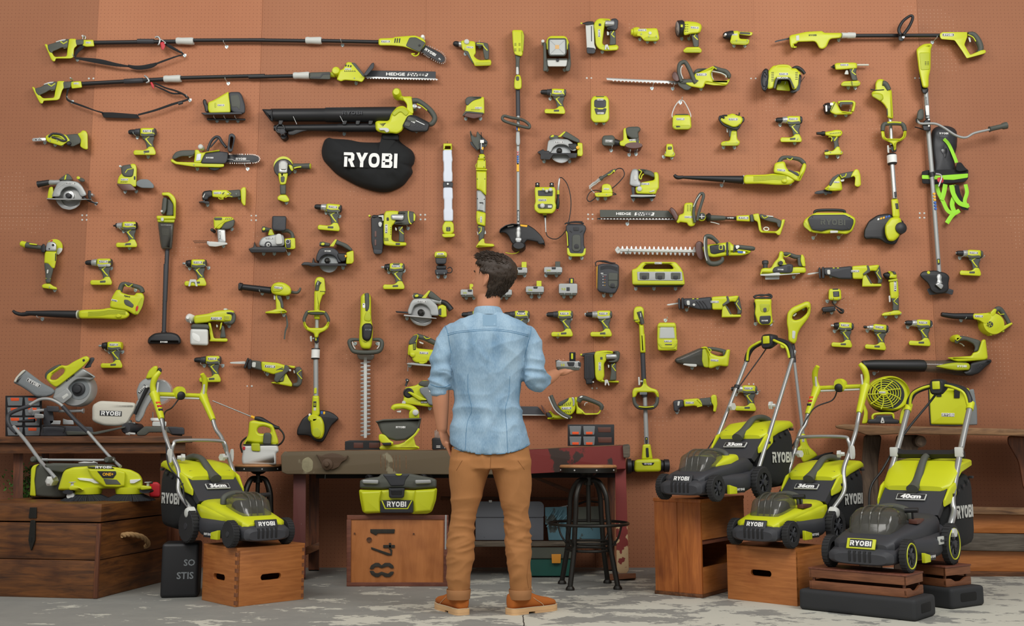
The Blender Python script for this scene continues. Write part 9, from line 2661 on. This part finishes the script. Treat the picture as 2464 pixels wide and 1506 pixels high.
def man():
 root=thing('person','man seen from behind in a blue denim shirt and tan trousers holding a battery','person',(0,0,0))
 org=mp(1180,1478);org.z=0
 # ---- head in its own frame: x right, y forward, z up from the chin
 hs=[0,.02,.045,.075,.10,.125,.15,.175,.20,.215,.224]
 ff=[.055,.078,.084,.086,.082,.085,.09,.085,.066,.042,.012]
 bb=[.01,.03,.05,.070,.085,.097,.102,.097,.075,.048,.012]
 ww=[.026,.046,.058,.066,.071,.075,.077,.073,.058,.037,.01]
 N=56
 yaw=radians(60);pit=radians(15)
 R=Matrix.Rotation(yaw,3,'Z')@Matrix.Rotation(pit,3,'X')
 hc=mp(1171,726,.0)
 def hw(p):return hc+R@(Vector(p)*1.08)
 def hpt(h,a,off=0.0):
  import bisect
  i=max(0,min(len(hs)-2,bisect.bisect_right(hs,h)-1));t=(h-hs[i])/(hs[i+1]-hs[i]);g=lambda L_:L_[i]+(L_[i+1]-L_[i])*t
  c,s=cos(a),sin(a);fr=g(ff)if s>0 else g(bb)
  y=fr*copysign(abs(s)**.92,s);x=g(ww)*copysign(abs(c)**.92,c)
  d=a-pi/2
  if s>0:
   y+=.026*exp(-(d/.13)**2)*exp(-((h-.078)/.014)**2)+.014*exp(-(d/.11)**2)*exp(-((h-.098)/.018)**2)
   y+=.006*exp(-(d/.3)**2)*(exp(-((h-.044)/.006)**2)+exp(-((h-.055)/.005)**2))+.009*exp(-(d/.3)**2)*exp(-((h-.014)/.012)**2)
   for q in(-.42,.42):y-=.012*exp(-((d-q)/.17)**2)*exp(-((h-.108)/.012)**2)
   y+=.005*exp(-(d/.7)**2)*exp(-((h-.128)/.008)**2)
  L_=hypot(x,y)or 1;k=1+off/L_
  return Vector((x*k,y*k,h))
 hh=[hs[0]+(hs[-1]-hs[0])*i/40 for i in range(41)]
 head=geo([[hw(hpt(h,2*pi*k/N))for k in range(N)]for h in hh])
 ears=[]
 for sx in(-1,1):
  e=[]
  for k in range(11):
   b=pi*(k+.25)/10.5;z_=.100-.032*cos(b);r_=sin(b)
   e.append([hw((sx*(.077+.004*k/10)+sx*.0065*r_*cos(q),-.014-(.010*(k/10))+.0165*r_*sin(q)*(.7+.4*k/10),z_))for q in[2*pi*t/12 for t in range(12)]])
  ears.append(geo(e))
  ears.append(chain_geo([hw((sx*.080,-.012,.069)),hw((sx*.087,-.026,.085)),hw((sx*.091,-.036,.108)),hw((sx*.090,-.032,.126)),hw((sx*.085,-.018,.134)),hw((sx*.079,-.004,.126))],[.0045,.004,.004,.004,.0038,.003],8,4))
 neck=chain_geo([mp(1174,765,.0),mp(1174,742,-.005),mp(1177,715,-.005),mp(1181,690,.0)],[.066,.060,.060,.062],24)
 torso=geo(rows([(760,1150,1206,.05,0),(775,1105,1245,.07,0),(800,1080,1275,.085,0),(860,1098,1250,.10,0),(950,1105,1240,.09,0),(1050,1098,1262,.10,0),(1110,1095,1266,.10,0)]))
 la=[mp(1094,818,.0),mp(1072,850,-.005),mp(1062,905,-.02),mp(1060,955,-.01),mp(1062,1000,.005),mp(1064,1032,.015)]
 larm=chain_geo(la,[.040,.045,.044,.045,.036,.028],18)
 ra=[mp(1262,818,0),mp(1279,860,-.01),mp(1286,918,-.02)]
 rarm=chain_geo(ra,[.040,.042,.042],18)
 rfo=chain_geo([mp(1287,920,-.02),mp(1302,917,.04),mp(1320,909,.11),mp(1336,900,.17)],[.034,.038,.036,.028],18)
 hands=[]
 hands.append(chain_geo([mp(1334,901,.165),mp(1346,897,.20),mp(1356,894,.235),mp(1360,892,.262)],[.024,.030,.034,.034],16,flat=.52,fdir=Vector((-.25,0,1))))
 fx=[1342,1350,1359,1368]
 for i,x in enumerate(fx):
  L_=[.9,1.0,1.05,.95][i];s=.0088 if i else .0078
  hands.append(chain_geo([mp(x+1,892,.25),mp(x,890,.25+.03*L_),mp(x-1,885,.25+.056*L_),mp(x-3,876-(2 if i<2 else-5),.25+.070*L_),mp(x-4,868-(3 if i<3 else-9),.25+.066*L_)],[s*1.15,s*1.1,s,s*.95,s*.8],10,4))
 hands.append(chain_geo([mp(1345,898,.19),mp(1358,896,.21),mp(1372,892,.222),mp(1384,889,.228),mp(1392,885,.23)],[.016,.017,.0115,.0105,.009],12,4))
 hands.append(chain_geo([mp(1064,1030,.015),mp(1067,1045,.02),mp(1073,1060,.03),mp(1078,1070,.035)],[.026,.030,.034,.030],16,flat=.5,fdir=Vector((.8,-.6,.1))))
 for i in range(4):
  a,b=mp(1077+i*1.5,1066,.005+i*.02),mp(1086+i,1098,.02+i*.02)
  hands.append(chain_geo([a,a.lerp(b,.5)+Vector((-.004,0,0)),b],[.0092,.009,.008],10,4))
 hands.append(chain_geo([mp(1069,1040,.05),mp(1078,1055,.07),mp(1086,1072,.075)],[.014,.012,.010],10,4))
 legs=[]
 for xs in([(1135,1100),(1128,1180),(1116,1250),(1110,1330),(1104,1395),(1105,1432)],[(1226,1100),(1234,1180),(1243,1250),(1247,1330),(1250,1395),(1250,1432)]):
  legs.append(chain_geo([mp(x,y,[0,0,.01,-.005,0,0][i])for i,(x,y)in enumerate(xs)],[.06,.058,.05,.045,.036,.034],18))
 fuse('body','skin',[head,neck,torso,larm,rarm,rfo]+ears+hands+legs,.0042,3,root)
 for sx in(-1,1):
  c=hw((sx*.030,.071,.107));turned(root,'eye','wh',c-R@Vector((0,.011,0)),c+R@Vector((0,.003,0)),[(0,.004),(.3,.0105),(.7,.009),(.9,.005),(1,.001)],16)
  tube(root,'eyebrow','hair',[hw((sx*.014,.093,.126)),hw((sx*.03,.089,.132)),hw((sx*.048,.076,.128))],[.002,.004,.002],6,4)
 tube(root,'lips','lip',[hw((-.022,.080,.049)),hw((-.008,.0935,.0505)),hw((.008,.0935,.0505)),hw((.022,.080,.049))],[.001,.004,.004,.001],8,4)
 # ---- hair: a cap with tufts
 def hair_off(h,a):
  s=sin(a)
  line=.182-.02*(1-s)if s>.55 else(.152 if s>.15 else(.120 if s>-.12 else(.095 if s>-.3 else(.06 if s>-.42 else .012))))
  t=max(0,min(1,(h-line)/.012))
  n=.006*NZ.noise(Vector((cos(a)*5,sin(a)*5,h*40)))+.004*NZ.noise(Vector((cos(a)*14,sin(a)*14,h*90)))
  return-.012*(1-t)+t*(.013+.011*max(0,(h-.1)/.12)+n)
 caps=[[hw(hpt(h,2*pi*k/N,hair_off(h,2*pi*k/N))+Vector((0,0,.014*max(0,(h-.15)/.074))))for k in range(N)]for h in[.006+(.224-.006)*i/44 for i in range(45)]]
 g=[geo(caps)]
 g.append(chain_geo([hw((0,-.02,.212)),hw((0,.03,.214))],[.028,.03],12))
 V,Fc=geo(caps)
 R_.seed(5)
 for k in range(3400):
  a=R_.uniform(0,2*pi);h=.012+.212*R_.random()**.75;o_=hair_off(h,a);sa=sin(a)
  if o_<.008 or(-.4<sa<.3 and h<.14):continue
  tp=max(0,(h-.15)/.074)
  p=hpt(min(h,.222),a,o_-.002)+Vector((0,0,.014*tp))
  out=Vector((cos(a),sa,.15+2.5*tp)).normalized()
  fl=Vector((-.35*cos(a)+R_.uniform(-.25,.25),.3+R_.uniform(-.2,.2),-1+.8*tp)).normalized()
  if h>.18:fl=(Vector((-.5,.8,.1))+Vector((R_.uniform(-.5,.5),R_.uniform(-.5,.5),R_.uniform(-.1,.2)))).normalized()
  L_=R_.uniform(.012,.026)
  q=[p,p+fl*L_*.5+out*.0025,p+fl*L_+out*R_.uniform(-.001,.002)]
  vv,f2=sweep_geo([hw(x)for x in q],[.0022,.0017,.0004],4)
  b=len(V);V+=vv;Fc+=[tuple(i+b for i in t)for t in f2]
 o=newmesh('hair',V,Fc,'hair',root,None,60)
 # ---- shirt
 hem=lambda u,w_:.052*abs(u)**2.6
 tab=[(752,1146,1206,.066,-.004),(762,1124,1228,.080,0),(774,1096,1258,.092,0),(788,1076,1280,.105,0),(806,1070,1287,.116,0),(850,1082,1268,.126,0),(900,1089,1257,.124,0),(950,1091,1254,.116,0),(1000,1087,1260,.118,0),(1040,1084,1268,.126,0),(1066,1083,1276,.134,0),(1094,1084,1277,.137,0,hem)]
 sh=[geo(rows(tab,40))]
 sh.append(chain_geo([mp(1092,800,0),mp(1076,825,0),mp(1066,860,-.01),mp(1061,890,-.018),mp(1059,930,-.018)],[.058,.062,.060,.060,.055],22))
 sh.append(chain_geo([mp(1061,898,-.018),mp(1060,936,-.016)],[.061,.058],22))
 sh.append(chain_geo([mp(1266,805,0),mp(1277,830,-.0),mp(1283,875,-.012),mp(1285,912,-.02)],[.058,.062,.058,.058],22))
 sh.append(chain_geo([mp(1285,910,-.022),mp(1292,915,.01),mp(1301,914,.05)],[.058,.058,.052],22))
 cl=mp(1180,900).z;ek=mp(1180,905).z;wz=mp(1180,985).z
 def dsp(p):
  x=p.x-mp(1175,900).x;z=p.z;arm=abs(x)>.19 and z>mp(0,945).z-.02
  w_=.25*NZ.noise(p*6)
  d=.005*rid(x*8+z*3+w_,z*2.5,1.3)+.002*rid(x*20+w_,z*14,p.y*8)
  d+=.010*rid(x*4+abs(x)*5+w_,(z-wz)*12,2.2)*gs(z,wz-.03,.11)
  d+=.007*rid(x*9-z*6*copysign(1,x)+w_,z*5,7.7)*gs(z,mp(0,850).z,.12)
  if arm:d+=.013*rid(x*6+z*6*copysign(1,x)+w_,z*22,p.y*6)*gs(z,ek,.10)
  d+=.0035*rid(p.x*3,z*8,9)*gs(z,mp(0,1075).z,.05)
  return d
 shirt=fuse('shirt','denim',sh,.0055,5,root,dsp)
 bvh=BVHTree.FromPolygons([v.co for v in shirt.data.vertices],[tuple(p.vertices)for p in shirt.data.polygons])
 co=Vector((0,0,CAMH))
 def onto(x,y,bv=bvh,lift=.0015):
  d=(mp(x,y)-co).normalized();h=bv.ray_cast(co,d)
  return(h[0]-d*lift)if h[0]else mp(x,y,-.1)
 def seam(name,path,r=.0014,m='seam',bv=bvh,lift=.0005,n=16,par=None):
  q=catmull([Vector((a,b,0))for a,b in path],n);vv,ff=sweep_geo([onto(p.x,p.y,bv,lift)for p in q],r,6)
  o=newmesh(name,vv,ff,m,par or shirt,None,60);return o
 seam('yoke_seam',[(1077,807),(1100,801),(1140,797),(1180,795),(1220,798),(1255,805),(1272,810)]);seam('yoke_seam',[(1077,803),(1100,797.5),(1140,793.5),(1180,791.5),(1220,794.5),(1255,801.5),(1272,806)],.001)
 seam('armhole_seam',[(1070,782),(1077,800),(1082,830),(1086,850)]);seam('armhole_seam',[(1278,786),(1276,805),(1268,835),(1262,860)])
 seam('dart_seam',[(1126,900),(1126,940),(1135,985),(1124,1020),(1119,1086)],.0011);seam('dart_seam',[(1227,905),(1224,950),(1216,985),(1219,1030),(1222,1090)],.0011)
 seam('hem_seam',[(1092,1078),(1110,1085),(1140,1091),(1180,1093),(1220,1090),(1255,1080),(1270,1068)],.0018)
 seam('cuff_seam',[(1036,925),(1050,930),(1070,931),(1083,925)],.0016)
 v=[onto(x,y,bvh,.0012)for y in(757,766,775,784)for x in(1162,1170,1178,1186,1195)]
 newmesh('fabric_patch',v,[(i*5+j,i*5+j+1,i*5+j+6,i*5+j+5)for i in range(3)for j in range(4)],'denim_dark',shirt,None,60)
 cr=[]
 for y,xl,xr,ry in((760,1139,1211,.076),(752,1139,1210,.074),(742,1142,1205,.070),(740,1144,1203,.066),(744,1147,1200,.062),(756,1149,1200,.060)):
  a,b=mp(xl,y),mp(xr,y);cr.append(oval((a+b)/2+Vector((0,-.004,0)),(b.x-a.x)/2,ry,36))
 loft(shirt,'collar','denim',cr,caps=False,smooth=60)
 # ---- trousers
 def leg(tab):return geo(rows(tab,28,.92))
 tr=[geo(rows([(1058,1092,1268,.118,0),(1085,1086,1274,.124,0),(1105,1083,1277,.13,0),(1128,1082,1278,.128,0)],36)),leg([(1105,1082,1186,.12,0),(1130,1081,1178,.118,0),(1165,1082,1168,.108,0),(1200,1085,1159,.098,0),(1235,1086,1148,.088,.005),(1265,1079,1144,.086,.01),(1300,1076,1142,.084,.005),(1345,1075,1140,.080,-.003),(1385,1076,1134,.072,-.003),(1412,1078,1129,.062,0),(1430,1079,1128,.058,0)]),leg([(1105,1174,1278,.12,0),(1130,1183,1278,.118,0),(1165,1194,1279,.108,0),(1200,1203,1275,.098,0),(1235,1211,1271,.088,.005),(1265,1213,1276,.086,.01),(1300,1215,1278,.084,.005),(1345,1218,1279,.080,-.003),(1385,1223,1277,.072,-.003),(1412,1228,1276,.062,0),(1430,1229,1275,.058,0)])]
 kz=mp(0,1275).z;az=mp(0,1395).z
 def dspt(p):
  x,z=p.x,p.z
  w_=.3*NZ.noise(p*7);d=.0035*rid(x*9+w_,z*3,p.y*4)+.006*rid(x*10+z*14*copysign(1,x+.02)+w_,z*26,p.y*4)*gs(z,kz,.085)+.006*rid(x*12-z*12+w_,z*18,3+p.y*4)*gs(z,kz-.11,.09)
  d+=.009*rid(x*14+w_,z*7,5+p.y*4)*gs(z,az,.06)+.008*rid(x*8+abs(x)*5,z*9,2)*gs(z,mp(0,1215).z,.07)+.0035*rid(x*6,z*14,8)*gs(z,mp(0,1120).z,.05)
  return d
 tro=fuse('trousers','chino',tr,.006,4,root,dspt)
 bt=BVHTree.FromPolygons([v.co for v in tro.data.vertices],[tuple(p.vertices)for p in tro.data.polygons])
 mat('chino_seam','7F5128',.9)
 for pth in([(1181,1100),(1180,1120),(1179,1135)],[(1098,1132),(1112,1108)],[(1262,1130),(1246,1108)],[(1273,1345),(1268,1385),(1272,1415)]):seam('stitched_seam',pth,.0012,'chino_seam',bt,.0003,8,tro)
 for(xl,xr)in((1076,1131),(1226,1278)):
  r_=[]
  for y,k,ry in((1436,-1,.058),(1440,0,.066),(1430,1,.070),(1419,2,.068),(1417,1,.064),(1420,-1.5,.056)):
   a,b=mp(xl-k,y),mp(xr+k,y);r_.append(oval((a+b)/2,(b.x-a.x)/2,ry,32,e=.9))
  loft(tro,'trouser_cuff','chino_cuff',r_,caps=False,smooth=50)
  # ---- shoes
 for px,deg in((1106,27),(1243,-52)):
  c=mp(px,1478);c.z=0
  e=bpy.data.objects.new('shoe',None)
  a=radians(deg);fw=Vector((-sin(a),cos(a),0));sd=Vector((cos(a),sin(a),0))
  heel=c-fw*.045
  def sp(x,y,z):return heel+sd*x+fw*y+Vector((0,0,z))
  secs=[]
  for y,w_,z0,z1,e_ in((0,.022,.03,.085,.8),(.006,.033,.026,.10,.7),(.03,.038,.026,.112,.7),(.07,.040,.026,.118,.7),(.10,.041,.026,.118,.7),(.125,.042,.026,.100,.7),(.16,.045,.026,.085,.7),(.20,.048,.026,.074,.7),(.24,.047,.026,.066,.75),(.27,.038,.026,.056,.8),(.286,.020,.028,.045,.9)):
   secs.append([sp(copysign(abs(cos(k))**e_,cos(k))*w_,y,(z0+z1)/2+(z1-z0)/2*copysign(abs(sin(k))**e_,sin(k)))for k in[2*pi*(q+.5)/24 for q in range(24)]])
  v,f=geo(secs);sh_=newmesh('shoe',v,f,'suede',root,None,60);fixnormals(sh_.data)
  o2=[(0,-.006),(.028,-.004),(.041,.02),(.043,.07),(.043,.11),(.050,.17),(.052,.22),(.044,.265),(.022,.293),(0,.298),(-.022,.293),(-.044,.265),(-.052,.22),(-.050,.17),(-.043,.11),(-.043,.07),(-.041,.02),(-.028,-.004)]
  o2=[(q.x,q.y)for q in catmull([Vector((x,y,0))for x,y in o2],3,True)]
  def sl(lo,hi,pts_):
   vv=[sp(x,y,z)for z in(lo,hi)for x,y in pts_];n=len(pts_);return vv,[(i,(i+1)%n,n+(i+1)%n,n+i)for i in range(n)]+[tuple(range(n))[::-1],tuple(range(n,2*n))]
  v,f=sl(.010,.030,o2);so=newmesh('sole',v,f,'crepe',sh_,None,40)
  v,f=sl(0,.011,[(x,min(y,.09))for x,y in o2 if y<.12]);newmesh('heel_block',v,f,'crepe',so,None,30)
  v,f=sl(0,.011,[(x,y)for x,y in o2 if y>.12]);newmesh('sole_tread',v,f,'crepe',so,None,30)
  v,f=sweep_geo([sp(x*1.0,y,.0315)for x,y in o2],.0014,6,True);newmesh('welt_stitch',v,f,'lace',sh_,None,60)
  for k in range(3):v,f=sweep_geo([sp(-.018,.108+k*.018,.122-k*.010),sp(0,.112+k*.018,.128-k*.011),sp(.018,.108+k*.018,.122-k*.010)],.0018,6);newmesh('lace',v,f,'lace',sh_,None,60)
  v,f=sweep_geo(catmull([sp(.0,.115,.128),sp(.02,.12,.136),sp(.034,.118,.120)],4),.0016,6);newmesh('lace',v,f,'lace',sh_,None,60)
  v,f=sweep_geo(catmull([sp(.030,.10,.100),sp(.043,.13,.070),sp(.048,.17,.045),sp(.052,.18,.032)],4),.001,6);newmesh('stitching',v,f,'lace',sh_,None,60)
  v,f=sweep_geo(catmull([sp(-.030,.10,.100),sp(-.043,.13,.070),sp(-.048,.17,.045),sp(-.052,.18,.032)],4),.001,6);newmesh('stitching',v,f,'lace',sh_,None,60)
mat('denim_dark','7B99AF',.9)
man()
# ---- the battery on his palm
ZF()
begin('battery','grey battery with a black post resting on the open hand of the man','battery',1367,890,Y=MY+.29)
P('pack','al','~1338,869 6-3 8,3 32,0 9-1 4,5 0,12 -4,3 -51,0 -4-5',0,.075,1.6,2)
P('pack_base','gr','~1339,882 56,0 -1,9 -52,0',-.002,.077,1.5,2)
P('latch','pl','~1364,871 19,0 -2,10 -13,0',.06,.0775,.6,2)
P('post','gloss','~1370,847 15,0 0,31 -15,0',.02,.055,1,2);recess('li','~1374,850 5,0 0,14 -5,0',.055,name='post_label')
P('end_clip','pl','~1337,867 8-2 1,7 -8,2',.03,.07,.5,1);P('end_clip','pl','~1391,871 7,1 0,10 -6-2',.03,.078,.5,1)
W('3.0',1354,878,.076,9,ink='li');G(1388,883,9,.0775,rim=None)
